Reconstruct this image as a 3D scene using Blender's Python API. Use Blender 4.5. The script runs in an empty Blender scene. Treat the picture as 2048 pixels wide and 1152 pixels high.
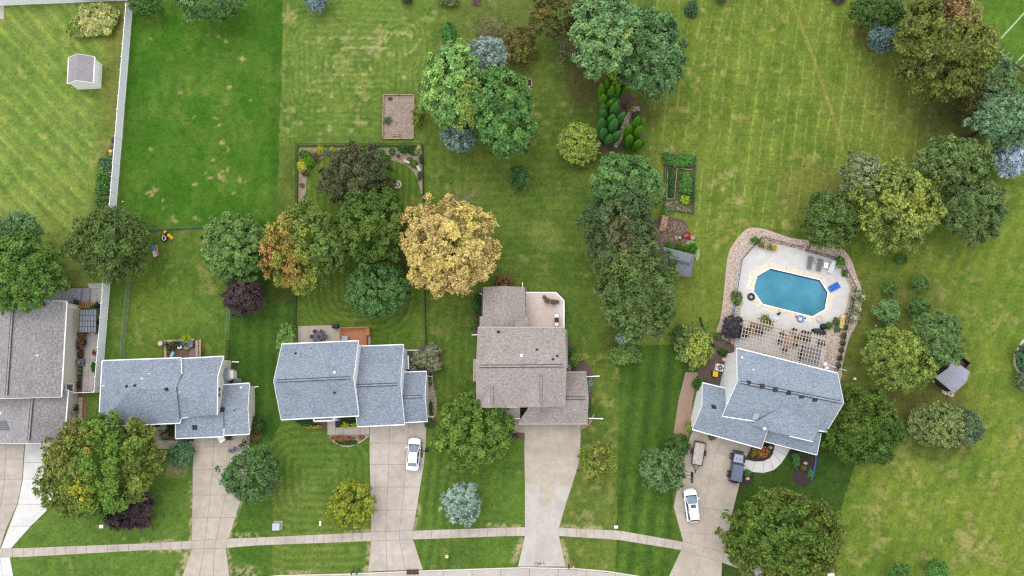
import bpy, bmesh, math, random
import numpy as np
from mathutils import Vector, Matrix
from mathutils.bvhtree import BVHTree

random.seed(7)
R = math.radians
sc = bpy.context.scene
COL = sc.collection

# ------------------------------------------------------------------ camera
CAM_H, F, TILT = 100.0, 1365.333, R(8.5)
CT, ST = math.cos(TILT), math.sin(TILT)
cam_d = bpy.data.cameras.new('camera'); cam = bpy.data.objects.new('camera', cam_d); COL.objects.link(cam)
cam_d.lens = 24.0; cam_d.sensor_width = 36.0; cam_d.clip_start = 1.0; cam_d.clip_end = 3000.0
cam.location = (0, 0, CAM_H); cam.rotation_euler = (TILT, 0, 0)
sc.camera = cam
# ------------------------------------------------------------------ world: soft overcast day
world = bpy.data.worlds.new('World'); sc.world = world; world.use_nodes = True
wn = world.node_tree.nodes; wl = world.node_tree.links
for n in list(wn): wn.remove(n)
sky = wn.new('ShaderNodeTexSky'); sky.sky_type = 'NISHITA'; sky.sun_disc = False
SUN_EL, SUN_AZ = 62.0, -35.0           # degrees; azimuth clockwise from +Y
sky.sun_elevation = R(SUN_EL); sky.sun_rotation = R(SUN_AZ); sky.dust_density = 4.0; sky.air_density = 1.0
hs = wn.new('ShaderNodeHueSaturation'); hs.inputs['Saturation'].default_value = 0.22
# the cloud cover: an even grey veil over the clear-sky gradient
veil = wn.new('ShaderNodeMix'); veil.data_type = 'RGBA'; veil.inputs[0].default_value = 0.78; veil.inputs[7].default_value = (7.4, 7.5, 7.7, 1)
bg = wn.new('ShaderNodeBackground'); bg.inputs['Strength'].default_value = 0.15
wo = wn.new('ShaderNodeOutputWorld')
wl.new(sky.outputs[0], hs.inputs['Color']); wl.new(hs.outputs[0], veil.inputs[6]); wl.new(veil.outputs[2], bg.inputs['Color']); wl.new(bg.outputs[0], wo.inputs['Surface'])
sun_d = bpy.data.lights.new('sun', 'SUN'); sun = bpy.data.objects.new('sun', sun_d); COL.objects.link(sun)
sun_d.energy = 0.7; sun_d.angle = R(50); sun_d.color = (1.0, 0.96, 0.9)
sun.rotation_euler = (R(90 - SUN_EL), 0, R(180 - SUN_AZ)); sun.location = (0, 0, 150)
vs = sc.view_settings
vs.view_transform = 'Standard'; vs.look = 'None'; vs.gamma = 1.0; vs.use_curve_mapping = False; vs.exposure = 0.82
sc.cycles.use_denoising = False; sc.cycles.filter_width = 1.3
sc.cycles.max_bounces = 5; sc.cycles.diffuse_bounces = 3; sc.cycles.glossy_bounces = 2; sc.cycles.transmission_bounces = 4
sc.cycles.transparent_max_bounces = 4; sc.cycles.caustics_reflective = False; sc.cycles.caustics_refractive = False

# ------------------------------------------------------------------ helpers
def ray(px, py):
    v = (576 - py) / F
    return Vector(((px - 1024) / F, v * CT + ST, v * ST - CT))
def P(px, py, h=0.0):
    d = ray(px, py); t = (h - CAM_H) / d.z
    return Vector((d.x * t, d.y * t, h))
def mpp(px, py, h=0.0):
    return (h - CAM_H) / ray(px, py).z / F
def proj(X, Y, Z=0.0):
    dep = Y * ST - (Z - CAM_H) * CT
    return 1024 + F * X / dep, 576 - F * (Y * CT + (Z - CAM_H) * ST) / dep
K = 0.60
def C(r, g, b, k=K):
    f = lambda u: (u / 255 / 12.92) if u <= 10 else ((u / 255 + 0.055) / 1.055) ** 2.4
    return (f(r) * k, f(g) * k, f(b) * k)

def wloc(o):
    v = Vector((0, 0, 0))
    while o is not None:
        v += o.location; o = o.parent
    return v
def tag(o, label=None, cat=None, group=None, kind=None):
    if label: o['label'] = label
    if cat: o['category'] = cat
    if group: o['group'] = group
    if kind: o['kind'] = kind
    return o
def thing(name, label, cat, loc=(0, 0, 0), rz=0.0, group=None):
    o = bpy.data.objects.new(name, None); COL.objects.link(o)
    o.location = loc; o.rotation_euler = (0, 0, rz); o.empty_display_size = 0.3
    return tag(o, label, cat, group)

class MB:
    """collects geometry in world (or local) coordinates"""
    def __init__(s): s.v = []; s.f = []; s.uv = None
    def add(s, vs, fs):
        n = len(s.v); s.v += [tuple(p) for p in vs]; s.f += [tuple(i + n for i in q) for q in fs]; return s
    def box(s, c, size, rz=0.0, M=None):
        x, y, z = size[0] / 2, size[1] / 2, size[2] / 2
        p = [Vector(q) for q in ((-x,-y,-z),(x,-y,-z),(x,y,-z),(-x,y,-z),(-x,-y,z),(x,-y,z),(x,y,z),(-x,y,z))]
        if M is None: M = Matrix.Rotation(rz, 3, 'Z')
        c = Vector(c)
        return s.add([M @ q + c for q in p], [(3,2,1,0),(4,5,6,7),(0,1,5,4),(1,2,6,5),(2,3,7,6),(3,0,4,7)])
    def beam(s, a, b, w, h, up=(0, 0, 1)):
        a, b = Vector(a), Vector(b); d = (b - a)
        if d.length < 1e-6: return s
        L = d.length; d.normalize(); u = Vector(up)
        if abs(d.dot(u)) > .97: u = Vector((1, 0, 0))
        sd = d.cross(u).normalized(); u = sd.cross(d).normalized()
        M = Matrix((d, sd, u)).transposed()
        return s.box((a + b) / 2, (L, w, h), M=M)
    def tube(s, a, b, r0, r1=None, n=6, cap=True):
        r1 = r0 if r1 is None else r1
        a, b = Vector(a), Vector(b); d = (b - a).normalized(); u = Vector((0, 0, 1)) if abs(d.z) < .95 else Vector((1, 0, 0))
        x = d.cross(u).normalized(); y = d.cross(x)
        ps = []
        for p, r in ((a, r0), (b, r1)):
            for i in range(n):
                t = 2 * math.pi * i / n; ps.append(p + (x * math.cos(t) + y * math.sin(t)) * r)
        fs = [(i, (i + 1) % n, n + (i + 1) % n, n + i) for i in range(n)]
        if cap: fs += [tuple(range(n))[::-1], tuple(range(n, 2 * n))]
        return s.add(ps, fs)
    def path(s, pts, r, n=6):
        for a, b in zip(pts[:-1], pts[1:]): s.tube(a, b, r, r, n)
        return s
    def torus(s, c, R0, r, n=20, m=8, M=None):
        M = M or Matrix.Identity(3); c = Vector(c); ps = []; fs = []
        for i in range(n):
            a = 2 * math.pi * i / n
            for j in range(m):
                b = 2 * math.pi * j / m
                ps.append(M @ Vector(((R0 + r * math.cos(b)) * math.cos(a), (R0 + r * math.cos(b)) * math.sin(a), r * math.sin(b))) + c)
                fs.append((i*m+j, ((i+1)%n)*m+j, ((i+1)%n)*m+(j+1)%m, i*m+(j+1)%m))
        return s.add(ps, fs)
    def prism(s, pts, z0, z1):
        n = len(pts); ps = [(p[0], p[1], z0) for p in pts] + [(p[0], p[1], z1) for p in pts]
        fs = [tuple(range(n))[::-1], tuple(range(n, 2 * n))] + [(i, (i + 1) % n, n + (i + 1) % n, n + i) for i in range(n)]
        return s.add(ps, fs)
    def lathe(s, c, prof, n=16, M=None):
        c = Vector(c); M = M or Matrix.Identity(3); ps = []; fs = []
        for r, z in prof:
            for i in range(n):
                t = 2 * math.pi * i / n; ps.append(M @ Vector((r * math.cos(t), r * math.sin(t), z)) + c)
        for k in range(len(prof) - 1):
            for i in range(n):
                fs.append((k*n+i, k*n+(i+1)%n, (k+1)*n+(i+1)%n, (k+1)*n+i))
        fs.append(tuple(range(n))[::-1]); fs.append(tuple((len(prof)-1)*n + i for i in range(n)))
        return s.add(ps, fs)
    def ball(s, c, r, n=10, m=6):
        rr = r if hasattr(r, '__len__') else (r, r, r)
        prof = [(math.cos(-math.pi/2 + math.pi*k/m), math.sin(-math.pi/2 + math.pi*k/m)) for k in range(m + 1)]
        prof = [(max(a, .01), b) for a, b in prof]
        return s.lathe(c, prof, n, Matrix.Diagonal(Vector(rr)))
    def build(s, name, mat, parent=None, local=False, smooth=False, **kw):
        off = Vector((0, 0, 0)) if (parent is None or local) else wloc(parent)
        if parent is None and kw.pop('origin', True) and s.v and not local:
            a = np.array(s.v); off = Vector(((a[:,0].min()+a[:,0].max())/2, (a[:,1].min()+a[:,1].max())/2, a[:,2].min()))
        me = bpy.data.meshes.new(name)
        me.from_pydata([(p[0]-off.x, p[1]-off.y, p[2]-off.z) for p in s.v], [], s.f)
        me.update()
        bm = bmesh.new(); bm.from_mesh(me); bmesh.ops.recalc_face_normals(bm, faces=bm.faces); bm.to_mesh(me); bm.free()
        if smooth: me.polygons.foreach_set('use_smooth', [True] * len(me.polygons))
        me.materials.append(mat)
        o = bpy.data.objects.new(name, me); COL.objects.link(o)
        if parent is None: o.location = off
        else: o.parent = parent
        return tag(o, **kw)

def quadmesh(name, verts, mat, parent=None, cols=None, tri=False, **kw):
    """verts: (n,4,3) float array -> separate quads with a colour per quad"""
    n, q = verts.shape[0], verts.shape[1]
    off = np.array(wloc(parent)) if parent is not None else np.zeros(3)
    me = bpy.data.meshes.new(name)
    me.vertices.add(n * q); me.loops.add(n * q); me.polygons.add(n)
    me.vertices.foreach_set('co', (verts - off).reshape(-1).astype(np.float32))
    me.loops.foreach_set('vertex_index', np.arange(n * q, dtype=np.int32))
    me.polygons.foreach_set('loop_start', np.arange(0, n * q, q, dtype=np.int32))
    me.update(calc_edges=True)
    if cols is not None:
        a = me.color_attributes.new('Col', 'FLOAT_COLOR', 'POINT')
        c4 = np.ones((n, q, 4), np.float32); c4[..., :3] = cols[:, None, :]
        a.data.foreach_set('color', c4.reshape(-1))
    me.materials.append(mat)
    o = bpy.data.objects.new(name, me); COL.objects.link(o); o.parent = parent
    return tag(o, **kw)

def smooth_poly(pts, sub=4, closed=True):
    n = len(pts); out = []
    rng = range(n) if closed else range(n - 1)
    for i in rng:
        g = lambda k: Vector(pts[k % n] if closed else pts[min(max(k, 0), n - 1)]).to_2d() if False else Vector((pts[k % n] if closed else pts[min(max(k, 0), n - 1)])[:2])
        p0, p1, p2, p3 = g(i - 1), g(i), g(i + 1), g(i + 2)
        for j in range(sub):
            t = j / sub
            out.append(tuple(0.5 * ((2*p1) + (p2-p0)*t + (2*p0-5*p1+4*p2-p3)*t*t + (3*p1-p0-3*p2+p3)*t**3)))
    if not closed: out.append(tuple(pts[-1][:2]))
    return out
def sheet(name, pxpoly, z, mat, label=None, sub=0, kind='structure', thick=0.0, parent=None, **kw):
    if sub: pxpoly = smooth_poly(pxpoly, sub)
    pts = [P(x, y) for x, y in pxpoly]
    mb = MB()
    if thick: mb.prism(pts, z - thick, z)
    else: mb.add([(p.x, p.y, z) for p in pts], [tuple(range(len(pts)))])
    return mb.build(name, mat, parent, label=label, kind=kind if parent is None else None, **kw)

# ------------------------------------------------------------------ materials
def nodes(name):
    m = bpy.data.materials.new(name); m.use_nodes = True
    nt = m.node_tree; b = nt.nodes['Principled BSDF']
    return m, nt, nt.nodes, nt.links, b
def mixrgb(N, L, a, b, fac, mode='MIX'):
    n = N.new('ShaderNodeMix'); n.data_type = 'RGBA'; n.blend_type = mode
    for sock, v in ((n.inputs[0], fac), (n.inputs[6], a), (n.inputs[7], b)):
        if hasattr(v, 'is_linked') or hasattr(v, 'links'): L.new(v, sock)
        elif isinstance(v, (tuple, list)): sock.default_value = (*v[:3], 1)
        else: sock.default_value = v
    return n.outputs[2]
def noise(N, L, vec, scale, detail=4, rough=.6):
    n = N.new('ShaderNodeTexNoise'); n.inputs['Scale'].default_value = scale; n.inputs['Detail'].default_value = detail
    n.inputs['Roughness'].default_value = rough
    if vec is not None: L.new(vec, n.inputs['Vector'])
    return n.outputs['Fac']
def ramp(N, L, fac, lo, hi, a=0.0, b=1.0):
    n = N.new('ShaderNodeMapRange'); n.inputs[1].default_value = lo; n.inputs[2].default_value = hi
    n.inputs[3].default_value = a; n.inputs[4].default_value = b; n.clamp = True
    L.new(fac, n.inputs[0]); return n.outputs[0]
def bump(N, L, b, h, strength, dist=.05):
    n = N.new('ShaderNodeBump'); n.inputs['Strength'].default_value = strength; n.inputs['Distance'].default_value = dist
    L.new(h, n.inputs['Height']); L.new(n.outputs[0], b.inputs['Normal'])
def mat(name, c1, c2=None, scale=6.0, rough=.75, bmp=.15, metal=0.0, spec=.3, rnd=0.0, lo=.35, hi=.65, coord='Object', stain=None, spots=False):
    m, nt, N, L, b = nodes(name)
    geo = N.new('ShaderNodeNewGeometry'); vec = geo.outputs['Position']
    f = noise(N, L, vec, scale, 6, .65)
    c2 = c2 or tuple(v * .8 for v in c1)
    col = mixrgb(N, L, c2, c1, ramp(N, L, f, lo, hi))
    if stain:
        f2 = noise(N, L, vec, stain[1], 5, .6)
        col = mixrgb(N, L, col, stain[0], ramp(N, L, f2, .5, .75, 0, stain[2]))
    if rnd:
        oi = N.new('ShaderNodeObjectInfo'); v = ramp(N, L, oi.outputs['Random'], 0, 1, 1 - rnd, 1 + rnd)
        cx = N.new('ShaderNodeCombineColor'); [L.new(v, cx.inputs[i]) for i in range(3)]
        col = mixrgb(N, L, col, cx.outputs[0], 1.0, 'MULTIPLY')
    if spots:                                    # old oil drips and leaf marks
        for sc_, th_, a_ in ((.55, .05, .55), (1.3, .04, .4)):
            vo = N.new('ShaderNodeTexVoronoi'); vo.inputs['Scale'].default_value = sc_; wv = N.new('ShaderNodeVectorMath'); wv.operation = 'ADD'
            wn_ = N.new('ShaderNodeTexNoise'); wn_.inputs['Scale'].default_value = 5; L.new(vec, wn_.inputs['Vector']); ws = N.new('ShaderNodeVectorMath'); ws.operation = 'SCALE'; ws.inputs['Scale'].default_value = .12; L.new(wn_.outputs['Color'], ws.inputs[0])
            L.new(vec, wv.inputs[0]); L.new(ws.outputs[0], wv.inputs[1]); L.new(wv.outputs[0], vo.inputs['Vector'])
            col = mixrgb(N, L, col, tuple(v*.45 for v in c2), ramp(N, L, vo.outputs['Distance'], th_*.4, th_*1.6, a_, 0))
        f4 = noise(N, L, vec, .16, 6, .7); col = mixrgb(N, L, col, tuple(v*.84 for v in c2), ramp(N, L, f4, .5, .72, 0, .7))
    L.new(col, b.inputs['Base Color'])
    b.inputs['Roughness'].default_value = rough; b.inputs['Metallic'].default_value = metal
    b.inputs['Specular IOR Level'].default_value = spec
    if bmp: bump(N, L, b, noise(N, L, vec, scale * 2.5, 5), bmp)
    return m
def leaf_mat(name, trans=.2):
    m, nt, N, L, b = nodes(name)
    at = N.new('ShaderNodeAttribute'); at.attribute_name = 'Col'
    L.new(at.outputs['Color'], b.inputs['Base Color']); b.inputs['Roughness'].default_value = .65; b.inputs['Specular IOR Level'].default_value = .12
    tr = N.new('ShaderNodeBsdfTranslucent'); L.new(at.outputs['Color'], tr.inputs['Color'])
    mx = N.new('ShaderNodeMixShader'); mx.inputs[0].default_value = trans
    L.new(b.outputs[0], mx.inputs[1]); L.new(tr.outputs[0], mx.inputs[2])
    L.new(mx.outputs[0], nt.nodes['Material Output'].inputs['Surface'])
    return m
def shingle_mat(name, c1, c2, c3, w=.34, h=.15):
    """laminated shingles: rows and tabs of mixed granule colours, laid in the roof plane (UV in metres)"""
    m, nt, N, L, b = nodes(name)
    uv = N.new('ShaderNodeUVMap'); uv.uv_map = 'UVMap'
    br = N.new('ShaderNodeTexBrick'); br.offset = .37; br.offset_frequency = 3
    br.inputs['Scale'].default_value = 1; br.inputs['Brick Width'].default_value = w; br.inputs['Row Height'].default_value = h
    br.inputs['Mortar Size'].default_value = .012; br.inputs['Mortar Smooth'].default_value = .3
    br.inputs['Color1'].default_value = (0, 0, 0, 1); br.inputs['Color2'].default_value = (1, 1, 1, 1); br.inputs['Mortar'].default_value = (.1, .1, .1, 1)
    L.new(uv.outputs[0], br.inputs['Vector'])
    n2 = noise(N, L, uv.outputs[0], 3.6, 5, .8)
    n3 = noise(N, L, uv.outputs[0], .35, 4, .6)
    t = N.new('ShaderNodeMath'); t.operation = 'MULTIPLY_ADD'; t.inputs[1].default_value = .3
    L.new(br.outputs['Color'], t.inputs[0]); L.new(ramp(N, L, n2, .32, .68, 0, .75), t.inputs[2])
    col = mixrgb(N, L, c1, c2, ramp(N, L, t.outputs[0], .1, .55)); col = mixrgb(N, L, col, c3, ramp(N, L, t.outputs[0], .55, 1.0))
    col = mixrgb(N, L, col, tuple(v * .82 for v in c1), ramp(N, L, n3, .5, .75, 0, .35))
    L.new(col, b.inputs['Base Color']); b.inputs['Roughness'].default_value = .9; b.inputs['Specular IOR Level'].default_value = .2
    bump(N, L, b, br.outputs['Fac'], .2, -.02)
    return m
def siding_mat(name, c):
    m, nt, N, L, b = nodes(name)
    geo = N.new('ShaderNodeNewGeometry')
    w = N.new('ShaderNodeTexWave'); w.wave_type = 'BANDS'; w.bands_direction = 'Z'; w.wave_profile = 'SAW'
    w.inputs['Scale'].default_value = 1.55; L.new(geo.outputs['Position'], w.inputs['Vector'])
    f = noise(N, L, geo.outputs['Position'], .8, 4)
    col = mixrgb(N, L, tuple(v * .8 for v in c), c, ramp(N, L, w.outputs['Fac'], 0, .25))
    col = mixrgb(N, L, col, tuple(v * .9 for v in c), ramp(N, L, f, .45, .7, 0, .6))
    L.new(col, b.inputs['Base Color']); b.inputs['Roughness'].default_value = .55
    bump(N, L, b, w.outputs['Fac'], .4, .04)
    return m

M = {}
M['leaf'] = leaf_mat('leaf_surface'); M['needle'] = leaf_mat('needle_surface', .08)
M['bark'] = mat('bark', C(95, 80, 66), C(60, 50, 42), 9, .95, .5)
M['twig'] = mat('dry_twig', C(190, 175, 148), C(150, 135, 110), 9, .95, .3)
M['roof_blue'] = shingle_mat('blue_grey_shingle', C(112, 122, 136), C(150, 161, 176), C(186, 197, 211))
M['roof_blue_two'] = shingle_mat('steel_blue_shingle', C(116, 127, 142), C(154, 166, 181), C(190, 201, 215))
M['roof_taupe'] = shingle_mat('taupe_shingle', C(134, 124, 119), C(172, 162, 158), C(206, 197, 194))
M['roof_grey'] = shingle_mat('pale_grey_shingle', C(120, 116, 117), C(161, 157, 159), C(198, 195, 198))
M['roof_shed'] = shingle_mat('mauve_grey_shingle', C(142, 136, 143), C(164, 158, 164), C(184, 178, 184))
M['roof_dark'] = shingle_mat('slate_grey_shingle', C(104, 108, 118), C(132, 136, 146), C(156, 160, 170))
M['white'] = mat('white_trim', C(250, 250, 250, .8), C(240, 240, 242, .78), 3, .5, .03)
M['vinyl'] = mat('white_vinyl', C(247, 249, 255, .82), C(238, 241, 250, .8), 2, .4, .02)
M['side_cream'] = siding_mat('cream_siding', C(236, 230, 214, .72)); M['side_white'] = siding_mat('white_siding', C(250, 250, 252, .8))
M['side_beige'] = siding_mat('beige_siding', C(222, 216, 202, .7)); M['side_taupe'] = siding_mat('taupe_siding', C(190, 176, 160))
M['brown_trim'] = mat('brown_trim', C(205, 192, 180), C(188, 174, 162), 3, .6, .03)
M['glass'] = mat('window_glass', C(70, 82, 96), C(52, 62, 76), 1.5, .08, 0, 0, .8)
M['conc'] = mat('concrete', C(207, 197, 187), C(188, 177, 167), 1.1, .9, .1, rnd=.05, stain=(C(160, 146, 132), .35, .6), spots=True)
M['conc_grey'] = mat('grey_concrete', C(206, 198, 192), C(190, 182, 176), 1.1, .9, .1, rnd=.05, stain=(C(170, 164, 160), .4, .5), spots=True)
M['conc_tan'] = mat('tan_concrete', C(202, 191, 177), C(186, 174, 160), 1.1, .9, .1, rnd=.035, stain=(C(166, 152, 136), .3, .55), spots=True)
M['conc_new'] = mat('new_concrete', C(236, 234, 232), C(220, 218, 217), .9, .9, .08, rnd=.03, stain=(C(200, 196, 192), .4, .4))
M['conc_pool'] = mat('pool_concrete', C(222, 220, 218), C(208, 205, 202), .9, .85, .06, rnd=.02, stain=(C(196, 190, 184), .35, .5))
M['joint'] = mat('dark_joint', C(170, 158, 145), C(146, 134, 122), 5); M['joint_light'] = mat('pale_joint', C(232, 224, 214), C(218, 208, 196), 5)
M['kerb'] = mat('kerb_concrete', C(238, 229, 216), C(216, 206, 194), 3, .9)
M['coping'] = mat('coping_stone', C(242, 228, 210), C(228, 213, 194), 2, .8, .06, rnd=.04)
M['mulch'] = mat('mulch', C(128, 110, 98), C(86, 73, 66), 7, 1, .8, stain=(C(140, 120, 104), 1.2, .5))
M['mulch_dark'] = mat('dark_mulch', C(82, 72, 70), C(48, 42, 42), 8, 1, .8)
M['dirt'] = mat('bare_dirt', C(182, 162, 148), C(148, 130, 120), 2.5, 1, .5, stain=(C(112, 96, 88), .8, .6))
M['gravel'] = mat('gravel_bed', C(220, 200, 188), C(180, 158, 146), 9, 1, .9, stain=(C(214, 190, 176), 2, .6))
M['gravel_tan'] = mat('tan_gravel_bed', C(190, 162, 142), C(150, 124, 106), 10, 1, .8)
M['pebble'] = mat('river_pebble', C(250, 234, 222), C(212, 190, 178), 14, .9, .2, rnd=.0)
M['stone'] = mat('field_stone', C(206, 190, 172), C(150, 134, 120), 6, .95, .4, rnd=.12)
M['stone_pale'] = mat('pale_stone', C(228, 218, 200), C(196, 184, 166), 5, .95, .3, rnd=.1)
M['wood_red'] = mat('redwood_stain', C(206, 140, 100), C(182, 116, 80), 3, .75, .2, rnd=.06)
M['wood_pale'] = mat('pale_deck_board', C(238, 224, 216), C(226, 208, 198), 1.4, .85, .1, stain=(C(224, 190, 164), .3, .5))
M['wood_old'] = mat('weathered_wood', C(200, 178, 146), C(156, 134, 106), 4, .9, .3, rnd=.08)
M['wood_dark'] = mat('dark_deck_board', C(128, 106, 94), C(92, 76, 68), 3, .9, .3, rnd=.1)
M['wood_grey'] = mat('grey_deck_board', C(176, 178, 186), C(150, 152, 160), 2, .8, .1, rnd=.05)
M['pergola'] = mat('pergola_wood', C(230, 212, 194), C(204, 186, 168), 4, .8, .2, rnd=.05)
M['log'] = mat('split_log', C(222, 190, 160), C(164, 124, 98), 6, .95, .4, rnd=.18)
M['black'] = mat('black_metal', C(40, 40, 44), C(28, 28, 32), 4, .5, .05); M['dark'] = mat('dark_plastic', C(58, 58, 64), C(40, 40, 46), 4, .5, .05)
M['tyre'] = mat('tyre_rubber', C(44, 44, 46), C(30, 30, 32), 6, .9, .1)
M['grey'] = mat('grey_metal', C(176, 178, 180), C(150, 152, 156), 4, .5, .03, .2); M['galv'] = mat('galvanised_wire', C(150, 156, 150), C(120, 126, 120), 4, .5, 0, .4)
M['car_white'] = mat('white_car_paint', C(252, 252, 255, .85), C(248, 248, 252, .84), 2, .22, 0, 0, .5)
M['car_black'] = mat('dark_car_paint', C(62, 68, 84), C(50, 56, 70), 2, .25, 0, 0, .5)
M['car_top'] = mat('soft_top', C(112, 122, 146), C(98, 108, 130), 6, .7, .1); M['car_hood'] = mat('silver_hood', C(170, 180, 202), C(150, 160, 182), 3, .35, 0, .2, .5)
M['red'] = mat('red_paint', C(226, 60, 66), C(196, 40, 48), 3, .4, .02); M['yellow'] = mat('yellow_plastic', C(250, 196, 20), C(236, 176, 10), 3, .45, .02)
M['blue'] = mat('blue_vinyl', C(60, 146, 246), C(44, 120, 228), 3, .35, .05); M['blue_dark'] = mat('blue_plastic', C(44, 84, 176), C(30, 60, 140), 3, .4, .02)
M['cyan'] = mat('pale_blue_plastic', C(150, 206, 228), C(130, 188, 214), 3, .4, .02); M['pink'] = mat('pink_rubber', C(240, 108, 116), None, 3, .5, .02)
M['orange'] = mat('orange_wood', C(206, 142, 74), C(170, 108, 52), 4, .8, .1); M['brown'] = mat('brown_wicker', C(128, 98, 84), C(92, 70, 62), 12, .85, .4)
M['tan'] = mat('tan_cushion', C(196, 172, 144), C(172, 148, 122), 6, .9, .1); M['purple'] = mat('purple_cloth', C(110, 92, 140), C(84, 70, 116), 6, .9, .1)
M['cushion_grey'] = mat('grey_sling', C(132, 132, 136), C(112, 112, 118), 8, .85, .1); M['cover'] = mat('grey_cover', C(132, 136, 150), C(114, 118, 132), 3, .7, .1)
M['net'] = mat('green_wire', C(104, 128, 100), C(84, 108, 82), 4, .7, 0); M['panel'] = mat('solar_cell', C(70, 78, 98), C(52, 60, 80), 3, .25, 0, .2, .5)
M['towel'] = mat('white_towel', C(232, 244, 248), C(206, 226, 236), 6, .9, .1); M['paint_line'] = mat('field_paint', C(186, 206, 178), C(136, 170, 112), 1.5, .9, 0)
M['metal_roof'] = shingle_mat('lilac_shingle', C(146, 148, 162), C(164, 166, 180), C(180, 182, 196), .9, .28)
M['rust'] = mat('rusty_grate', C(124, 92, 78), C(84, 62, 54), 6, .9, .3); M['brown_dark'] = mat('dark_brown_wood', C(66, 50, 44), C(44, 34, 30), 5, .8, .2)
# ------------------------------------------------------------------ lawns (one fine grid, split by lot)
rng = np.random.default_rng(11)
def vnoise(x, y, seed):
    r = np.random.default_rng(seed); T = r.random((256, 256))
    xi = np.floor(x).astype(int); yi = np.floor(y).astype(int); fx = x - xi; fy = y - yi
    fx = fx*fx*(3-2*fx); fy = fy*fy*(3-2*fy); a = xi & 255; b = yi & 255; a1 = (xi+1) & 255; b1 = (yi+1) & 255
    return (T[a, b]*(1-fx)+T[a1, b]*fx)*(1-fy) + (T[a, b1]*(1-fx)+T[a1, b1]*fx)*fy
def fbm(x, y, s, o=4, seed=0):
    v = 0; a = 1; tot = 0
    for k in range(o):
        v = v + a * vnoise(x / s * 2**k + 17.3*k, y / s * 2**k + 9.1*k, seed + k); tot += a; a *= .55
    return v / tot
def inpoly(x, y, poly):
    m = np.zeros(x.shape, bool); n = len(poly)
    for i in range(n):
        x0, y0 = poly[i]; x1, y1 = poly[(i + 1) % n]
        if y0 == y1: continue
        c = ((y0 > y) != (y1 > y)) & (x < (x1 - x0) * (y - y0) / (y1 - y0) + x0); m ^= c
    return m
def sst(v, a, b):
    t = np.clip((v - a) / (b - a), 0, 1); return t*t*(3-2*t)

STEP = 0.22
gx = np.arange(-97, 97.01, STEP); gy = np.arange(-47, 74.01, STEP)
GX, GY = np.meshgrid(gx, gy)
PX, PY = proj(GX, GY)
wx = (fbm(PX, PY, 26, 3, 1) - .5); wy = (fbm(PX, PY, 26, 3, 5) - .5)
WX, WY = PX + wx*4, PY + wy*4          # slightly ragged edges
col = np.zeros(GX.shape + (3,)); col[:] = C(112, 128, 58)
lot = np.zeros(GX.shape, np.int16)
n_big = fbm(PX, PY, 160, 4, 21); n_mid = fbm(PX, PY, 45, 4, 31); n_sm = fbm(PX, PY, 13, 3, 41); n_fine = fbm(PX, PY, 6, 2, 51)
def lerp(mask, c):
    global col
    col = col * (1 - mask[..., None]) + np.array(c) * mask[..., None]
def stripe(ang, per, seed=3, wob=.25):
    a = R(ang); s = (PX*math.cos(a) + PY*math.sin(a)) / per + fbm(PX, PY, 120, 2, seed) * wob * 3
    return s
def rbox(cx, cy, hx, hy, r):
    qx = np.abs(PX - cx) - hx + r; qy = np.abs(PY - cy) - hy + r
    return np.minimum(np.maximum(qx, qy), 0) + np.hypot(np.maximum(qx, 0), np.maximum(qy, 0)) - r
def region(i, poly, base, alt, dry, alt_amt=.8, dry_lo=.58, fine=.12):
    m = inpoly(WX, WY, poly).astype(float); lot[m > .5] = i
    b = np.array(base) + (np.array(alt) - np.array(base)) * (sst(n_mid*.6 + n_big*.4, .38, .64) * alt_amt)[..., None]
    d = sst(n_sm*.5 + n_mid*.5, dry_lo, dry_lo + .16)[..., None]
    b = b * (1 - d*.55) + np.array(dry) * d*.55
    b = b * (1 + fine * 2 * (n_fine - .5))[..., None]
    global col
    col = col * (1 - m[..., None]) + b * m[..., None]
    return m
def gain(m, g, tint=(1, 1, 1)):
    global col
    col = col * (1 + (m * g)[..., None] * np.array(tint))
dryc = C(170, 160, 104)
OL = [(-900, -900), (3000, -900), (3000, 2200), (-900, 2200)]
m0 = region(0, OL, C(108, 124, 54), C(88, 110, 46), C(144, 140, 82))
# west lot: diagonal mowing
west = [(-900, -900), (276, -300), (266, 0), (236, 420), (219, 580), (203, 785), (150, 1000), (-900, 1300)]
mw = region(1, west, C(132, 148, 70), C(106, 136, 58), C(168, 166, 92))
s = stripe(-43, 30, 7); diag = sst(-PY + 560 - (PX - 60)*.2, 0, 120) * (PX < 240 - PY*.02)
edge = sst(PX - (214 - PY*.09), -14, 10) + sst(44 - np.hypot((PX-168)/1.25, (PY-150)/1.1), 0, 14)
gain(mw * diag * (1 - np.clip(edge, 0, 1)), .12 * np.sin(2*np.pi*s), (1.0, .9, .6)); gain(mw * diag*(1 - np.clip(edge, 0, 1)), .26 * (np.cos(2*np.pi*stripe(-43, 15, 7)) > .86))
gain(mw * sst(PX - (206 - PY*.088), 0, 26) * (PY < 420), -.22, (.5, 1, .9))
lerp(mw * sst(np.abs(PX - (255 - PY*.088)), 12, 6)*.6 * (PY < 300), C(132, 126, 78))
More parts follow.
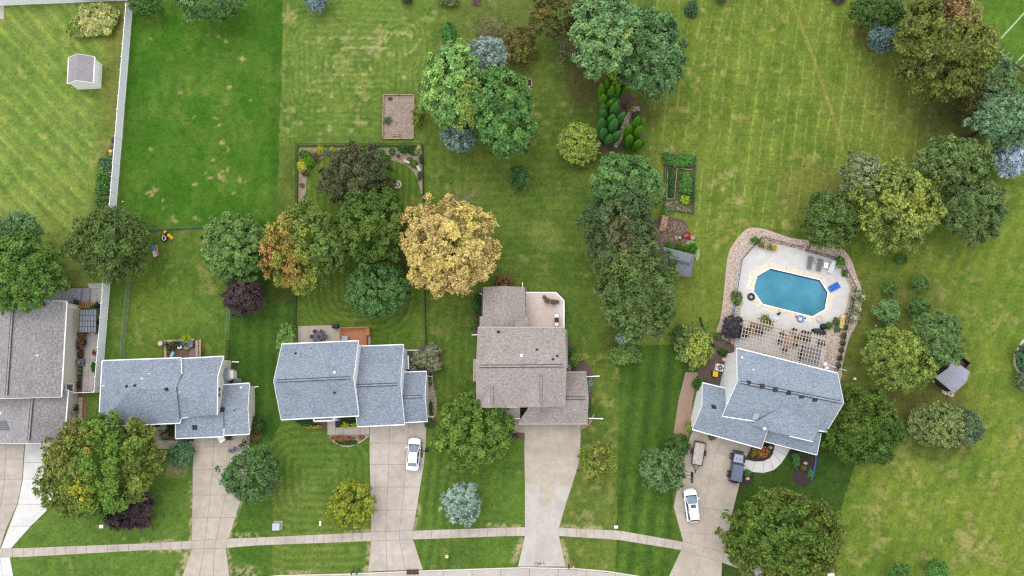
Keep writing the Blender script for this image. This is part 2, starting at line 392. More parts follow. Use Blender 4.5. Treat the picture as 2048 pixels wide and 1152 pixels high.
# deep green lot
deep = [(276, -300), (600, -300), (567, 0), (558, 290), (551, 440), (465, 456), (295, 462), (226, 470), (236, 420), (266, 0)]
md = region(2, deep, C(70, 114, 30), C(90, 124, 44), C(126, 134, 68), .9, .62)
gain(md, .10 * (fbm(PX*1.0, PY*.35, 22, 3, 61) - .5) * 2)
gain(md * sst(PX - 535, 0, 14), -.16)
for (x, y, r) in [(303,77,5),(430,78,9),(450,82,8),(378,42,9),(488,120,6),(460,180,7),(445,186,5),(505,205,6),(392,236,5),(430,235,4),(492,236,6),(440,250,5),(505,262,6),(446,285,8),(456,300,9),(432,318,5),(413,344,5),(437,352,10),(415,356,7),(450,340,8),(480,355,8),(488,362,6),(298,386,9),(310,378,6),(332,415,7),(345,441,8),(390,374,6),(326,396,5),(465,388,5),(395,440,7),(348,520,6),(362,180,8),(300,300,6)]:
    d = np.hypot(PX - x + wx*26, (PY - y + wy*26)*1.25); lerp(md * sst(d, r*1.25, r*.25) * sst(n_fine, .34, .5) * .8, C(186, 170, 122))
# house one back yard and side strips
yard = [(295, 462), (465, 456), (460, 652), (450, 720), (235, 730), (219, 580), (226, 470)]
my = region(3, yard, C(108, 130, 52), C(90, 120, 44), C(160, 150, 94), .9, .57)
side = [(219, 470), (258, 470), (252, 600), (249, 730), (205, 730)]
region(4, side, C(88, 118, 42), C(104, 122, 56), C(140, 136, 82))
strip = [(465, 456), (551, 440), (596, 440), (592, 660), (560, 690), (548, 770), (562, 850), (545, 905), (500, 930), (500, 800), (455, 720), (460, 652)]
ms = region(5, strip, C(62, 96, 32), C(78, 106, 40), C(110, 116, 62), .8, .66)
gain(ms, .10 * np.sin(2*np.pi*stripe(3, 26, 4)))
# pale lawn with looping mower rings
pale = [(600, -300), (905, -300), (880, 0), (862, 100), (850, 292), (558, 292), (567, 0)]
mp = region(6, pale, C(112, 134, 60), C(90, 120, 46), C(168, 168, 104), .9, .55)
for (cx, cy, hx, hy, rr, per, amp, reach) in [(700, 130, 150, 120, 70, 12, .20, 1), (805, 95, 48, 62, 46, 10, .24, .9), (700, 215, 118, 72, 60, 13, .16, .8)]:
    dd = rbox(cx, cy, hx, hy, rr); k = sst(dd, 6, -4) * reach * (.4 + .9*n_mid)
    gain(mp * k, amp * (np.cos(2*np.pi*(dd/per + fbm(PX, PY, 60, 2, 71)*.8)) * .5 + 1.1*(np.cos(2*np.pi*(dd/per + fbm(PX, PY, 60, 2, 71)*.8)) > .84)*(n_fine > .45)), (1, .85, .75))
gain(mp * (PX < 600), .08 * np.cos(2*np.pi*PX/9), (1, .9, .6)); gain(mp * sst(PX, 570, 562) * 0, 0)
lerp(mp * sst(np.abs(rbox(800, 88, 30, 22, 20)), 7, 1) * sst(n_fine, .42, .6) * .55, C(196, 182, 136)); lerp(mp * sst(np.abs(rbox(700, 86, 62, 9, 8)), 4, 1) * sst(n_sm, .45, .6) * .6, C(184, 176, 130))
for (x, y, r) in [(742, 104, 9), (838, 83, 5), (632, 132, 8), (668, 128, 5), (642, 180, 4), (680, 162, 5), (662, 190, 5), (741, 140, 6), (662, 140, 4), (815, 150, 6), (770, 100, 7), (700, 60, 5), (655, 260, 7), (620, 105, 6)]:
    d = np.hypot(PX - x + wx*22, PY - y + wy*22); lerp(mp * sst(d, r*1.2, r*.2) * sst(n_fine, .34, .5) * .7, C(196, 186, 142))
lerp(mp * sst(rbox(797, 233, 38, 50, 6), 7, 0) * .7, C(104, 122, 58))
# fenced garden yard
fen = [(596, 292), (848, 292), (852, 700), (850, 850), (592, 690)]
mf = region(7, fen, C(92, 122, 44), C(110, 128, 54), C(142, 138, 78), .8, .64)
dd = rbox(722, 420, 120, 262, 90); gain(mf * sst(-dd, 0, 6),   .18 * np.cos(2*np.pi*(dd/13 + .4*n_mid)), (1, .9, .6))
# centre lots
cen = [(850, -300), (1330, -300), (1300, 200), (1300, 420), (1300, 560), (1240, 700), (1215, 905), (1180, 1060), (820, 1070), (850, 850), (852, 700), (848, 292), (862, 100), (880, 0)]
mc = region(8, cen, C(110, 128, 55), C(90, 115, 45), C(152, 148, 90), .95, .58)
gain(mc * sst(PX, 960, 900) * (PY > 280), -.04, (1.6, .6, 1.4)); gain(mc * (PX < 935) * (PY > 280), .09 * np.cos(2*np.pi*stripe(2, 19, 9)))
gain(mc * sst(PY, 560, 520) * sst(PX, 900, 960) * (PY > 200), .07 * np.cos(2*np.pi*stripe(88, 17, 13)), (1, .9, .6))
lerp(mc * sst(np.hypot((PX-1092), (PY-472)), 40, 22) * .35, C(140, 150, 78))
lerp(mc * sst(rbox(932, 390, 20, 14, 5), 4, -3) * sst(n_fine, .3, .55) * .75, C(140, 130, 100))
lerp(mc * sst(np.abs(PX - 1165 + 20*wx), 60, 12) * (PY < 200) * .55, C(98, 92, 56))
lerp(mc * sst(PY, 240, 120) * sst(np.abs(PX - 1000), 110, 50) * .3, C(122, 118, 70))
lerp(mc * (PX > 1130) * (PY > 700) * sst(n_sm, .5, .68) * .55, C(160, 158, 88))
# north-east lawn: near-vertical clipping rows
ne = [(1330, -300), (1820, -300), (1735, 60), (1860, 210), (1960, 330), (1780, 400), (1660, 470), (1505, 452), (1452, 540), (1436, 650), (1420, 690), (1250, 700), (1300, 560), (1300, 420), (1300, 200)]
mn = region(9, ne, C(122, 136, 58), C(102, 124, 46), C(166, 156, 92), .9, .57)
sl = PX + PY*.125
gain(mn * sst(PY, 560, 420), .5 * (np.cos(2*np.pi*(sl/22 + .35*fbm(PX, PY, 90, 2, 81))) > .93) * (fbm(PX, PY*.5, 9, 2, 83) > .42) + .07*np.cos(2*np.pi*sl/44), (1, .98, 1.25))
gain(mn * sst(PY, 560, 420), .08 * (np.cos(2*np.pi*(PY - .06*PX)/15.5) > .7))
pth = np.abs(PX - np.interp(PY, [-40, 0, 110, 200, 290], [1570, 1582, 1625, 1655, 1685])); lerp(mn * sst(pth, 5.5, 1.5) * (PY < 300) * .55, C(166, 156, 84))
for (x, y, r) in [(1570,82,6),(1600,122,5),(1652,195,5),(1570,190,4),(1557,238,5),(1590,235,4),(1440,150,5),(1400,20,6),(1455,80,5),(1340,300,9),(1460,350,10),(1480,400,14),(1420,370,10),(1570,400,5),(1640,320,5),(1545,60,4)]:
    d = np.hypot(PX - x + wx*24, PY - y + wy*24); lerp(mn * sst(d, r*1.3, r*.2) * sst(n_fine, .32, .5) * .65, C(186, 172, 118))
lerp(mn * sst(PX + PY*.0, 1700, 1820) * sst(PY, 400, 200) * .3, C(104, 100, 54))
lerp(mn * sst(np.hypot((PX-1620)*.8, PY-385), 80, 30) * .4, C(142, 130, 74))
# striped dark strip between the right-hand houses, and the lawn in front of the last house
mid = [(1240, 690), (1385, 690), (1398, 745), (1350, 865), (1345, 1015), (1366, 1084), (1362, 1100), (1338, 1160), (1210, 1160), (1230, 1060), (1236, 900)]
mm = region(10, mid, C(82, 110, 42), C(68, 98, 35), C(108, 116, 60), .8, .68)
gain(mm, .2 * np.sin(2*np.pi*((PX + PY*.11)/34)), (1, .95, .8)); gain(mm, .3 * (np.cos(2*np.pi*((PX + PY*.13 + 6)/28)) > .97) * (n_fine > .5) * (PY > 900))
fr = [(1440, 880), (1690, 860), (1712, 925), (1672, 1050), (1640, 1160), (1440, 1160)]
region(11, fr, C(70, 96, 38), C(58, 86, 30), C(98, 106, 56), .8, .68)
# east lawn
ea = [(1675, 745), (1690, 690), (1722, 590), (1700, 500), (1780, 410), (1960, 330), (2300, 250), (2300, 1400), (1640, 1160), (1672, 1050), (1712, 925), (1690, 860), (1682, 790)]
me_ = region(12, ea, C(122, 138, 54), C(100, 126, 46), C(166, 156, 96), .9, .56)
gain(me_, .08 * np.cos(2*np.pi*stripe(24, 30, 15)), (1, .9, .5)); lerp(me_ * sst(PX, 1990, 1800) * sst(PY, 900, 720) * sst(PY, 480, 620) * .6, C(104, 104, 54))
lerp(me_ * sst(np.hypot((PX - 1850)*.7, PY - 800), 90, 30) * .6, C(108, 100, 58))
for (x, y, r) in [(1855,515,10),(1785,925,24),(1820,945,24),(1840,960,16),(1760,985,22),(1752,1035,20),(1812,1005,18),(1835,1030,14),(1930,1075,32),(1950,1095,26),(2030,880,22),(1990,1110,26),(1905,1000,10),(1985,960,12),(2000,730,10),(1980,660,12),(2020,525,8),(1700,1100,14)]:
    d = np.hypot(PX - x + wx*60, PY - y + wy*60); lerp(me_ * sst(d, r*1.3, r*.2) * sst(n_fine, .3, .55) * .48, C(180, 164, 108))
# sports field beyond the trees
fld = [(1960, -300), (2400, -300), (2400, 260), (2048, 142), (1968, 84), (1900, 40)]
mfl = region(13, fld, C(96, 130, 44), C(82, 118, 38), C(140, 148, 70), .9, .62)
# front lawns
f1 = [(-50, 1098), (105, 1010), (105, 900), (389, 890), (384, 1100), (364, 1170), (20, 1170)]
m1 = region(14, f1, C(104, 132, 56), C(88, 118, 46), C(166, 156, 106), .9, .6)
lerp(m1 * sst(np.hypot((PX-352)*.7, PY-938), 24, 8) * .7 * sst(n_fine, .3, .5), C(180, 164, 124))
f2 = [(455, 905), (545, 880), (562, 845), (740, 845), (743, 1150), (458, 1170), (452, 1096)]
m2 = region(15, f2, C(94, 122, 48), C(110, 130, 58), C(150, 146, 90), .9, .62)
dd = rbox(640, 960, 110, 96, 60); gain(m2, .15*np.cos(2*np.pi*(dd/15 + .3*n_mid)), (1, .9, .6)); lerp(m2 * (PX < 545) * (PY > 1000) * .6, C(64, 104, 30))
f3 = [(826, 850), (1052, 850), (1052, 1150), (820, 1150)]
m3 = region(16, f3, C(98, 126, 50), C(86, 114, 46), C(146, 142, 86), .9, .6)
gain(m3 * sst(PX, 935, 890),   .17*np.cos(2*np.pi*stripe(8, 20, 17)), (1, .95, .6))
f4 = [(1112, 840), (1236, 840), (1232, 1160), (1125, 1160)]
region(17, f4, C(112, 128, 56), C(92, 114, 48), C(166, 160, 96), .95, .53)
# worn edges beside paving
for (x0, y0, x1, y1, w) in [(384,1081,384,960,7),(458,1078,482,1001,8),(288,1102,380,1100,7),(360,1152,376,1110,16),(460,1152,500,1150,26),(452,1098,456,1130,10),(288,1085,384,1080,5),(470,1072,512,1073,9),(735,1140,741,1086,12),(826,1060,838,1010,7),(980,1050,1040,1054,7),(1028,1120,1044,1080,9),(560,1147,620,1145,8),(740,1063,690,1065,7),(1124,1056,1200,1058,10),(1122,1080,1135,1130,10)]:
    t = np.clip(((PX-x0)*(x1-x0)+(PY-y0)*(y1-y0))/((x1-x0)**2+(y1-y0)**2), 0, 1)
    d = np.hypot(PX - x0 - t*(x1-x0), PY - y0 - t*(y1-y0)) + wx*10; lerp(sst(d, w, w*.2) * sst(n_fine, .36, .55) * .75, C(190, 172, 134))
# thin, bare ground and painted tree shade below dense crowns
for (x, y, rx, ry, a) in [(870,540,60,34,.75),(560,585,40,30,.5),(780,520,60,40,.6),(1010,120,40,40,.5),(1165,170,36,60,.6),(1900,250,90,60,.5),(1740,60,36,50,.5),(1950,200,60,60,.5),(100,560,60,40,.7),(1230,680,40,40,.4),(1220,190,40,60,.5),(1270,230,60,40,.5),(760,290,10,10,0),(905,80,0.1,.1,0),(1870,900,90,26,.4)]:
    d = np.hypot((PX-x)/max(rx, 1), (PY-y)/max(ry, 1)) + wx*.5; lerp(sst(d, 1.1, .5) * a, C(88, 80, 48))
col *= 1 + .4*(fbm(PX, PY, 9, 2, 91) - .5)[..., None] * np.array((1.1, 1, .8))
col = np.clip(col, .004, .9)

def lawn_material():
    m, nt, N, L, b = nodes('mown_grass')
    at = N.new('ShaderNodeAttribute'); at.attribute_name = 'Col'
    geo = N.new('ShaderNodeNewGeometry'); pos = geo.outputs['Position']
    f1 = noise(N, L, pos, 2.6, 6, .75); f2 = noise(N, L, pos, 7.5, 4, .7); f3 = noise(N, L, pos, .55, 5, .65)
    c = mixrgb(N, L, at.outputs['Color'], (.36, .44, .34), ramp(N, L, f1, .46, .72, 0, .9), 'MULTIPLY')
    c = mixrgb(N, L, c, (1.75, 1.55, 1.5), ramp(N, L, f2, .52, .7, 0, .9), 'MULTIPLY')
    c = mixrgb(N, L, c, (.8, .9, .82), ramp(N, L, f3, .45, .65, 0, .7), 'MULTIPLY')
    vo = N.new('ShaderNodeTexVoronoi'); vo.inputs['Scale'].default_value = 1.1; L.new(pos, vo.inputs['Vector'])   # clover heads and dry tufts
    k1 = N.new('ShaderNodeMath'); k1.operation = 'MULTIPLY'; L.new(ramp(N, L, vo.outputs['Distance'], .05, .14, 1, 0), k1.inputs[0]); L.new(ramp(N, L, f3, .5, .62), k1.inputs[1])
    c = mixrgb(N, L, c, (2.2, 1.9, 2.2), k1.outputs[0], 'MULTIPLY')
    v2 = N.new('ShaderNodeTexVoronoi'); v2.inputs['Scale'].default_value = .8; L.new(pos, v2.inputs['Vector'])    # darker broad-leaved weeds
    k2 = N.new('ShaderNodeMath'); k2.operation = 'MULTIPLY'; L.new(ramp(N, L, v2.outputs['Distance'], .1, .3, .7, 0), k2.inputs[0]); L.new(ramp(N, L, f1, .45, .6), k2.inputs[1])
    c = mixrgb(N, L, c, (.55, .75, .6), k2.outputs[0], 'MULTIPLY')
    L.new(c, b.inputs['Base Color']); b.inputs['Roughness'].default_value = .95; b.inputs['Specular IOR Level'].default_value = .1
    bump(N, L, b, f2, .5, .08)
    return m
M['lawn'] = lawn_material()
ny, nx = GX.shape
flot = lot[:-1, :-1]
vid = np.arange(nx*ny).reshape(ny, nx)
quads = np.stack([vid[:-1, :-1], vid[:-1, 1:], vid[1:, 1:], vid[1:, :-1]], -1)
XYZ = np.stack([GX, GY, np.zeros_like(GX)], -1).reshape(-1, 3); CF = col.reshape(-1, 3)
LAWN = {0: 'rough grass between and beyond the lots', 1: 'yellowish lawn with diagonal mowing lines inside the white fence', 2: 'deep green lawn with small tan patches east of the white fence', 3: 'back yard lawn behind the leftmost blue-grey house', 4: 'narrow grass strip along the white fence', 5: 'dark green grass strip beside the purple-leaved tree', 6: 'pale lawn with looping mower rings around the dirt bed', 7: 'fenced lawn with curved mowing rings around the round fire pit', 8: 'olive lawn of the brown-roofed house', 9: 'yellow-green lawn with thin vertical clipping rows', 10: 'dark striped lawn between brown house and driveway with trailer', 11: 'dark green front lawn beside the curved white path', 12: 'bright patchy lawn around the lilac-roofed shed', 13: 'sports field grass with white lines', 14: 'front lawn under the large bronze-green maple', 15: 'front lawn with curved mowing rings left of the white sedan', 16: 'front lawn around the frosty blue spruce', 17: 'dry speckled front lawn below the brown house'}
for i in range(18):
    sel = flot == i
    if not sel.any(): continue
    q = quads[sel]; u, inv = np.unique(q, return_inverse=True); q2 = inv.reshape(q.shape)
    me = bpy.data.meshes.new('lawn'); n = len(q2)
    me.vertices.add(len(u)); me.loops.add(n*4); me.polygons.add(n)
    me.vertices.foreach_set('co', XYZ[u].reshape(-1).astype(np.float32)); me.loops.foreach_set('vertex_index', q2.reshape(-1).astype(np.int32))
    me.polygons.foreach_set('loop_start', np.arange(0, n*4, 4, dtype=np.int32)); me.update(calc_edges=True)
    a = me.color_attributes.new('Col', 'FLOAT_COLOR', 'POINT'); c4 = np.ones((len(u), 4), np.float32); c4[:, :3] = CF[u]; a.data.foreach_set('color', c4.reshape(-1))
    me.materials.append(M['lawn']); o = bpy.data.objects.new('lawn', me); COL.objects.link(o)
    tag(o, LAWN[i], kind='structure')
MB().add([(-900,-900,-.06),(900,-900,-.06),(900,900,-.06),(-900,900,-.06)], [(0,1,2,3)]).build('ground', mat('far_grass', C(110, 128, 56), C(88, 110, 46), .25, .95, .2), label='grassy ground running on to the horizon', kind='structure')

# ------------------------------------------------------------------ paving: every slab its own piece
def bil(q, u, v):
    a = q[0].lerp(q[1], u); b = q[3].lerp(q[2], u); return a.lerp(b, v)
def paving(name, label, rows_list, cols, m, joint, gap=.05, top=.045, kind='structure', jit=.006, name_piece='slab', newmat=None):
    root = bpy.data.objects.new(name, None); COL.objects.link(root); tag(root, label, kind=kind)
    bed = MB(); out = []
    for k, rows in enumerate(rows_list):
        cs = cols[k] if isinstance(cols[0], (list, tuple)) else cols
        mk = m[k] if isinstance(m, (list, tuple)) else m
        for i in range(len(rows) - 1):
            q = [P(*rows[i][0]), P(*rows[i][1]), P(*rows[i+1][1]), P(*rows[i+1][0])]
            bed.prism([(p.x, p.y) for p in q], -.03, top - .03)
            for j in range(len(cs) - 1):
                w = (q[1]-q[0]).length; h = (q[3]-q[0]).length; mm_ = mk(i, j) if callable(mk) else mk
                eu, ev = gap/2/max(w, .5), gap/2/max(h, .5)
                pts = [bil(q, cs[j]+eu, ev), bil(q, cs[j+1]-eu, ev), bil(q, cs[j+1]-eu, 1-ev), bil(q, cs[j]+eu, 1-ev)]
                z = top + random.uniform(-jit, jit)
                out.append(MB().prism([(p.x, p.y) for p in pts][::-1], -.04, z).build(name_piece, mm_, root))
    bed.build('joint_bed', joint, root)
    return root
def walk_rows(top, bot, n):
    def at(pl, t):
        L = [math.dist(a, b) for a, b in zip(pl[:-1], pl[1:])]; s = t*sum(L)
        for (a, b), l in zip(zip(pl[:-1], pl[1:]), L):
            if s <= l + 1e-6: return (a[0]+(b[0]-a[0])*s/l, a[1]+(b[1]-a[1])*s/l)
            s -= l
        return pl[-1]
    return [(at(top, i/n), at(bot, i/n)) for i in range(n+1)]
c1 = [0, 1]
paving('driveway', 'old tan concrete driveway at the far left edge', [[((-80,886),(50,886)),((-80,918),(47,918)),((-80,960),(45,958)),((-80,1008),(35,1008)),((-80,1060),(12,1060)),((-80,1098),(0,1098))]], [0,.45,.72,1], M['conc'], M['joint'])
paving('driveway', 'bright new concrete strip widening the far left driveway', [[((51,884),(104,884)),((48,925),(106,925)),((46,958),(106,958)),((36,1008),(106,1009)),((19,1052),(62,1052)),((2,1097),(22,1097))],[((-80,1117),(20,1114)),((-80,1152),(27,1152)),((-80,1220),(42,1220)),((-80,1358),(60,1290))]], [[0,1],[0,.8,1]], M['conc_new'], M['joint'])
paving('driveway', 'concrete driveway with bicycles at the leftmost blue-grey house', [[((389,874),(500,866)),((387,894),(499,892)),((385.5,939),(496,938)),((385,990),(485,990)),((384.5,1035),(471,1035)),((384,1081),(458,1077)),((384,1098),(452,1096)),((365,1152),(459,1152)),((338,1186),(462,1159))]], [0,.36,.66,1], M['conc_tan'], M['joint'])
paving('driveway', 'concrete driveway under the parked white sedan', [[((740,846),(853,842)),((739,886),(852,886)),((739.5,929),(848,929)),((740.5,974),(840.5,974)),((741.5,1020),(833,1020)),((742,1063),(826,1061)),((743,1082),(826,1079)),((736,1143),(846,1139))]], [0,.35,.68,1], M['conc'], M['joint'])
paving('driveway', 'empty concrete driveway with pale seams below the brown roof', [[((1049,842),(1161,842)),((1049,882),(1161,882)),((1049,925),(1158,925)),((1050,966),(1143,973)),((1050,1010),(1131,1010)),((1050,1054),(1118,1055)),((1050,1072),(1118,1072)),((1036,1133),(1131,1133))]], [0,.33,.65,1], lambda i, j: M['conc_tan'] if (i < 4 and not (i == 3 and j != 1)) else M['conc_grey'], M['joint_light'])
paving('driveway', 'wide concrete driveway with white crossover, dark jeep-shaped car and trailer', [[((1390,846),(1512,880)),((1375,890),(1489,920)),((1362,940),(1478,972)),((1347,1013),(1466,1020)),((1361,1064),(1456,1072)),((1366,1083),(1449,1105)),((1362,1100),(1444,1125)),((1338,1152),(1443,1152)),((1326,1166),(1441,1195))]], [0,.5,1], M['conc_tan'], mat('faint_joint', C(188, 176, 162), C(168, 156, 142), 5))
paving('sidewalk', 'concrete sidewalk running along the front lawns', [
    walk_rows([(-80,1098),(47,1096)], [(-80,1116),(47,1114)], 6),
    walk_rows([(47,1096),(173,1091),(288,1086.5),(384,1081)], [(47,1114),(173,1107),(288,1100.5),(384,1098)], 16),
    walk_rows([(458,1077),(512,1075),(743,1064)], [(452,1096),(512,1091),(743,1082)], 15),
    walk_rows([(826,1061),(1024,1054.5),(1050,1054)], [(826,1079),(1024,1072),(1050,1072)], 12),
    walk_rows([(1118,1055),(1240,1061),(1366,1083.5)], [(1118,1072),(1235,1079.5),(1362,1100)], 14),
    walk_rows([(1449,1105),(1500,1124),(1560,1150),(1640,1190),(1800,1285),(2000,1430)], [(1444,1125),(1490,1142),(1545,1165),(1620,1206),(1782,1302),(1980,1450)], 30)], c1, M['conc'], M['joint'], gap=.045)
rt = [(-300,1500),(-60,1352),(140,1252),(300,1192),(430,1164),(560,1152.5),(690,1149.5),(850,1143),(987,1138.5),(1050,1136.5),(1150,1138.5),(1214,1144),(1290,1156),(1420,1188),(1540,1232),(1680,1300),(1850,1410),(2040,1560)]
paving('road', 'pale concrete street along the bottom edge', [walk_rows(rt, [(x + (x-900)*-.06, y + 118) for x, y in rt], 44)], [0, .28, .64, 1], M['conc_grey'], M['joint'], top=.02)
kb = MB()
for a, b in zip(rt[:-1], rt[1:]):
    q = [P(a[0], a[1]-2.6), P(b[0], b[1]-2.6), P(b[0], b[1]-.2), P(a[0], a[1]-.2)]; kb.prism([(p.x, p.y) for p in q][::-1], -.05, .1)
kb.build('kerb', M['kerb'], label='pale concrete kerb between front lawns and street', kind='structure')
# paths
paving('path', 'concrete entry path of the leftmost blue-grey house', [[((294,846),(336,842)),((294,862),(336,860))],[((305,862),(330,861)),((308,880),(328,879)),((309,898),(327,898))],[((327,880),(327,898)),((356,881),(356,897)),((388,882),(388,895))]], c1, M['conc_tan'], M['joint'])
paving('path', 'concrete entry path leading to the white porch', [[((654.5,838),(671,838)),((654.5,850),(671,850)),((655,870),(671,870))],[((671,855),(671,870)),((687.5,854),(687.5,870)),((704.5,853),(704.5,870)),((721,852),(721,870)),((739,851),(739,868))]], c1, M['conc'], M['joint'])
paving('path', 'square concrete entry slabs beside the brown-roofed garage', [[((1020,836),(1049,836)),((1021,850),(1049,850)),((1022,865),(1049,865))]], c1, M['conc_tan'], M['joint_light'])
pw_o = smooth_poly([(1484,940),(1505,944),(1527,946),(1548,940),(1563,926),(1573,911),(1583,893)], 3, False)
pw_i = smooth_poly([(1491,919),(1510,923),(1527,922),(1540,916),(1546,906),(1548,897),(1550,884)], 3, False)
paving('path', 'curved white concrete path to the right-hand house door', [list(zip(pw_i, pw_o))[::3]], c1, M['conc_new'], M['joint'], gap=.04)
paving('path', 'concrete side yard slabs along the white fence', [[((174,567),(208,566)),((178,577),(207,577)),((180,592),(206,592)),((181,612),(204,612))],[((166,660),(198,660)),((166,690),(195,690)),((166,720),(192,720)),((166,752),(189,752)),((164,783),(187,783))]], [0,.5,1], M['conc_grey'], M['joint'])
paving('patio', 'concrete patio with a dark table set behind the twin-gabled house', [[((596,652.5),(681,650)),((596,672),(681,670)),((596,700),(681,700))]], [0,.5,1], M['conc_tan'], M['joint_light'])
sheet('concrete_pad', [(-40,12),(8,12),(8,38),(-40,39)], .03, M['conc'], 'small concrete pad at the top left corner', thick=.08)
# pool surround
deck = [(1514,485),(1478,521),(1470,577),(1487,605),(1482,616),(1477,642),(1468,700),(1480,760),(1652,770),(1647,735),(1649,690),(1646,664),(1650,654),(1665,641),(1690,624),(1700,579),(1674,521),(1610,502),(1560,490)]
pool = [(1540.5,537),(1639,560),(1655,585.5),(1649,619),(1624,633),(1525,608),(1505,580),(1513,553)]
cop = [(1535,524.5),(1647,551),(1668,588),(1659.5,626),(1627,646),(1517,618.5),(1490.5,580),(1499,545)]
def sheet_hole(name, outer, inner, z, m, depth, **kw):
    bm = bmesh.new(); es = []
    for poly in (outer, inner):
        vs_ = [bm.verts.new((P(x, y).x, P(x, y).y, z)) for x, y in poly]; es += [bm.edges.new((vs_[i], vs_[(i+1) % len(vs_)])) for i in range(len(vs_))]
    bmesh.ops.triangle_fill(bm, use_beauty=True, use_dissolve=False, edges=es)
    bm.verts.ensure_lookup_table(); mb = MB(); mb.add([v.co for v in bm.verts], [tuple(v.index for v in f.verts) for f in bm.faces]); bm.free()
    for poly in (outer, inner):
        n = len(poly); ps = [P(*p) for p in poly]; mb.add([(p.x, p.y, z) for p in ps] + [(p.x, p.y, z - depth) for p in ps], [(i, (i+1) % n, n+(i+1) % n, n+i) for i in range(n)])
    return mb.build(name, m, **kw)
sheet_hole('pool_deck', deck, cop, .06, M['conc_pool'], .1, label='light grey concrete deck around the swimming pool', kind='structure')
# ------------------------------------------------------------------ houses
BVH = []
def reg_bvh(polys):
    vs_, fs = [], []
    for p in polys:
        n = len(vs_); vs_ += [Vector(q) for q in p]; fs.append(tuple(range(n, n+len(p))))
    BVH.append(BVHTree.FromPolygons(vs_, fs))
def roof_hit(px, py):
    o = Vector((0, 0, CAM_H)); d = ray(px, py).normalized(); best = None
    for b in BVH:
        h = b.ray_cast(o, d)
        if h[0] is not None and (best is None or h[3] < best[2]): best = (h[0], h[1], h[3])
    if best is None: return P(px, py, 0), Vector((0, 0, 1))
    n = best[1]; return best[0], (n if n.z > 0 else -n)
def roof_part(root, polys, m, th=.14, name='roof'):
    """thick roof slopes with UVs laid along each slope (metres)"""
    v, f, uv = [], [], []
    for p in polys:
        p = [Vector(q) for q in p]
        n = Vector((0, 0, 0))
        for a, b in zip(p, p[1:] + p[:1]): n += a.cross(b)
        if n.length < 1e-6: continue
        n.normalize()
        if n.z < 0: p = p[::-1]; n = -n
        eu = Vector((0, 0, 1)).cross(n); eu = eu.normalized() if eu.length > 1e-4 else Vector((1, 0, 0)); ev = n.cross(eu)
        k = len(v); m_ = len(p); v += p + [q - Vector((0, 0, th)) for q in p]
        import mathutils.geometry as mg_
        flat = [Vector((q.dot(eu), q.dot(ev), 0)) for q in p]
        for t3 in mg_.tessellate_polygon([flat]):
            t3 = list(t3); a_, b_, c_ = (flat[i] for i in t3)
            if (b_-a_).cross(c_-a_).z < 0: t3 = t3[::-1]
            f.append(tuple(k+i for i in t3)); uv += [(p[i].dot(eu), p[i].dot(ev)) for i in t3]
            f.append(tuple(k+m_+i for i in t3[::-1])); uv += [(0, 0)]*3
        for i in range(m_):
            j = (i+1) % m_; f.append((k+i, k+m_+i, k+m_+j, k+j)); uv += [(0, 0), (0, .1), (.1, .1), (.1, 0)]
    reg_bvh(polys)
    off = wloc(root); me = bpy.data.meshes.new(name); me.from_pydata([tuple(q - off) for q in v], [], f); me.update()
    ul = me.uv_layers.new(name='UVMap')
    ul.data.foreach_set('uv', np.array(uv, np.float32).reshape(-1)); me.materials.append(m)
    o = bpy.data.objects.new(name, me); COL.objects.link(o); o.parent = root
    return o
def trim(root, segs, m, w=.1, h=.16, name='rake_trim', lift=.02):
    for a, b, s in segs:                     # s: outward offset direction; each length is a part of its own
        a, b, s = Vector(a), Vector(b), Vector(s)
        o = s * (w/2) + Vector((0, 0, lift - h/2)); MB().beam(a + o, b + o, w, h).build(name, m, root)
def out2d(a, b, c):
    d = (Vector(b) - Vector(a)); d.z = 0; s = Vector((d.y, -d.x, 0)).normalized()
    return s if s.dot(Vector(a) - Vector(c)) > 0 else -s
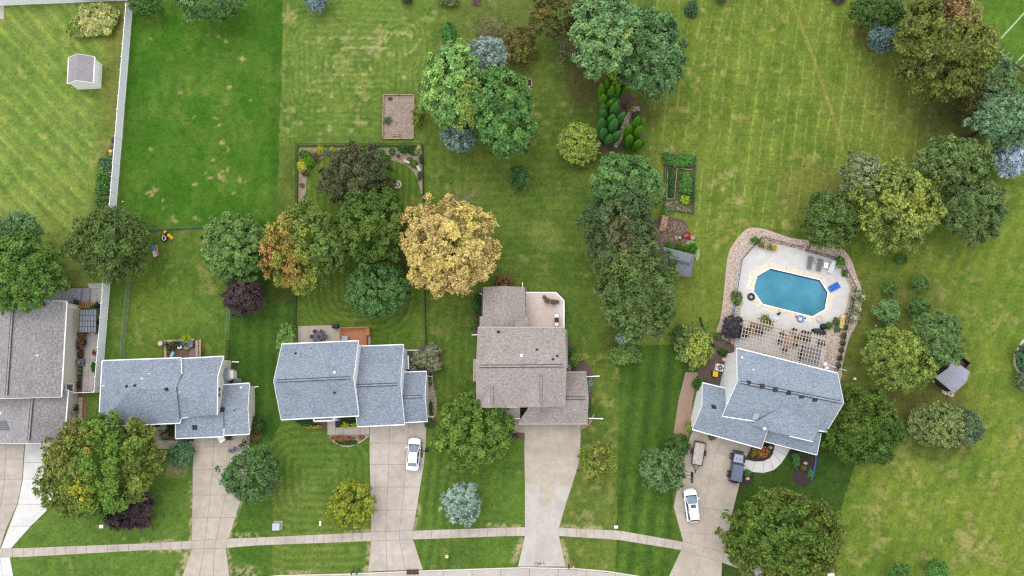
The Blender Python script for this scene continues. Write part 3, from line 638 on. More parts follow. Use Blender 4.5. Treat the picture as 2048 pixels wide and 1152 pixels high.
def gable(root, A, B, Cc, D, rise, roofm, wallm, ov_e=.42, ov_r=.14, trimm=None, gut=True, wall=True, z0=0.0, ridge=True, rw=.42, th=.14, RR=None):
    A, B, Cc, D = map(Vector, (A, B, Cc, D)); trimm = trimm or M['white']
    R1 = (A + D)/2 + Vector((0, 0, rise)); R2 = (B + Cc)/2 + Vector((0, 0, rise)); ctr = (A+B+Cc+D)/4
    if RR: R1, R2 = RR
    rf = roof_part(root, [(A, B, R2, R1), (R1, R2, Cc, D)], roofm, th)
    sA, sC = out2d(A, B, ctr), out2d(Cc, D, ctr); s1, s2 = out2d(A, D, ctr), out2d(B, Cc, ctr)
    if gut: trim(root, [(A, B, sA), (Cc, D, sC)], trimm, .13, .13, 'gutter')
    trim(root, [(A, R1, s1), (R1, D, s1), (B, R2, s2), (R2, Cc, s2)], trimm, .05, .2, 'rake_trim', .035)
    if ridge:
        d = (R2 - R1).normalized(); mb = MB(); mb.beam(R1 + d*.45 + Vector((0,0,-.01)), R2 - d*.45 + Vector((0,0,-.01)), rw, .05)
        mb.build('ridge_vent', M['dark'], root)
        cap = [R1 + d*.4 + Vector((0,0,.05)), R2 - d*.4 + Vector((0,0,.05))]; sd = Vector((-d.y, d.x, 0))
        roof_part(root, [(cap[0]-sd*(rw/2-.11), cap[1]-sd*(rw/2-.11), cap[1]+sd*(rw/2-.11), cap[0]+sd*(rw/2-.11))], roofm, .04, 'ridge_cap')
    if wall:
        dx = (B - A).normalized(); dx.z = 0; dy = (D - A); W = Vector((dy.x, dy.y, 0)).length; dy = Vector((dy.x, dy.y, 0)).normalized()
        def inset(p, ex, ey): return p + dx*ex + dy*ey
        a, b, c, d = inset(A, ov_r, ov_e), inset(B, -ov_r, ov_e), inset(Cc, -ov_r, -ov_e), inset(D, ov_r, -ov_e)
        up = rise * ov_e / (W/2) - th - .02
        r1, r2 = (a+d)/2, (b+c)/2; ze = A.z + up
        t = [Vector((p.x, p.y, ze)) for p in (a, b, c, d)]; g = [Vector((p.x, p.y, z0)) for p in (a, b, c, d)]
        r1 = Vector((r1.x, r1.y, A.z + rise - th - .02)); r2 = Vector((r2.x, r2.y, A.z + rise - th - .02))
        mb = MB(); mb.add(g + t + [r1, r2], [(0,1,5,4), (1,2,6,9,5), (2,3,7,6), (3,0,4,8,7)])
        mb.build('wall', wallm, root)
    return R1, R2
def footprint_wall(root, pts, h, m, inset=.35, z0=0.0):
    n = len(pts); ps = [Vector((p[0], p[1], 0)) for p in pts]
    area = sum(ps[i].x*ps[(i+1) % n].y - ps[(i+1) % n].x*ps[i].y for i in range(n))
    if area < 0: ps = ps[::-1]
    q = []
    for i in range(n):
        a, b, c = ps[i-1], ps[i], ps[(i+1) % n]; d1, d2 = (b-a).normalized(), (c-b).normalized()
        n1, n2 = Vector((-d1.y, d1.x, 0)), Vector((-d2.y, d2.x, 0)); bi = n1 + n2
        bi = bi / max(bi.dot(n1), .4) if bi.length > .1 else n1
        q.append(b + bi*inset)
    mb = MB(); mb.prism([(p.x, p.y) for p in q], z0, h); return mb.build('wall', m, root)
def vent_box(root, px, py, s=.38, m=None, name='roof_vent', h=.16):
    p, n = roof_hit(px, py); mb = MB(); z = n.normalized(); x = Vector((1, 0, 0)); y = z.cross(x).normalized(); x = y.cross(z)
    MM = Matrix((x, y, z)).transposed()
    mb.box(p + z*h*.45, (s, s*.9, h), M=MM); mb.box(p + z*.015, (s*1.25, s*1.25, .03), M=MM)
    return mb.build(name, m or M['dark'], root)
def vent_pipe(root, px, py, m=None, r=.07, h=.4):
    p, n = roof_hit(px, py); mb = MB(); mb.tube(p, p + Vector((0, 0, h)), r, r, 8); mb.lathe(p - n*.03, [(r*2.4, 0), (r*1.6, .08), (r, .14)], 10)
    return mb.build('vent_pipe', m or M['white'], root)
def window_on(root, a, b, z0, z1, panes=2, frame=None):
    """a,b: ground points along the wall (left to right seen from outside); flat window standing 4 cm proud"""
    a, b = Vector(a), Vector(b); d = (b-a).normalized(); n = Vector((d.y, -d.x, 0)); mb = MB()
    L = (b-a).length; c = lambda u, z, o=.03: a + d*u + n*o + Vector((0, 0, z))
    for u in (0, L): mb.beam(c(u, z0-.05), c(u, z1+.05), .1, .06, up=n)
    for z in (z0, z1): mb.beam(c(0, z), c(L, z), .06, .1)
    f = mb.build('window', frame or M['white'], root)
    for i in range(panes):
        u0, u1 = L*i/panes + .06, L*(i+1)/panes - .03
        g = MB(); g.add([c(u0, z0+.05, .02), c(u1, z0+.05, .02), c(u1, z1-.05, .02), c(u0, z1-.05, .02)], [(0,1,2,3)]); g.build('pane', M['glass'], f)
    return f
def downspout(root, pts, r=.05, name='downspout'):
    mb = MB()
    for a, b in zip(pts[:-1], pts[1:]): mb.beam(a, b, r*2, r*1.6)
    return mb.build(name, M['white'], root)
def ac_unit(label, px, py, s=.85, rz=0.0, top=None):
    p = P(px, py, .8); p.z = 0; r = thing('air_conditioner', label, 'air conditioner', p, rz, 'air conditioners beside the houses')
    def lb(mb, nm, mt, par=r): return mb.build(nm, mt, par, local=True)
    lb(MB().box((0,0,.05), (s*1.15, s*1.15, .1)), 'pad', M['conc_grey'])
    lb(MB().box((0,0,.45), (s, s, .7)), 'cabinet', top or M['grey'])
    mb = MB(); mb.lathe((0,0,.8), [(s*.42, 0), (s*.44, .03), (s*.40, .05)], 20); lb(mb, 'fan_opening', M['black'])
    fb = MB()
    for k in range(4):
        a = k*math.pi/2+.4; fb.box((math.cos(a)*s*.2, math.sin(a)*s*.2, .865), (s*.36, s*.16, .02), a)
    fb.lathe((0,0,.855), [(s*.1, 0), (s*.1, .05), (s*.02, .06)], 10); lb(fb, 'fan', M['grey'])
    g = MB()
    for rr in (.18, .3, .41): g.torus((0,0,.9), s*rr, .008, 16, 4)
    for k in range(6): a = k*math.pi/3; g.beam((0,0,.9), (math.cos(a)*s*.42, math.sin(a)*s*.42, .9), .012, .012)
    lb(g, 'guard', M['grey'])
    return r
def PX3(*a): return [P(*q) for q in a]

# house at the left edge -------------------------------------------------------
h0 = thing('house', 'large house with pale grey shingle roof cut by the left edge', 'house', P(60, 740))
A, B = P(133, 602.5, 4.0), P(122, 794, 4.0); e = P(26, 603, 6.8); wdt = 2*(A.x - e.x)
Cc, D = B - Vector((wdt, .3, 0)), A - Vector((wdt, .3, 0))
gable(h0, A, B, Cc, D, 2.8, M['roof_grey'], M['side_beige'], ov_e=.38)
A, B = P(136, 780, 2.9), P(127.5, 884.5, 2.9); e = P(60, 840, 5); wdt = 2*(A.x - e.x)
gable(h0, A, B, B - Vector((wdt*2.0, .1, 1.0)), A - Vector((wdt*2.0, .1, 1.0)), 2.1, M['roof_grey'], M['side_beige'], ov_e=.3, wall=False, RR=(A + Vector((-wdt/2, 0, 2.1)), B + Vector((-wdt/2, 0, 2.1))))
footprint_wall(h0, [A, B, B - Vector((wdt*2.0, 0, 0)), A - Vector((wdt*2.0, 0, 0))], 1.85, M['side_beige'], .34); MB().beam(A + Vector((-.36,-.3,-.62)), B + Vector((-.36,.3,-.62)), .1, 1.0).build('wall', M['side_beige'], h0)
vent_pipe(h0, 75, 711); vent_box(h0, 1, 826, .3, M['white'])
sp = [roof_hit(x, y)[0] + Vector((0,0,.09)) for x, y in ((-30, 842), (12, 842), (18.5, 860), (-30, 860))]
pm = MB(); pm.add(sp + [q - Vector((0,0,.06)) for q in sp], [(0,1,2,3), (0,4,5,1), (1,5,6,2), (2,6,7,3), (3,7,4,0)]); pan = pm.build('solar_panel', M['panel'], h0)
gb = MB()
for i in range(17):
    u = i/16; gb.beam(sp[0].lerp(sp[1], u)+Vector((0,0,.01)), sp[3].lerp(sp[2], u)+Vector((0,0,.01)), .035, .02)
for i in range(6):
    u = i/5; gb.beam(sp[0].lerp(sp[3], u)+Vector((0,0,.012)), sp[1].lerp(sp[2], u)+Vector((0,0,.012)), .035, .02)
gb.build('panel_frame', M['grey'], pan)
wy_ = P(146, 770, 1.8)
window_on(h0, (P(139, 790, 2.0).x+.0, P(139, 783, 2).y, 0), (P(139, 760, 2.0).x+.12, P(139, 768, 2).y, 0), 1.3, 2.9)
trim(h0, [(Vector((P(161.5,617.5,0).x-.02, P(161.5,617.5,0).y, .05)), Vector((P(161.5,617.5,0).x-.02, P(161.5,617.5,0).y, 4.0)), Vector((1,0,0)))], M['white'], .12, .12, 'corner_board', .06)

# twin hip-and-gable blue-grey house -------------------------------------------
h1 = thing('house', 'blue-grey roofed house nearest the white fence with bicycles outside its garage', 'house', P(340, 800))
E = 3.7
NWc, K1, A1, A2, SWc, S1 = P(205,722,E), P(362,716.3,E), P(262,778,6.3), P(352,776,6.3), P(198,852,E), P(360,845.6,E)
K1b = P(363,748,5.3)
roof_part(h1, [(NWc, K1, K1b, A2, A1), (NWc, A1, SWc), (SWc, A1, A2, S1)], M['roof_blue'])
N0, NE, RE, SE, S3, S2, RW = P(360,718,3.4), P(447,713.3,3.5), P(435,752.5,5.7), P(434,829.5,4.4), P(377,834,3.7), P(361,836.5,3.7), P(345,773,6.1)
roof_part(h1, [(N0, NE, RE, RW), (RW, RE, SE, S3, S2)], M['roof_blue'])
up = Vector((0, 0, 1))
trim(h1, [(NWc, K1, Vector((0,1,0))), (N0, NE, Vector((0,1,0))), (SWc, S1, Vector((0,-1,0))), (NWc, SWc, Vector((-1,0,0)))], M['white'], .13, .13, 'gutter')
trim(h1, [(K1, K1b, Vector((1,0,0))), (NE, RE, Vector((1,0,0))), (RE, SE, Vector((1,0,0))), (S1, S2, Vector((1,0,0))), (S2, S3, Vector((0,-1,0)))], M['white'], .08, .2, 'rake_trim', .04)
w1 = [P(205,722,3.6), P(362,717,3.6), P(447,714,3.6), P(441,829,3.6), P(377,834,3.6), P(361,836,3.6), P(360,846,3.6), P(198,852,3.6)]
footprint_wall(h1, w1, 3.52, M['side_cream'], .34)
qa, qb = P(447,714,3.6)+Vector((-.36,-.4,0)), P(441,829,3.6)+Vector((-.36,.4,0)); xg = min(qa.x, qb.x) - .1
MB().add([(qa.x-.01, qa.y, 3.4), (qa.x-.3, P(435,752.5,5.7).y, 5.4), (qb.x-.2, qb.y, 4.3), (qb.x-.01, qb.y, 3.4)], [(0,1,2,3)]).build('gable_wall', M['side_cream'], h1)
ga = [P(444,770.5,2.4), P(499,767,2.4), P(498.8,867.5,2.4), P(444,870.3,2.4)]
gable(h1, ga[0], ga[1], ga[2], ga[3], .6, M['roof_blue'], M['side_cream'], ov_e=.35, ov_r=.12, ridge=False)
fg = [P(351.5,846.5,3.0), P(448,842,3.9), P(448,872.2,2.75), P(351.5,876.5,2.75)]
roof_part(h1, [(P(351.5,829,3.3), P(446,824,3.3), P(447.5,872.3,2.45), P(351.5,876.5,2.45))], M['roof_blue'])
trim(h1, [(P(351.5,876.5,2.45), P(447.5,872.3,2.45), Vector((0,-1,0)))], M['white'], .13, .13, 'gutter')
trim(h1, [(P(351.5,846,3.0), P(351.5,876.5,2.45), Vector((-1,0,0))), (P(447.5,857,2.75), P(447.5,872.3,2.45), Vector((1,0,0)))], M['white'], .08, .2, 'rake_trim', .04)
footprint_wall(h1, [P(351.5,838,2.7), P(447,834,2.7), P(447.5,872.3,2.4), P(351.5,876.5,2.4)], 2.36, M['side_cream'], .3)
# little roofed bump-out on the east side
bb = [P(442,737,2.2), P(457,736.5,2.2), P(457.5,761.5,2.2), P(442,762,2.2)]
rr = [P(439,749,2.8), P(455,749,2.8)]
roof_part(h1, [(bb[0], bb[1], rr[1], rr[0]), (rr[0], rr[1], bb[2], bb[3])], M['roof_blue_two'], .1)
MB().prism([(p.x, p.y) for p in (P(450,742,1.9), P(467,741,1.1), P(468,757,1.1), P(450,758,1.9))], 0, 1.35).build('chimney_chase', M['white'], h1)
footprint_wall(h1, bb, 2.1, M['side_cream'], .08); vent_pipe(h1, 462, 749, M['grey'], .1, .25)
for x, y in ((253.5,772.5),(269.5,771.5),(333,778.5),(353,777),(371.5,782)): vent_box(h1, x, y, .3 if x < 300 or x > 340 else .4)
for x, y in ((287,783),(235,783.5)): vent_box(h1, x, y, .45, M['roof_blue_two'], 'roof_vent', .12)
vent_box(h1, 445, 819, .48); vent_box(h1, 389.5, 855, .55)
for x, y in ((208,772),(299,747.5),(285,757.5),(362,783.5)): vent_pipe(h1, x, y)
vent_pipe(h1, 469, 820.5, M['dark'], .06, .25); vent_box(h1, 482.5, 775, .22, M['white'])
for (ya, yb) in ((775, 783), (786, 794)):
    g = MB(); xa = P(435.8, ya, 4.7).x + .1
    g.add([(xa, P(435, ya, 4.7).y, 4.1), (xa, P(435, yb, 4.7).y, 4.1), (xa-.01, P(435, yb, 4.7).y, 4.9), (xa-.01, P(435, ya, 4.7).y, 4.9)], [(0,1,2,3)]); g.build('window', M['glass'], h1)
downspout(h1, [P(464,723.5,.1), P(478,724,.1)], .07); downspout(h1, [P(501,774,.4), P(506,775,.2), P(517,772.5,.1)], .06)
downspout(h1, [P(496.5,859.5,.1), P(504,860,.1)], .06)
ac_unit('dark-fanned air conditioner beside the small roofed bump-out', 471.5, 764)

# house with the white porch --------------------------------------------------
h2 = thing('house', 'blue-grey house of three stepped gable roofs with the white porch', 'house', P(700, 770))
gable(h2, *PX3((564,688.7,5.3), (717,682.3,5.3), (717.5,831,5.3), (562.5,838.7,5.3)), 3.1, M['roof_blue'], M['side_white'], ov_r=.04)
gable(h2, *PX3((712,693.2,3.6), (807,690,3.6), (809,848.3,3.6), (715,852.6,3.6)), 3.0, M['roof_blue'], M['side_white'], ov_r=.04)
gable(h2, *PX3((803,745,2.6), (852.8,743.5,2.6), (854.7,842,2.6), (805,844.6,2.6)), 2.2, M['roof_blue'], M['side_white'], ov_r=.04)
q = [P(805,711.5,2.7), P(815.5,711,2.4), P(816.5,738.5,2.4), P(804.5,739,2.7)]
roof_part(h2, [q], M['roof_blue_two'], .1); trim(h2, [(q[1], q[2], Vector((1,0,0)))], M['white'], .1, .14, 'gutter')
footprint_wall(h2, q, 2.3, M['side_white'], .1)
for x, y in ((591,707),(669,785)): vent_pipe(h2, x, y, M['dark'], .09, .25)
for x, y in ((602,708),(694.5,694)): vent_pipe(h2, x, y, M['grey'], .07, .3)
vent_box(h2, 669, 745, .26, M['white'])
# porch
po = [P(628,829,.5), P(680,827,.5), P(680,841.5,.5), P(628,843.5,.5)]
MB().prism([(p.x, p.y) for p in po], 0, .5).build('porch_floor', M['conc_tan'], h2)
pr = MB(); P0, P1, P2, P3 = [Vector((p.x, p.y, 0)) for p in po]
S_, T_ = P(628,842.5,2.9), P(668,841,2.9)
pr.beam(S_, T_, .22, .3); pr.beam(P(628.5,829,2.9), S_, .22, .3); pr.beam(P(668,828,2.9), T_, .3, .3); pr.build('porch_beam', M['white'], h2)
for x, y in ((629,842.5),(648,841.8),(667.5,841)):
    p = P(x, y, 2.75); MB().box((p.x, p.y, 1.62), (.2, .2, 2.24)).build('porch_post', M['white'], h2)
rl = MB(); rl.beam(P(629,842,1.4), P(665,840.8,1.4), .1, .08)
for i in range(26):
    u = P(629,842,1.4).lerp(P(665,840.8,1.4), i/25); rl.beam((u.x,u.y,.6), (u.x,u.y,1.36), .04, .04)
rl.build('porch_railing', M['white'], h2)
st = MB()
for k in range(3):
    u0, u1 = P(669+3.6*k, 831, .5-.14*k), P(669+3.6*k, 841.5, .5-.14*k); st.prism([(u0.x,u0.y),(u0.x+.32,u0.y),(u1.x+.32,u1.y),(u1.x,u1.y)], 0, .5-.14*k+.01)
st.build('porch_step', M['conc_new'], h2)
for a, b in (((808,700.5),(840,700.2)), ((855,752.5),(865,752.5)), ((856,833.5),(868,833.5))): downspout(h2, [P(*a, .12), P(*b, .1)], .055)
ac_unit('air conditioner between the round shrubs and the right gable of the porch house', 825, 738, .8)

# brown-roofed house ------------------------------------------------------------
h3 = thing('house', 'brown-shingled house with the pale timber deck', 'house', P(1040, 740)); TR = M['brown_trim']
r1, r2 = gable(h3, *PX3((956.4,655.2,5.4), (1128.2,655.8,5.4), (1129.6,811.5,5.4), (953.6,814.5,5.4)), 2.9, M['roof_taupe'], M['side_taupe'], ov_r=.25, trimm=TR)
def cross_gable(root, xl, xr, xm, ye, yr, he, hr, m):
    EL, ER, AF = P(xl, ye, he), P(xr, ye, he), P(xm, ye - 1.0, hr)
    AF = Vector((AF.x, EL.y - .05, hr))
    rb, _ = roof_hit(xm, yr); t = rb.copy(); t.z = hr
    roof_part(root, [(EL, AF, t), (ER, AF, t)], m, .1)
    MB().add([EL + Vector((.3,.35,-.1)), ER + Vector((-.3,.35,-.1)), AF + Vector((0,.35,-.2))], [(0,1,2)]).build('gable_wall', M['side_taupe'], root)
    d = (t - AF).normalized(); MB().beam(AF + d*.3 + Vector((0,0,.0)), t - d*.5, .34, .05).build('ridge_vent', M['dark'], root)
    sd = Vector((d.y, -d.x, 0)); c = [AF + d*.25 + up*.045, t - d*.45 + up*.045]
    roof_part(root, [(c[0]-sd*.1, c[0]+sd*.1, c[1]+sd*.1, c[1]-sd*.1)], m, .04, 'ridge_cap')
cross_gable(h3, 953.6, 1014, 984, 814.5, 766, 5.42, 7.0, M['roof_taupe'])
cross_gable(h3, 1034, 1129.6, 1082, 812.5, 738, 5.42, 7.75, M['roof_taupe'])
gable(h3, *PX3((1100,745.5,2.7), (1171.8,744.6,2.7), (1174,847,2.7), (1036.5,847.3,2.7)), 2.3, M['roof_taupe'], M['side_taupe'], ov_r=.2, trimm=TR, ov_e=.4)
q = [P(1010,812,3.9), P(1040,812,3.9), P(1040,836.3,2.8), P(1013,836.3,2.8)]
roof_part(h3, [q], M['roof_taupe']); trim(h3, [(q[3], q[2], Vector((0,-1,0)))], M['white'], .12, .13, 'gutter')
for x in (1015, 1034): p = P(x, 833, 2.6); MB().box((p.x, p.y+.1, 1.3), (.2, .2, 2.6)).build('porch_post', TR, h3)
# sunroom wing
gable(h3, *PX3((1050.5,575.4,3.4), (1049.5,656,3.4), (965,656,3.4), (966,575.2,3.4)), 1.2, M['roof_taupe'], M['side_taupe'], ov_e=.3, ov_r=.2, trimm=TR, ridge=False)
wg = [P(959.3,633,3.3), P(1055.5,634,3.3), P(1055.5,657,4.0), P(959.3,657,4.0)]
roof_part(h3, [(wg[0], P(985,633,3.5), P(985,657,4.45), wg[3]), (P(1030,634,3.5), wg[1], wg[2], P(1030,657,4.45))], M['roof_taupe'])
trim(h3, [(P(966,575.2,3.4), P(965,633,3.4), Vector((-1,0,0))), (P(1050.5,575.4,3.4), P(1049.5,634,3.4), Vector((1,0,0)))], M['white'], .1, .12, 'gutter')
footprint_wall(h3, wg, 3.2, M['side_taupe'], .25)
q = [P(1128,657,3.4), P(1134.5,659.5,3.1), P(1136.3,736,3.1), P(1128.5,736,3.4)]
roof_part(h3, [q], M['roof_taupe'], .1); footprint_wall(h3, q, 3.0, M['side_taupe'], .12)
q = [P(948,718,3.2), P(956,717,3.4), P(955,763,3.4), P(947.6,763,3.2)]
roof_part(h3, [q], M['roof_taupe'], .1); trim(h3, [(q[0], q[3], Vector((-1,0,0)))], TR, .1, .14, 'rake_trim'); footprint_wall(h3, q, 3.1, M['side_taupe'], .15)
vent_box(h3, 997, 664, .34); vent_box(h3, 1043, 711.5, .3, M['white'])
for x, y in ((1074,699.5),(1114.5,712),(1106,718.5)): vent_box(h3, x, y, .26, M['dark'], 'roof_vent', .14)
vent_box(h3, 1096, 684, .36, M['roof_taupe'], 'roof_vent', .1)
for pts in ([P(1173,753.5,.3), P(1199.5,752,.1)], [P(1177,836.5,.3), P(1206,837.5,.1)], [P(965,588,1.5), P(957.5,587.5,.15)], [P(956,669,1.5), P(944,670,.15)], [P(953,807,1), P(945,806.5,.15)], [P(1045,574,1), P(1045,565.5,.12)], [P(953,797,.2), P(953,815,.2)]): downspout(h3, pts, .075)
MB().prism([(p.x, p.y) for p in PX3((1129,722),(1141.5,722),(1141.5,746),(1129,746))], 0, .08).build('equipment_pad', M['conc_tan'], h3)
ac_unit('air conditioner on a pad beside the brown house', 1135.5, 733.5, .8)

# white-walled house with the pool ------------------------------------------------
h4 = thing('house', 'white-walled house with broad blue-grey roof below the pool', 'house', P(1540, 800))
a4, b4, c4_, d4 = P(1473.4,696.8,5.2), P(1675,747,5.2), P(1652.8,863,5.2), P(1444.6,831.8,5.2)
gable(h4, a4, b4, c4_, d4, 3.3, M['roof_blue_two'], M['side_white'], ov_r=.3, ov_e=.4)
g4 = [P(1405,766,3.0), P(1531,797,3.0), P(1522.5,896.5,2.9), P(1384.8,858.2,3.0)]
gable(h4, *g4, 2.35, M['roof_blue_two'], M['side_white'], ov_r=.25, ov_e=.35, ridge=False)
fl, fr_, am = P(1528,860,5.15), P(1625,882.5,5.15), P(1573,864,6.6)
am = (fl + fr_)/2 + Vector((0, 0, .5)); rb, _ = roof_hit(1566, 812); rb = rb + up*.05; vl = P(1503,848.5,5.22); vr, _ = roof_hit(1655, 808); vr = vr + up*.06
roof_part(h4, [(fl, am, rb, vl), (am, fr_, P(1637,861,5.3), vr, rb)], M['roof_blue_two'], .12)
d_ = (fr_ - fl).normalized(); so = Vector((d_.y, -d_.x, 0))
trim(h4, [(am, fr_, so)], M['white'], .1, .2, 'rake_trim', .04)
footprint_wall(h4, [P(1503,846,5.1), P(1528,859,5.1), P(1624,881,5.1), P(1637,858,5.1)], 5.05, M['side_white'], .25)
gw = MB(); gw.add([fl - so*.3 + d_*.3 - up*.15, fr_ - so*.3 - d_*.3 - up*.15, am - so*.3 - up*.2], [(0,1,2)]); gw.build('gable_wall', M['side_white'], h4)
pq = [P(1500,838,4.6), P(1642,866,4.6), P(1633.5,909.3,2.8), P(1526,881.5,2.8)]
roof_part(h4, [pq], M['roof_blue_two']); so2 = out2d(pq[3], pq[2], pq[0])
trim(h4, [(pq[3], pq[2], so2)], M['white'], .1, .13, 'gutter'); trim(h4, [(pq[1], pq[2], Vector((1,0,0)))], M['white'], .07, .2, 'rake_trim', .03)
footprint_wall(h4, [P(1500,838,2.7), P(1642,866,2.7), P(1636,893,2.7), P(1524,868,2.7)], 2.7, M['side_white'], .3)
for x, y in ((1530,883),(1562,891),(1596,899.5),(1629,908)):
    p = P(x, y, 2.65) - so2*.2; MB().box((p.x, p.y, 1.32), (.18, .18, 2.64)).build('porch_post', M['white'], h4)
for i in range(6): vent_box(h4, 1498 + 26.4*i, 765.5 + 6.8*i, .5, M['dark'])
vent_box(h4, 1427.5, 813.5, .5, M['dark'])
for x, y in ((1484,715.5),(1506.5,740.5)): vent_box(h4, x, y, .22, M['white'])
for x, y in ((1546,758.5),(1575,763)): vent_pipe(h4, x, y, M['grey'], .08, .35)
# skylight
c_, n_ = roof_hit(1511.5, 831.5); x_ = Vector((.975, -.22, 0)); y_ = n_.cross(x_).normalized(); x_ = y_.cross(n_); MM = Matrix((x_, y_, n_)).transposed()
skl = MB().box(c_ + n_*.06, (.85, 1.25, .14), M=MM).build('skylight', M['grey'], h4); MB().box(c_ + n_*.135, (.7, 1.1, .02), M=MM).build('pane', mat('skylight_glass', C(172, 190, 204), C(156, 176, 192), 2, .12, 0, 0, .6), skl)
bx, _ = roof_hit(1528, 857); MB().box(bx + up*.15, (.3, .35, .5), .25).build('gutter_end', M['white'], h4)
ac_unit('pale air conditioner by the white wall and yellow-lidded bin', 1440, 735, .95, R(-12), M['white'])
# ------------------------------------------------------------------ beds and borders
sheet('mulch_bed', [(806,692),(822,699),(835,697),(850,690),(872,688),(884,700),(882,728),(868,741),(866,753),(853,753),(853,742),(806,742)], .02, M['mulch'], 'mulch bed under three round shrubs by the porch house', 3)
sheet('gravel_strip', [(856,752),(865,753),(866,775),(872,792),(874,812),(871,833),(856,834)], .02, M['gravel_tan'], 'tan gravel strip along the right gable of the porch house', 2)
sheet('garden_bed', [(846,842),(858,836),(870,842),(869,852),(858,857),(848,853)], .02, M['mulch'], 'small round bed at the corner of the white sedan driveway', 3)
sheet('garden_bed', [(659,871),(735,868),(738,873),(722,883),(700,891),(680,888),(666,880)], .02, M['dirt'], 'half-moon flower bed below the porch path', 2)
sheet('garden_bed', [(590,842),(654,838),(654,856),(625,857),(603,852)], .02, M['mulch'], 'planted bed left of the white porch', 2)
sheet('garden_bed', [(671,836),(716,834),(716,853),(680,858),(671,855)], .02, M['mulch_dark'], 'planted bed right of the white porch', 2)
sheet('garden_bed', [(1023,866),(1049,866),(1049,882),(1040,878),(1024,876)], .02, M['mulch'], 'small mulch bed beside the pale-seamed driveway', 2)
sheet('garden_bed', [(1128,690),(1146,688),(1152,712),(1178,730),(1186,750),(1183,790),(1178,836),(1170,840),(1130,840)], .02, M['mulch'], 'planted bed along the right wall of the brown house', 2)
sheet('garden_bed', [(950,590),(968,586),(960,660),(946,664),(945,640)], .02, M['mulch'], 'planted bed along the left wall of the sunroom', 2)
sheet('garden_bed', [(938,822),(955,804),(955,836),(942,838)], .02, M['mulch'], 'mulch corner at the lower left wall of the brown house', 0)
MBb = sheet('garden_bed', [(1161,846),(1176,842),(1186,830),(1184,842),(1172,852),(1161,858)], .02, M['dirt'], 'curved pale-edged bed at the garage corner of the brown house', 2)
sheet('garden_bed', [(512,862),(524,868),(520,876),(503,880),(500,868)], .02, mat('red_mulch', C(150, 92, 74), C(110, 66, 54), 8, 1, .5), 'red mulch under the dark round bush by the bicycles', 2)
sheet('garden_bed', [(334,856),(354,848),(390,878),(352,884),(332,880)], .02, M['mulch'], 'planted bed by the leftmost blue-grey house entry', 1)
sheet('garden_bed', [(1140,0),(0,0),(0,0)] if False else [(1190,300),(1206,215),(1222,160),(1262,190),(1278,212),(1262,232),(1288,262),(1282,300),(1252,302)], .015, M['mulch'], 'shaded bed under the flame-shaped evergreens', 2)
# fenced garden border: broad ring between fence and lawn
sheet('garden_bed', [(598,296),(690,296),(655,312),(634,322),(618,340),(613,360),(612,386),(600,404),(597,404)], .02, M['dirt'], 'pinkish-brown border at the left corner of the black wire fence', 0)
sheet('garden_bed', [(735,296),(843,296),(845,386),(842,388),(836,362),(828,344),(812,330),(790,322),(760,318),(735,318)], .02, M['dirt'], 'pinkish-brown border at the right corner of the black wire fence', 0)
# dirt rectangle with timber frame
sheet('dirt_bed', [(767,190),(828,190),(827,277),(765,277)], .02, M['dirt'], 'bare dirt rectangle inside the timber frame')
# wood pile yard
sheet('mulch_yard', [(1300,448),(1322,436),(1352,436),(1372,445),(1378,470),(1386,482),(1380,500),(1336,500),(1318,512),(1300,514),(1284,480)], .02, M['mulch'], 'brown bark yard around the log pile', 3)
gc = sheet('ground_cover', [(1372,486),(1384,480),(1392,488),(1399,500),(1399,515),(1392,522),(1388,505)], .06, mat('variegated_leaves', C(190, 206, 150), C(120, 146, 86), 9, .9, .6), 'pale variegated ground cover beside the small hipped shed', 2, kind='stuff')
# gravel around the pool
sheet('gravel_bed', [(1430,672),(1440,640),(1447,590),(1452,540),(1459,500),(1485,465),(1502,455),(1530,458),(1555,467),(1583,476),(1620,481),(1665,488),(1690,502),(1705,525),(1714,555),(1724,580),(1722,615),(1713,650),(1702,668),(1692,700),(1684,735),(1680,765),(1640,790),(1500,700),(1470,706),(1440,700)], .012, M['gravel'], 'pinkish gravel ringing the pool deck', 2, kind='structure')
sheet('gravel_path', [(1371,744),(1396,745),(1391,775),(1385,800),(1381,850),(1374,880),(1347,866),(1357,800)], .016, M['gravel_tan'], 'reddish gravel strip left of the white-walled garage', 1)
sheet('mulch_bed', [(1427,672),(1468,690),(1474,700),(1455,712),(1445,745),(1430,790),(1396,790),(1396,745),(1405,735),(1420,705)], .024, M['mulch'], 'brown mulch by the yellow-lidded bin and pale air conditioner', 2)
sheet('mulch_bed', [(1497,886),(1530,885),(1548,888),(1546,904),(1536,917),(1520,922),(1505,920),(1491,916)], .02, M['mulch_dark'], 'dark mulch around the red-orange flowering shrub', 2)
sheet('mulch_bed', [(1486,941),(1503,944),(1508,956),(1501,968),(1486,972),(1477,968),(1480,950)], .02, M['mulch_dark'], 'dark mulch corner behind the dark boxy car', 3)
sheet('mulch_bed', [(1582,895),(1632,905),(1630,945),(1622,965),(1607,973),(1590,966),(1585,950),(1590,930),(1580,912)], .02, M['mulch_dark'], 'dark mulch bed by the blue hose', 3)
sheet('mulch_bed', [(2080,690),(2048,677),(2034,700),(2027,718),(2028,734),(2036,748),(2060,756),(2080,756)], .02, M['mulch'], 'mulch bed with stone edge at the right border', 2)
sheet('vegetable_soil', [(1328,309),(1391,314),(1386,428),(1326,420)], .02, mat('weedy_soil', C(84,104,58), C(92,80,64), 1.6, 1, .6), 'weedy dark soil of the wire-fenced vegetable garden', 0)
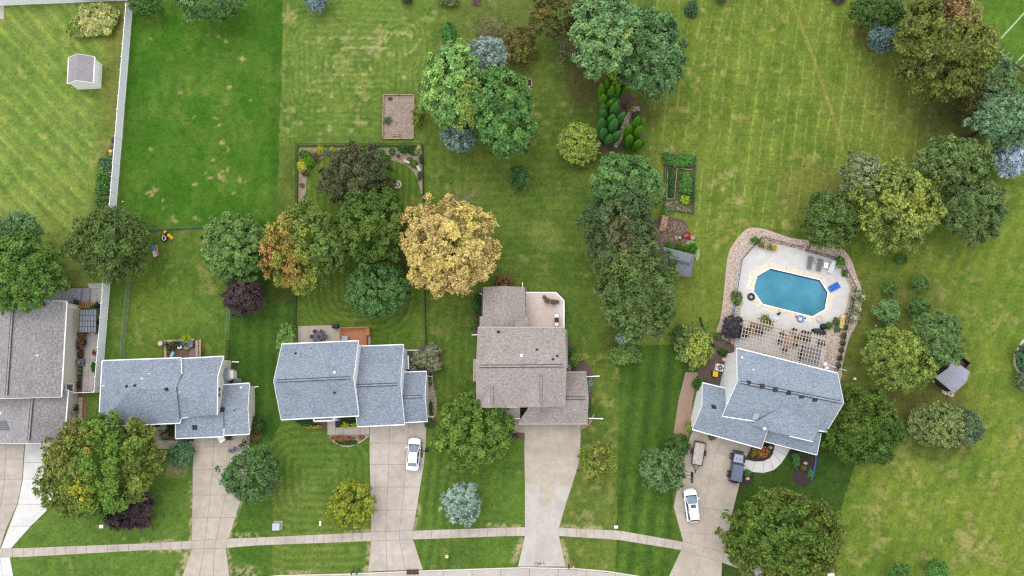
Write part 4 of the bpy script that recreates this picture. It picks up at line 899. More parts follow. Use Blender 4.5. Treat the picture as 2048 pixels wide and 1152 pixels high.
sheet('gravel_path', [(150,792),(160,787),(170,790),(173,812),(172,845),(165,865),(148,865)], .015, mat('red_edge', C(170, 128, 104), C(130, 98, 82), 8, .95, .4), 'curved brick-edged path between the two left houses', 3)
sheet('mulch_strip', [(153,664),(167,664),(165,780),(152,780)], .02, M['mulch'], 'narrow planted strip along the beige wall', 0)

def scatter(name, poly, n, s0, s1, m, label, seed, holes=(), z=.03, flat=.6):
    r = np.random.default_rng(seed); xs = [p[0] for p in poly]; ys = [p[1] for p in poly]
    x = r.uniform(min(xs), max(xs), n*5); y = r.uniform(min(ys), max(ys), n*5); k = inpoly(x, y, poly)
    for h in holes: k &= ~inpoly(x, y, h)
    x, y = x[k][:n], y[k][:n]; mb = MB()
    for i in range(len(x)):
        p = P(x[i], y[i]); s = r.uniform(s0, s1); a = r.uniform(0, 6.28); t = r.uniform(.7, 1.2)
        ring = [(p.x + s*t*math.cos(a+j*1.257)*r.uniform(.8, 1.1), p.y + s*math.sin(a+j*1.257)*r.uniform(.8, 1.1)) for j in range(5)]
        mb.add([(q[0], q[1], 0) for q in ring] + [(p.x+(q[0]-p.x)*.6, p.y+(q[1]-p.y)*.6, z + s*flat) for q in ring], [(0,1,6,5),(1,2,7,6),(2,3,8,7),(3,4,9,8),(4,0,5,9),(5,6,7,8,9)])
    return mb.build(name, m, label=label, kind='stuff')
deckhole = [(x, y) for x, y in deck]
ring_o = [(1446,640),(1450,590),(1455,540),(1462,502),(1487,468),(1503,458),(1530,461),(1555,470),(1583,479),(1620,484),(1664,491),(1687,504),(1702,526),(1711,555),(1720,580),(1717,612),(1709,650),(1698,668),(1689,700),(1680,740),(1652,732),(1650,700),(1470,690),(1436,668)]
peb2 = mat('brown_pebble', C(214, 182, 168), C(168, 138, 126), 14, .9, .2); 
scatter('gravel', ring_o, 3600, .06, .14, M['pebble'], 'loose pale pebbles over the pool gravel', 5, [deckhole])
scatter('gravel', ring_o, 1500, .05, .12, peb2, 'loose brown pebbles over the pool gravel', 6, [deckhole])
scatter('gravel', [(857,754),(865,754),(872,792),(873,812),(870,832),(857,832)], 260, .05, .1, M['pebble'], 'loose pebbles in the strip beside the porch house', 8)
scatter('bark_chips', [(1300,450),(1350,440),(1372,448),(1376,470),(1380,496),(1336,498),(1300,510),(1288,480)], 420, .05, .13, M['wood_old'], 'scattered pale bark chips around the log pile', 9, flat=.25)

# ------------------------------------------------------------------ swimming pool
pr_ = thing('swimming_pool', 'eight-sided blue swimming pool with pale coping', 'swimming pool', P(1580, 580))
pts = [P(*q) for q in pool]; n = len(pts)
water = mat('pool_water', C(80, 156, 184), C(46, 122, 138), .16, .1, .25, 0, .25)
MB().add([(p.x, p.y, .03) for p in pts], [tuple(range(n))]).build('water', water, pr_)
wl_ = MB()
for i in range(n):
    a, b = pts[i], pts[(i+1) % n]; wl_.add([(a.x,a.y,.0),(b.x,b.y,.0),(b.x,b.y,.07),(a.x,a.y,.07)], [(0,1,2,3)])
wl_.build('pool_liner', mat('pool_liner', C(44, 88, 150), C(34, 74, 132), 2, .4, 0), pr_)
lip = MB()
for i in range(n):
    a, b = Vector(pts[i]), Vector(pts[(i+1) % n]); o = out2d(a, b, sum(pts, Vector())/n); lip.beam(a + o*.05 + Vector((0,0,.075)), b + o*.05 + Vector((0,0,.075)), .14, .05)
lip.build('pool_rim', M['white'], pr_)
tb_ = MB()  # flat navy strips standing for the pool wall seen inside the rim
for i in range(n):
    a, b = Vector(pts[i]), Vector(pts[(i+1) % n]); o = out2d(a, b, sum(pts, Vector())/n); w_ = (.24, .22, .14, .06, .05, .05, .08, .12)[i]; tb_.beam(a - o*(w_/2+.02) + up*.036, b - o*(w_/2+.02) + up*.036, w_, .006)
tb_.build('liner_strip', mat('navy_liner', C(30, 74, 120), C(24, 62, 106), 2, .3, 0), pr_)
co = [P(*q) for q in cop]
for i in range(n):
    a, b, c, d = co[i], co[(i+1) % n], pts[(i+1) % n], pts[i]; k = max(1, round((a-b).length/3.2))
    for j in range(k):
        u0, u1 = j/k + .004, (j+1)/k - .004
        q = [a.lerp(b, u0), a.lerp(b, u1), d.lerp(c, u1), d.lerp(c, u0)]
        MB().prism([(p.x, p.y) for p in q], -.05, .066 + .002*(j % 2)).build('coping_slab', M['coping'], pr_)
stp = MB()
sq = PX3((1500.5,554),(1513.5,556),(1508,579),(1495.5,575.5))
stp.add([(sq[0].x,sq[0].y,.08),(sq[1].x,sq[1].y,.08),(sq[2].x,sq[2].y,.08),(sq[3].x,sq[3].y,.08)], [(0,1,2,3)])
lip2 = MB()
for a, b in ((0,1),(3,0),(2,3)): lip2.beam(sq[a]+Vector((0,0,.1)), sq[b]+Vector((0,0,.1)), .26, .08)
so_ = stp.build('pool_steps', mat('yellow_step', C(206, 210, 116), C(190, 196, 100), 2, .5, 0), pr_)
for u in (.3, .55, .8):
    a, b = sq[0].lerp(sq[1], u), sq[3].lerp(sq[2], u); MB().beam(a+Vector((0,0,.09)), b+Vector((0,0,.09)), .07, .03).build('tread_edge', M['white'], so_)
lip2.build('step_surround', M['white'], pr_)
MB().lathe((P(1579,590).x, P(1579,590).y, .014), [(.16, 0), (.15, .006)], 14).build('pool_light', mat('pool_lamp', C(170, 220, 232), None, 3, .3, 0), pr_)

# ------------------------------------------------------------------ white vinyl privacy fence
def vinyl_fence(label, pts, n, h=1.85, skip=()):
    a, b = P(*pts[0]), P(*pts[1]); d = (b-a).normalized(); r = thing('vinyl_fence', label, 'fence', a)
    N_ = [a.lerp(b, i/n) for i in range(n+1)]
    for i in range(n):
        if i in skip: continue
        p, q = N_[i] + d*.07, N_[i+1] - d*.07; p.z += random.uniform(-.02, .02); q.z = p.z
        mb = MB(); mb.beam(p + up*(h*.5), q + up*(h*.5), .04, h - .16); k = 9
        for j in range(1, k):
            u = p.lerp(q, j/k); mb.beam(u + up*.16, u + up*(h-.14), .012, .055, up=d)
        pn = mb.build('fence_panel', M['vinyl'], r)
        MB().beam(p + up*(h-.07), q + up*(h-.07), .07, .14).build('top_rail', M['vinyl'], pn); MB().beam(p + up*.1, q + up*.1, .07, .16).build('bottom_rail', M['vinyl'], pn)
    for i, p in enumerate(N_):
        po = MB().box((p.x, p.y, h/2+.02), (.13, .13, h+.04), math.atan2(d.y, d.x)).build('fence_post', M['vinyl'], r)
        MB().lathe((p.x, p.y, h+.04), [(.11, 0), (.11, .03), (.02, .09)], 8).build('cap', M['white'], po)
    return r
vinyl_fence('long white vinyl privacy fence between the yellowish and the deep green lawn', [(266.5, -1), (203, 784)], 29)
vinyl_fence('white vinyl privacy fence along the top left edge', [(-12, 11.5), (266, .5)], 10)
vinyl_fence('short white vinyl gate fence between the two left houses', [(141, 786.5), (203, 784)], 3, 1.7)

# ------------------------------------------------------------------ wire and picket fences
def wire_fence(label, pts, h, bay, m, name='wire_fence', mesh=.16, r=.012, post_r=.03, cat='fence', edging=None, group=None, gap=()):
    P_ = [P(*q) for q in pts]; root = thing(name, label, cat, P_[0], 0, group)
    if edging is not None:
        eb = MB()
        for a, b in zip(P_[:-1], P_[1:]): eb.beam(a + up*.012, b + up*.012, edging, .02)
        eb.build('edging', M['mulch_dark'], root)
    for si, (a, b) in enumerate(zip(P_[:-1], P_[1:])):
        if si in gap: continue
        n = max(1, round((b-a).length / bay))
        for i in range(n):
            p, q = a.lerp(b, i/n), a.lerp(b, (i+1)/n); mb = MB(); L = (q-p).length; k = max(2, int(L/mesh))
            mb.beam(p + up*(h-.02), q + up*(h-.02), r*2.6, r*2.6); mb.beam(p + up*.08, q + up*.08, r*2, r*2)
            for j in range(1, k): u = p.lerp(q, j/k); mb.beam(u + up*.08, u + up*(h-.02), r, r, up=(1,0,0))
            if name != 'picket_fence':
                for z in np.arange(.25, h-.05, mesh*1.4): mb.beam(p + up*z, q + up*z, r, r)
            else: mb.beam(p + up*(h-.2), q + up*(h-.2), r*2, r*2)
            mb.build('fence_panel', m, root)
            if si == 0 or i > 0 or True: MB().tube(p, p + up*(h+.05), post_r, post_r, 6).build('fence_post', m, root)
    p = P_[-1]; MB().tube(p, p + up*(h+.05), post_r, post_r, 6).build('fence_post', m, root)
    return root
wire_fence('black wire fence enclosing the garden yard with the round fire pit', [(592,656),(596,292),(846,292),(852,692)], 1.25, 2.6, M['black'], edging=.13, r=.014)
wire_fence('thin chain-link fence between the back yard and the deep green lawn', [(292,462),(424,455.5)], 1.2, 2.8, M['net'], edging=.14)
wire_fence('thin silver wire fence running down beside the white fence', [(262,566),(250.5,690),(249,722)], 1.2, 3.0, M['galv'], edging=None, r=.016)
wire_fence('thin wire fence between the back yard and the dark grass strip', [(462,596),(458,668)], 1.2, 3.0, M['galv'])
wire_fence('open black metal gate beside the leftmost blue-grey house', [(459,682),(457,724)], 1.2, 1.6, M['black'], name='gate', r=.02)
wire_fence('green wire fence round the vegetable garden', [(1327,420),(1329,309),(1391,314),(1386,428),(1327,420)], 1.1, 2.2, M['net'], edging=.1)
pf = [(1455,688),(1462,640),(1471,578),(1480,522),(1520.5,476.5),(1561,487),(1603,498),(1609.5,502.5),(1673,520),(1683,532),(1706,577),(1697,620),(1690,645),(1681,690),(1667,748)]
wire_fence('black metal picket fence around the pool', pf, 1.15, 1.8, M['black'], name='picket_fence', mesh=.15, r=.016, post_r=.035, gap=(6,))
wire_fence('open black gate panel of the pool fence', [(1610,502),(1621,484)], 1.15, 2.4, M['black'], name='gate', mesh=.15, r=.016)
wire_fence('low wire fence beside the sports field lines', [(1962,82),(2060,150)], 1.0, 3, M['net'], edging=.3)
wire_fence('dark boundary fence under the trees by the sports field', [(1954,100),(1978,114),(2062,178)], 1.2, 3, M['black'], edging=.12)

# ------------------------------------------------------------------ trees
TN = [0]
def ndir(v): return v / np.maximum(np.linalg.norm(v, axis=-1, keepdims=True), 1e-6)
def rhomb(pos, nrm, size, asp, r, tdir=None):
    n = len(pos); tri = tdir is False; t = r.normal(size=(n, 3)) if (tdir is None or tri) else tdir
    t = ndir(t - nrm * (t*nrm).sum(1, keepdims=True)); b = np.cross(nrm, t)
    L = (size*asp/2)[:, None]; W = (size/2)[:, None]; sag = nrm * (size*.12)[:, None]
    if tri: return np.stack([pos + t*L - sag, pos + b*W - t*L*.8, pos - b*W - t*L*.8], 1)
    return np.stack([pos + t*L - sag, pos + b*W + t*L*.1, pos - t*L - sag, pos - b*W + t*L*.1], 1)
def crown_deciduous(r, c, rx, ry, rz, pal, s, dens=3.6, lobe=.2, rough=.15, zlow=-.3, asp=1.35, upb=.55, nlmul=1.0):
    Rm = (rx+ry)/2; area = 2*math.pi*Rm*Rm
    n = int(np.clip(dens*area/(s*s*.6), 300, 28000)); nl = int(np.clip(nlmul*2.1*(1-zlow)/lobe**2, 12, 420))
    i = np.arange(nl)+.5; z = 1 - (1-zlow)*i/nl; ph = i*2.39996 + r.uniform(0, 6)
    d = np.stack([np.sqrt(np.maximum(1-z*z, 0))*np.cos(ph), np.sqrt(np.maximum(1-z*z, 0))*np.sin(ph), z], 1) + r.normal(size=(nl,3))*.13; d = ndir(d)
    w = np.zeros(nl)
    for k in range(4): w += r.uniform(.5, 1)*np.sin(d@r.normal(size=3)*3.2 + r.uniform(0, 6))
    rad = 1 + rough*w*.5 + r.normal(size=nl)*rough*.5
    lr = lobe*r.uniform(.72, 1.3, nl)
    lc = d*(rad - lr*.8 - np.abs(r.normal(size=nl))*lr*.55)[:, None]
    kc = 9; nc = n//kc + 1; ci = r.integers(0, nc, n)
    cl = r.integers(0, nl, nc); cv = ndir(r.normal(size=(nc,3)) + d[cl]*.9 + np.array((0,0,.25)))
    pc = lc[cl] + cv*(lr[cl]*r.uniform(.55, 1.12, nc)**.7)[:, None]
    ins = r.random(nc) < .16; pc[ins] *= r.uniform(.6, .93, ins.sum())[:, None]
    li = cl[ci]; v = ndir(cv[ci] + r.normal(size=(n,3))*.35); p = pc[ci]; ct = r.normal(size=nc)*.17
    sc_ = np.array((rx, ry, rz)); pos = p*sc_ + c
    pos += r.normal(size=(n,3))*s*np.array((.62,.62,.45))
    nr = ndir(v*.55 + d[li]*.2 + np.array((0,0,upb)) + r.normal(size=(n,3))*.42)
    size = s*r.uniform(.65, 1.3, n)
    return rhomb(pos, nr, size, asp, r, False), colours(r, p, li, nl, pal, n, d, ct[ci])
def colours(r, p, li, nl, pal, n, d, ct=0):
    base = np.array(C(*pal['c'])); LB = 1.16; colr = np.tile(base, (n, 1))
    lt = r.normal(size=nl)*pal.get('lv', .13); tone = 1 + ct + lt[li] + r.normal(size=n)*pal.get('v', .2)
    c2 = pal.get('c2')
    if c2:
        m = np.clip(.5 + 1.4*(np.sin(d@r.normal(size=3)*2.4 + r.uniform(0, 6)) * .5) + r.normal(size=nl)*.25, 0, 1)[li] * pal.get('a2', .6)
        m = np.clip(m + r.normal(size=n)*.15, 0, 1)[:, None]; colr = colr*(1-m) + np.array(C(*c2))*m
    for (cc, x, y, rad, amt) in pal.get('patch', ()):
        q = np.hypot(p[:, 0]-x, p[:, 1]-y) + r.normal(size=n)*.07 + (r.normal(size=nl)*.12)[li]; m = (np.clip((rad-q)/.16, 0, 1)*amt*r.uniform(.4, 1, n))[:, None]
        colr = colr*(1-m) + np.array(C(*cc))*m
    return np.clip(colr*LB*np.clip(tone, .35, 2.0)[:, None], .003, .9)
def crown_spruce(r, c, R0, H, z0, pal, s=.24, lev=13, dens=1.0):
    P_, N_, T_, cols_ = [], [], [], []; base = np.array(C(*pal['c']))
    for k in range(lev):
        u = k/lev; L = R0*(1-u)**.85*r.uniform(.93, 1.05); nb = max(6, int(15*(1-u)+5)); off = r.uniform(0, 6)
        for j in range(nb):
            a = off + 6.283*j/nb + r.normal()*.09; Lb = L*r.uniform(.82, 1.1); m = max(3, int(Lb/s*2.0*dens)); br = r.normal()*pal.get('lv', .12)
            for q in range(m):
                f = (q+.6)/m; w = .42*Lb*(1-f*.55)*.5
                for side in (-1, 0, 1):
                    rr = f*Lb; aa = r.uniform(.2, 1)*side*w
                    x, y = rr*math.cos(a)-aa*math.sin(a), rr*math.sin(a)+aa*math.cos(a)
                    z = z0 + H*u - .18*Lb*f*f + r.normal()*.06
                    P_.append((x, y, z)); N_.append((math.cos(a)*.35+r.normal()*.25, math.sin(a)*.35+r.normal()*.25, 1)); aa2 = a + side*.7
                    T_.append((math.cos(aa2), math.sin(aa2), -.15)); cols_.append(1 + br + r.normal()*pal.get('v', .16) + .22*(f-.5))
    P_ = np.array(P_) + np.array((c[0], c[1], 0)); n = len(P_)
    return rhomb(P_, ndir(np.array(N_)), s*r.uniform(.7, 1.25, n), 2.1, r, np.array(T_)), np.clip(base*np.clip(np.array(cols_), .4, 1.7)[:, None], .003, .9)
def crown_flame(r, c, R0, H, pal, nsp=7, s=.13, base_r=.55):
    V, CC = [], []; base = np.array(C(*pal['c']))
    for k in range(nsp):
        a = 6.283*k/nsp + r.uniform(-.3, .3); ro = 0 if k == 0 else R0*base_r*r.uniform(.75, 1.1); h = H*(1.0 if k == 0 else r.uniform(.68, .92)); w = R0*r.uniform(.33, .42)
        lean = .16; n = int(2*math.pi*w*h*.8/(s*s)*1.7); u = r.random(n)**.8; th = r.uniform(0, 6.283, n)
        rad = w*np.minimum(1, 1.15*np.sin(np.pi*np.clip(u*.80+.18, 0, 1))**.6)*r.uniform(.86, 1.08, n)
        x = (ro+lean*h*u*(ro > 0))*math.cos(a) + rad*np.cos(th); y = (ro+lean*h*u*(ro > 0))*math.sin(a) + rad*np.sin(th); z = .15 + h*u
        nn = ndir(np.stack([np.cos(th), np.sin(th), .5+u], 1) + r.normal(size=(n,3))*.25)
        tt = np.tile(np.array((0, 0, 1.0)), (n, 1)) + r.normal(size=(n,3))*.3
        V.append(rhomb(np.stack([x+c[0], y+c[1], z], 1), nn, s*r.uniform(.7, 1.3, n), 1.9, r, tt)); CC.append(base*np.clip(1+r.normal(size=n)*.17+.25*(u-.5)+r.normal()*.05, .4, 1.7)[:, None])
    return np.concatenate(V), np.concatenate(CC)
def trunk_mesh(root, base, top, r0, r, limbs=5, spread=1.5, m=None):
    mb = MB(); b, t = Vector(base), Vector(top); mid = b.lerp(t, .55) + Vector((r.normal()*.1, r.normal()*.1, 0))
    mb.tube(b - up*.05, b + up*.25, r0*1.45, r0, 8); mb.tube(b + up*.25, mid, r0, r0*.75, 8); mb.tube(mid, t, r0*.75, r0*.35, 7)
    for k in range(limbs):
        a = 6.283*k/limbs + r.uniform(0, 1); s0 = mid.lerp(t, r.uniform(0, .5)); e = s0 + Vector((math.cos(a)*spread, math.sin(a)*spread, spread*r.uniform(.35, .8)))
        mb.tube(s0, e, r0*.42, r0*.14, 5)
    return mb.build('trunk', m or M['bark'], root)
def fit(v, c, px, py, rx, ry):
    for _ in range(2):
        q = v.mean(1); X, Y = proj(q[:, 0], q[:, 1], q[:, 2]); x0, x1 = np.percentile(X, (.7, 99.3)); y0, y1 = np.percentile(Y, (.7, 99.3)); k = mpp(px, py, c[2])
        sx, sy = 2*rx/(x1-x0), 2*ry/(y1-y0)
        v[..., 0] = c[0] + (v[..., 0]-c[0])*sx; v[..., 1] = c[1] + (v[..., 1]-c[1])*sy
        q = v.mean(1); X, Y = proj(q[:, 0], q[:, 1], q[:, 2]); x0, x1 = np.percentile(X, (.7, 99.3)); y0, y1 = np.percentile(Y, (.7, 99.3))
        v[..., 0] += (px - (x0+x1)/2)*k; v[..., 1] -= (py - (y0+y1)/2)*k
    return v
def tree(label, px, py, rx, ry, H, pal, name='deciduous_tree', cat='tree', group=None, style='dec', s=None, rzf=.75, **kw):
    """px,py,rx,ry: where the crown shows in the photograph; H: height in metres"""
    TN[0] += 1; r = np.random.default_rng(1000 + TN[0])
    if style in ('dec', 'pine'):
        k0 = mpp(px, py, H*.6); RX, RY = rx*k0, ry*k0; rz = min(H*.46, rzf*(RX+RY)/2); zc = H - rz
        c = P(px, py, zc + rz*.25); c = np.array((c.x, c.y, zc))
    else:
        k0 = mpp(px, py, H*.35); RX = rx*k0; RY = ry*k0; c = np.array(P(px, py, H*.35))
    root = thing(name, label, cat, (c[0], c[1], 0), 0, group)
    if style == 'dec':
        Rm = (RX+RY)/2; ss = s or float(np.clip(.11 + .022*Rm, .12, .26))
        kw['lobe'] = kw.get('lobe', float(np.clip(.30 - .018*Rm, .15, .34)))*.85
        v, cc = crown_deciduous(r, c, RX, RY, rz, pal, ss, **kw); quadmesh('crown', fit(v, c, px, py, rx, ry), M['leaf'], root, cc)
    elif style == 'pine':
        Rm = (RX+RY)/2; ss = s or float(np.clip(.1 + .03*Rm, .13, .28)); kw.setdefault('lobe', .13); kw.setdefault('rough', .16)
        v, cc = crown_deciduous(r, c, RX, RY, rz, pal, ss, asp=2.3, upb=.5, **kw); quadmesh('crown', fit(v, c, px, py, rx, ry), M['needle'], root, cc)
    elif style == 'spruce':
        v, cc = crown_spruce(r, c, RX, H*.9, H*.07, pal, s or float(np.clip(.1+.05*RX, .13, .26)), **kw)
        if abs(RY/RX-1) > .05: v[..., 1] = c[1] + (v[..., 1]-c[1])*RY/RX
        quadmesh('crown', v, M['needle'], root, cc)
    elif style == 'flame':
        v, cc = crown_flame(r, c, RX, H, pal, **kw); quadmesh('crown', v, M['needle'], root, cc)
    Rm = (RX+RY)/2
    if H > 1.6:
        th = H*.62 if style in ('dec', 'pine') else H*.9
        trunk_mesh(root, (c[0], c[1], 0), (c[0], c[1], th), float(np.clip(.035*H, .05, .32)), r, 5 if style in ('dec', 'pine') else 0, Rm*.5)
    else:
        mb = MB()
        for k in range(4): a = k*1.57+.4; mb.tube((c[0], c[1], -.02), (c[0]+math.cos(a)*Rm*.4, c[1]+math.sin(a)*Rm*.4, H*.55), .03, .012, 5)
        mb.build('stem', M['bark'], root)
    return root
def shrub(label, px, py, rx, ry, H, pal, group=None, name='shrub', cat='shrub', **kw):
    kw.setdefault('rzf', .9); kw.setdefault('zlow', -.15)
    return tree(label, px, py, rx, ry, H, pal, name, cat, group, **kw)
def twig_bush(label, px, py, rad, H, leaves=None):
    TN[0] += 1; r = np.random.default_rng(1000+TN[0]); b = P(px, py, H*.5); b.z = 0; k0 = mpp(px, py, H*.5); Rr = rad*k0
    root = thing('bare_shrub', label, 'shrub', b); mb = MB(); tips = []
    for k in range(20):
        a = r.uniform(0, 6.28); sp = Rr*r.uniform(.35, 1); p = Vector(b); q = b + Vector((math.cos(a)*sp*.55, math.sin(a)*sp*.55, H*r.uniform(.45, .7))); e = b + Vector((math.cos(a)*sp, math.sin(a)*sp, H*r.uniform(.65, 1)))
        mb.tube(p, q, .07, .05, 5, False); mb.tube(q, e, .05, .02, 4, False); tips.append(e)
        for j in range(5):
            s0 = q.lerp(e, r.uniform(0, .8)); d = Vector((r.normal(), r.normal(), abs(r.normal())*.5)); d = d.normalized()*Rr*r.uniform(.15, .35); mb.tube(s0, s0+d, .028, .01, 4, False); tips.append(s0+d)
    mb.build('branches', M['twig'], root)
    if leaves:
        n = 700; idx = r.integers(0, len(tips), n); pos = np.array([tuple(tips[i]) for i in idx])*np.array((1,1,.75)) + r.normal(size=(n,3))*Rr*.13
        v = rhomb(pos, ndir(r.normal(size=(n,3))+np.array((0,0,1))), .15*r.uniform(.6, 1.3, n), 1.5, r); cc = np.array(C(*leaves))*r.uniform(.6, 1.4, (n,1)); quadmesh('leaves', v, M['leaf'], root, np.tile(cc, (1,1)))
    return root

D = lambda c, **k: dict(c=c, **k)
# --- left side
tree('dark green round maple straddling the end of the white fence', 214, 487, 80, 73, 8.5, D((92,122,60), c2=(126,126,72), a2=.25), nlmul=1.3)
tree('bluish-green tree behind the bright tree at the left edge', 28, 478, 52, 52, 8, D((112,146,92)), nlmul=1.2)
tree('bright green layered tree overhanging the pale grey roof', 34, 552, 92, 82, 10.5, D((116,150,66), c2=(88,126,56), a2=.6, v=.26), lobe=.15, nlmul=1.2, rough=.16)
tree('feathery light green tree beside the yellow play tube', 473, 497, 66, 66, 7.5, D((120,152,80), c2=(104,138,74), a2=.7), style='dec', lobe=.15, asp=2.2, s=.27, dens=2.6, rough=.16)
tree('green maple turning orange on its left side', 609, 493, 86, 90, 9.5, D((146,158,66), c2=(104,134,70), a2=.8, patch=[((206,134,92),-.92,-.15,.45,.95),((200,140,86),-.35,.05,.24,.7),((196,136,86),-.2,-.62,.34,.75),((196,150,86),-.5,.55,.25,.5)]), lobe=.16)
tree('dusky olive-brown crab apple inside the black wire fence', 708, 356, 70, 68, 6.5, D((106,108,74), c2=(80,90,62), a2=.8, v=.3), asp=1.6, s=.24, lobe=.15)
tree('dark green ash between the maple and the golden tree', 748, 453, 74, 76, 8.5, D((88,118,52), c2=(124,142,60), a2=.45, v=.26), lobe=.16, rough=.18)
tree('golden yellow autumn tree behind the brown house', 897, 490, 92, 94, 11, D((228,208,124), c2=(208,182,120), a2=.75, patch=[((214,208,100),.2,.25,.3,.6)], v=.18), lobe=.15, rough=.18, dens=3.6)
tree('dense dark green dome-shaped tree on the garden lawn', 758, 577, 63, 53, 5.5, D((98,138,76), c2=(90,124,72)), lobe=.14, rough=.05)
tree('small dark purple-leaved tree on the dark grass strip', 486, 594, 42, 38, 5, D((92,74,78), c2=(64,54,66), a2=.8, v=.34), lobe=.2)
# --- centre top group
tree('pale green fluffy pine at the left of the central clump', 902, 168, 58, 78, 11, D((140,180,92), c2=(118,164,96), a2=.7, v=.22), 'pine_tree', style='pine')
tree('deep green fluffy pine at the right of the central clump', 1003, 222, 63, 84, 11.5, D((100,144,70), c2=(92,134,74), a2=.6, v=.22), 'pine_tree', style='pine')
tree('yellow-green tree squeezed between the two central pines', 930, 205, 42, 50, 10.5, D((166,184,88), c2=(140,170,84), v=.24), style='dec', lobe=.2, rough=.2)
tree('silver-blue spruce peeking out above the central pines', 972, 112, 38, 36, 7.5, D((146,166,156)), 'spruce_tree', style='pine')
tree('grey-blue spruce below the pale central pine', 916, 264, 33, 36, 6.5, D((118,142,128)), 'spruce_tree', style='pine')
tree('mixed brown and green tree cut by the top edge', 1112, 28, 52, 44, 8, D((106,124,58), c2=(112,98,64), a2=.6, patch=[((190,150,78),-.5,-.1,.22,.7),((118,94,78),.2,.1,.45,.6)], v=.3), lobe=.18, rough=.2)
tree('large pale blue-green pine cut by the top edge', 1214, 62, 68, 88, 12, D((126,164,100), c2=(112,150,98), a2=.6, patch=[((168,190,80),.75,-.45,.34,.9)], v=.22), 'pine_tree', style='pine')
tree('dark blue-green pine above the flame-shaped evergreens', 1302, 106, 66, 86, 11.5, D((90,126,76), c2=(104,140,86), a2=.6, v=.22), 'pine_tree', style='pine')
tree('yellow-green tree tucked under the two top pines', 1240, 132, 34, 36, 8, D((150,180,72), v=.24), lobe=.22, rough=.2)
twig_bush('bare tan-twigged bush above the silver-blue spruce', 985, 66, 44, 2.6, (96,108,62)); twig_bush('half-bare grey-twigged bush left of the pale pine', 1135, 106, 44, 3, (112,130,88))
shrub('olive and rust-coloured bush right of the bare bush', 1040, 90, 30, 36, 3.2, D((118,122,58), c2=(130,110,62), a2=.45, v=.3))
for lab, x, y, rr_, h, c_ in (('tallest bright flame-shaped evergreen at the top of its row', 1236, 172, 17, 7.6, (88,140,22)), ('bright flame-shaped evergreen second from the top of its row', 1216, 200, 17, 7.0, (82,132,26)), ('deep green flame-shaped evergreen third from the top of its row', 1224, 232, 20, 7.0, (66,118,46)), ('broad deep green flame-shaped evergreen at the bottom of its row', 1222, 264, 21, 7.0, (66,120,50)), ('flame-shaped evergreen alone right of the stone path', 1270, 278, 20, 7.4, (78,132,18))):
    tree(lab, x, y, rr_, rr_, h, D(c_), 'arborvitae', style='flame', group='flame-shaped evergreens by the stone path')
tree('round yellow-green tree alone on the centre lawn', 1157, 287, 40, 39, 3.8, D((168,186,86), c2=(146,170,76), v=.2), lobe=.17, rough=.05)
shrub('small dark green egg-shaped tree on the centre lawn', 1038, 356, 18, 25, 2.8, D((78,120,66), v=.22))
shrub('sparse leafy shrub at the right edge of the dirt bed', 838, 232, 14, 22, 1.6, D((96,112,44), c2=(150,166,62), a2=.7), dens=1.1); 
shrub('clipped leafy bed plant above the pale central pine', 897, 68, 13, 24, 1.2, D((86,140,70), v=.3)); shrub('rust-brown little bush at the north end of the sunroom', 1008, 562, 18, 13, 1.4, D((136,116,80), c2=(160,110,84)))
# --- line of trees left of the pool
tree('bright green maple at the top of the tree line left of the vegetable garden', 1255, 372, 70, 60, 9, D((112,152,86), c2=(98,138,78), v=.22), lobe=.15)
tree('grey-green oak with bronze patches in the middle of the tree line', 1238, 452, 72, 82, 10.5, D((98,120,76), c2=(86,108,66), a2=.6, patch=[((150,126,92),-.05,-.3,.4,.55),((140,124,84),.1,-.6,.3,.5)], v=.24), lobe=.16, rough=.16)
tree('dark grey-green oak at the lower end of the tree line', 1277, 580, 76, 100, 11, D((94,120,64), c2=(114,136,78), a2=.7, patch=[((146,152,76),-.55,.4,.3,.5)], v=.26), lobe=.15, rough=.16)
tree('olive-green tree between the two oaks of the tree line', 1232, 528, 48, 48, 9, D((98,116,66), c2=(120,132,74), v=.24), lobe=.2)
shrub('light green bush at the foot of the tree line', 1250, 706, 32, 22, 1.8, D((124,156,84), patch=[((222,208,60),-.3,-.85,.16,.9)], v=.26)); shrub('silver-leaved shrub under the dark oak', 1246, 678, 15, 10, 1.5, D((160,188,170)))
shrub('yellow-dotted large shrub beside the gravel strip', 1390, 695, 38, 40, 2.6, D((136,158,92), patch=[((212,222,70),.2,-.2,.8,.5)], v=.3), dens=2.2); shrub('dark shrub behind the yellow-dotted shrub', 1357, 670, 18, 20, 2.2, D((84,110,56)))
# --- right side
tree('large yellow-green tree beyond the pool', 1795, 412, 92, 86, 9.5, D((150,164,76), c2=(128,146,78), a2=.7, patch=[((186,176,76),.1,-.2,.4,.4)], v=.28), lobe=.14, s=.28, asp=1.7, rough=.2, dens=2.8)
tree('dark green tree at the left of the large yellow-green tree', 1668, 440, 58, 54, 7, D((94,122,60), c2=(112,134,70), v=.25), lobe=.18); tree('grey-leaved tree behind the large yellow-green tree', 1722, 352, 44, 46, 8, D((124,142,92), c2=(156,168,130), a2=.5, v=.3), lobe=.18, asp=1.8, dens=2.3)
tree('broad light green tree beside the bright blue spruce', 1908, 330, 78, 56, 8.5, D((130,152,84), c2=(106,134,76), v=.24), lobe=.17, asp=1.8); tree('grey-green tree right of the large yellow-green tree', 1945, 418, 66, 66, 8, D((110,134,78), c2=(94,118,70), v=.24), lobe=.18, asp=1.7, rough=.16)
tree('bright silver-blue spruce at the right edge', 2021, 320, 34, 32, 5.5, D((168,186,198)), 'spruce_tree', style='pine', s=.2)
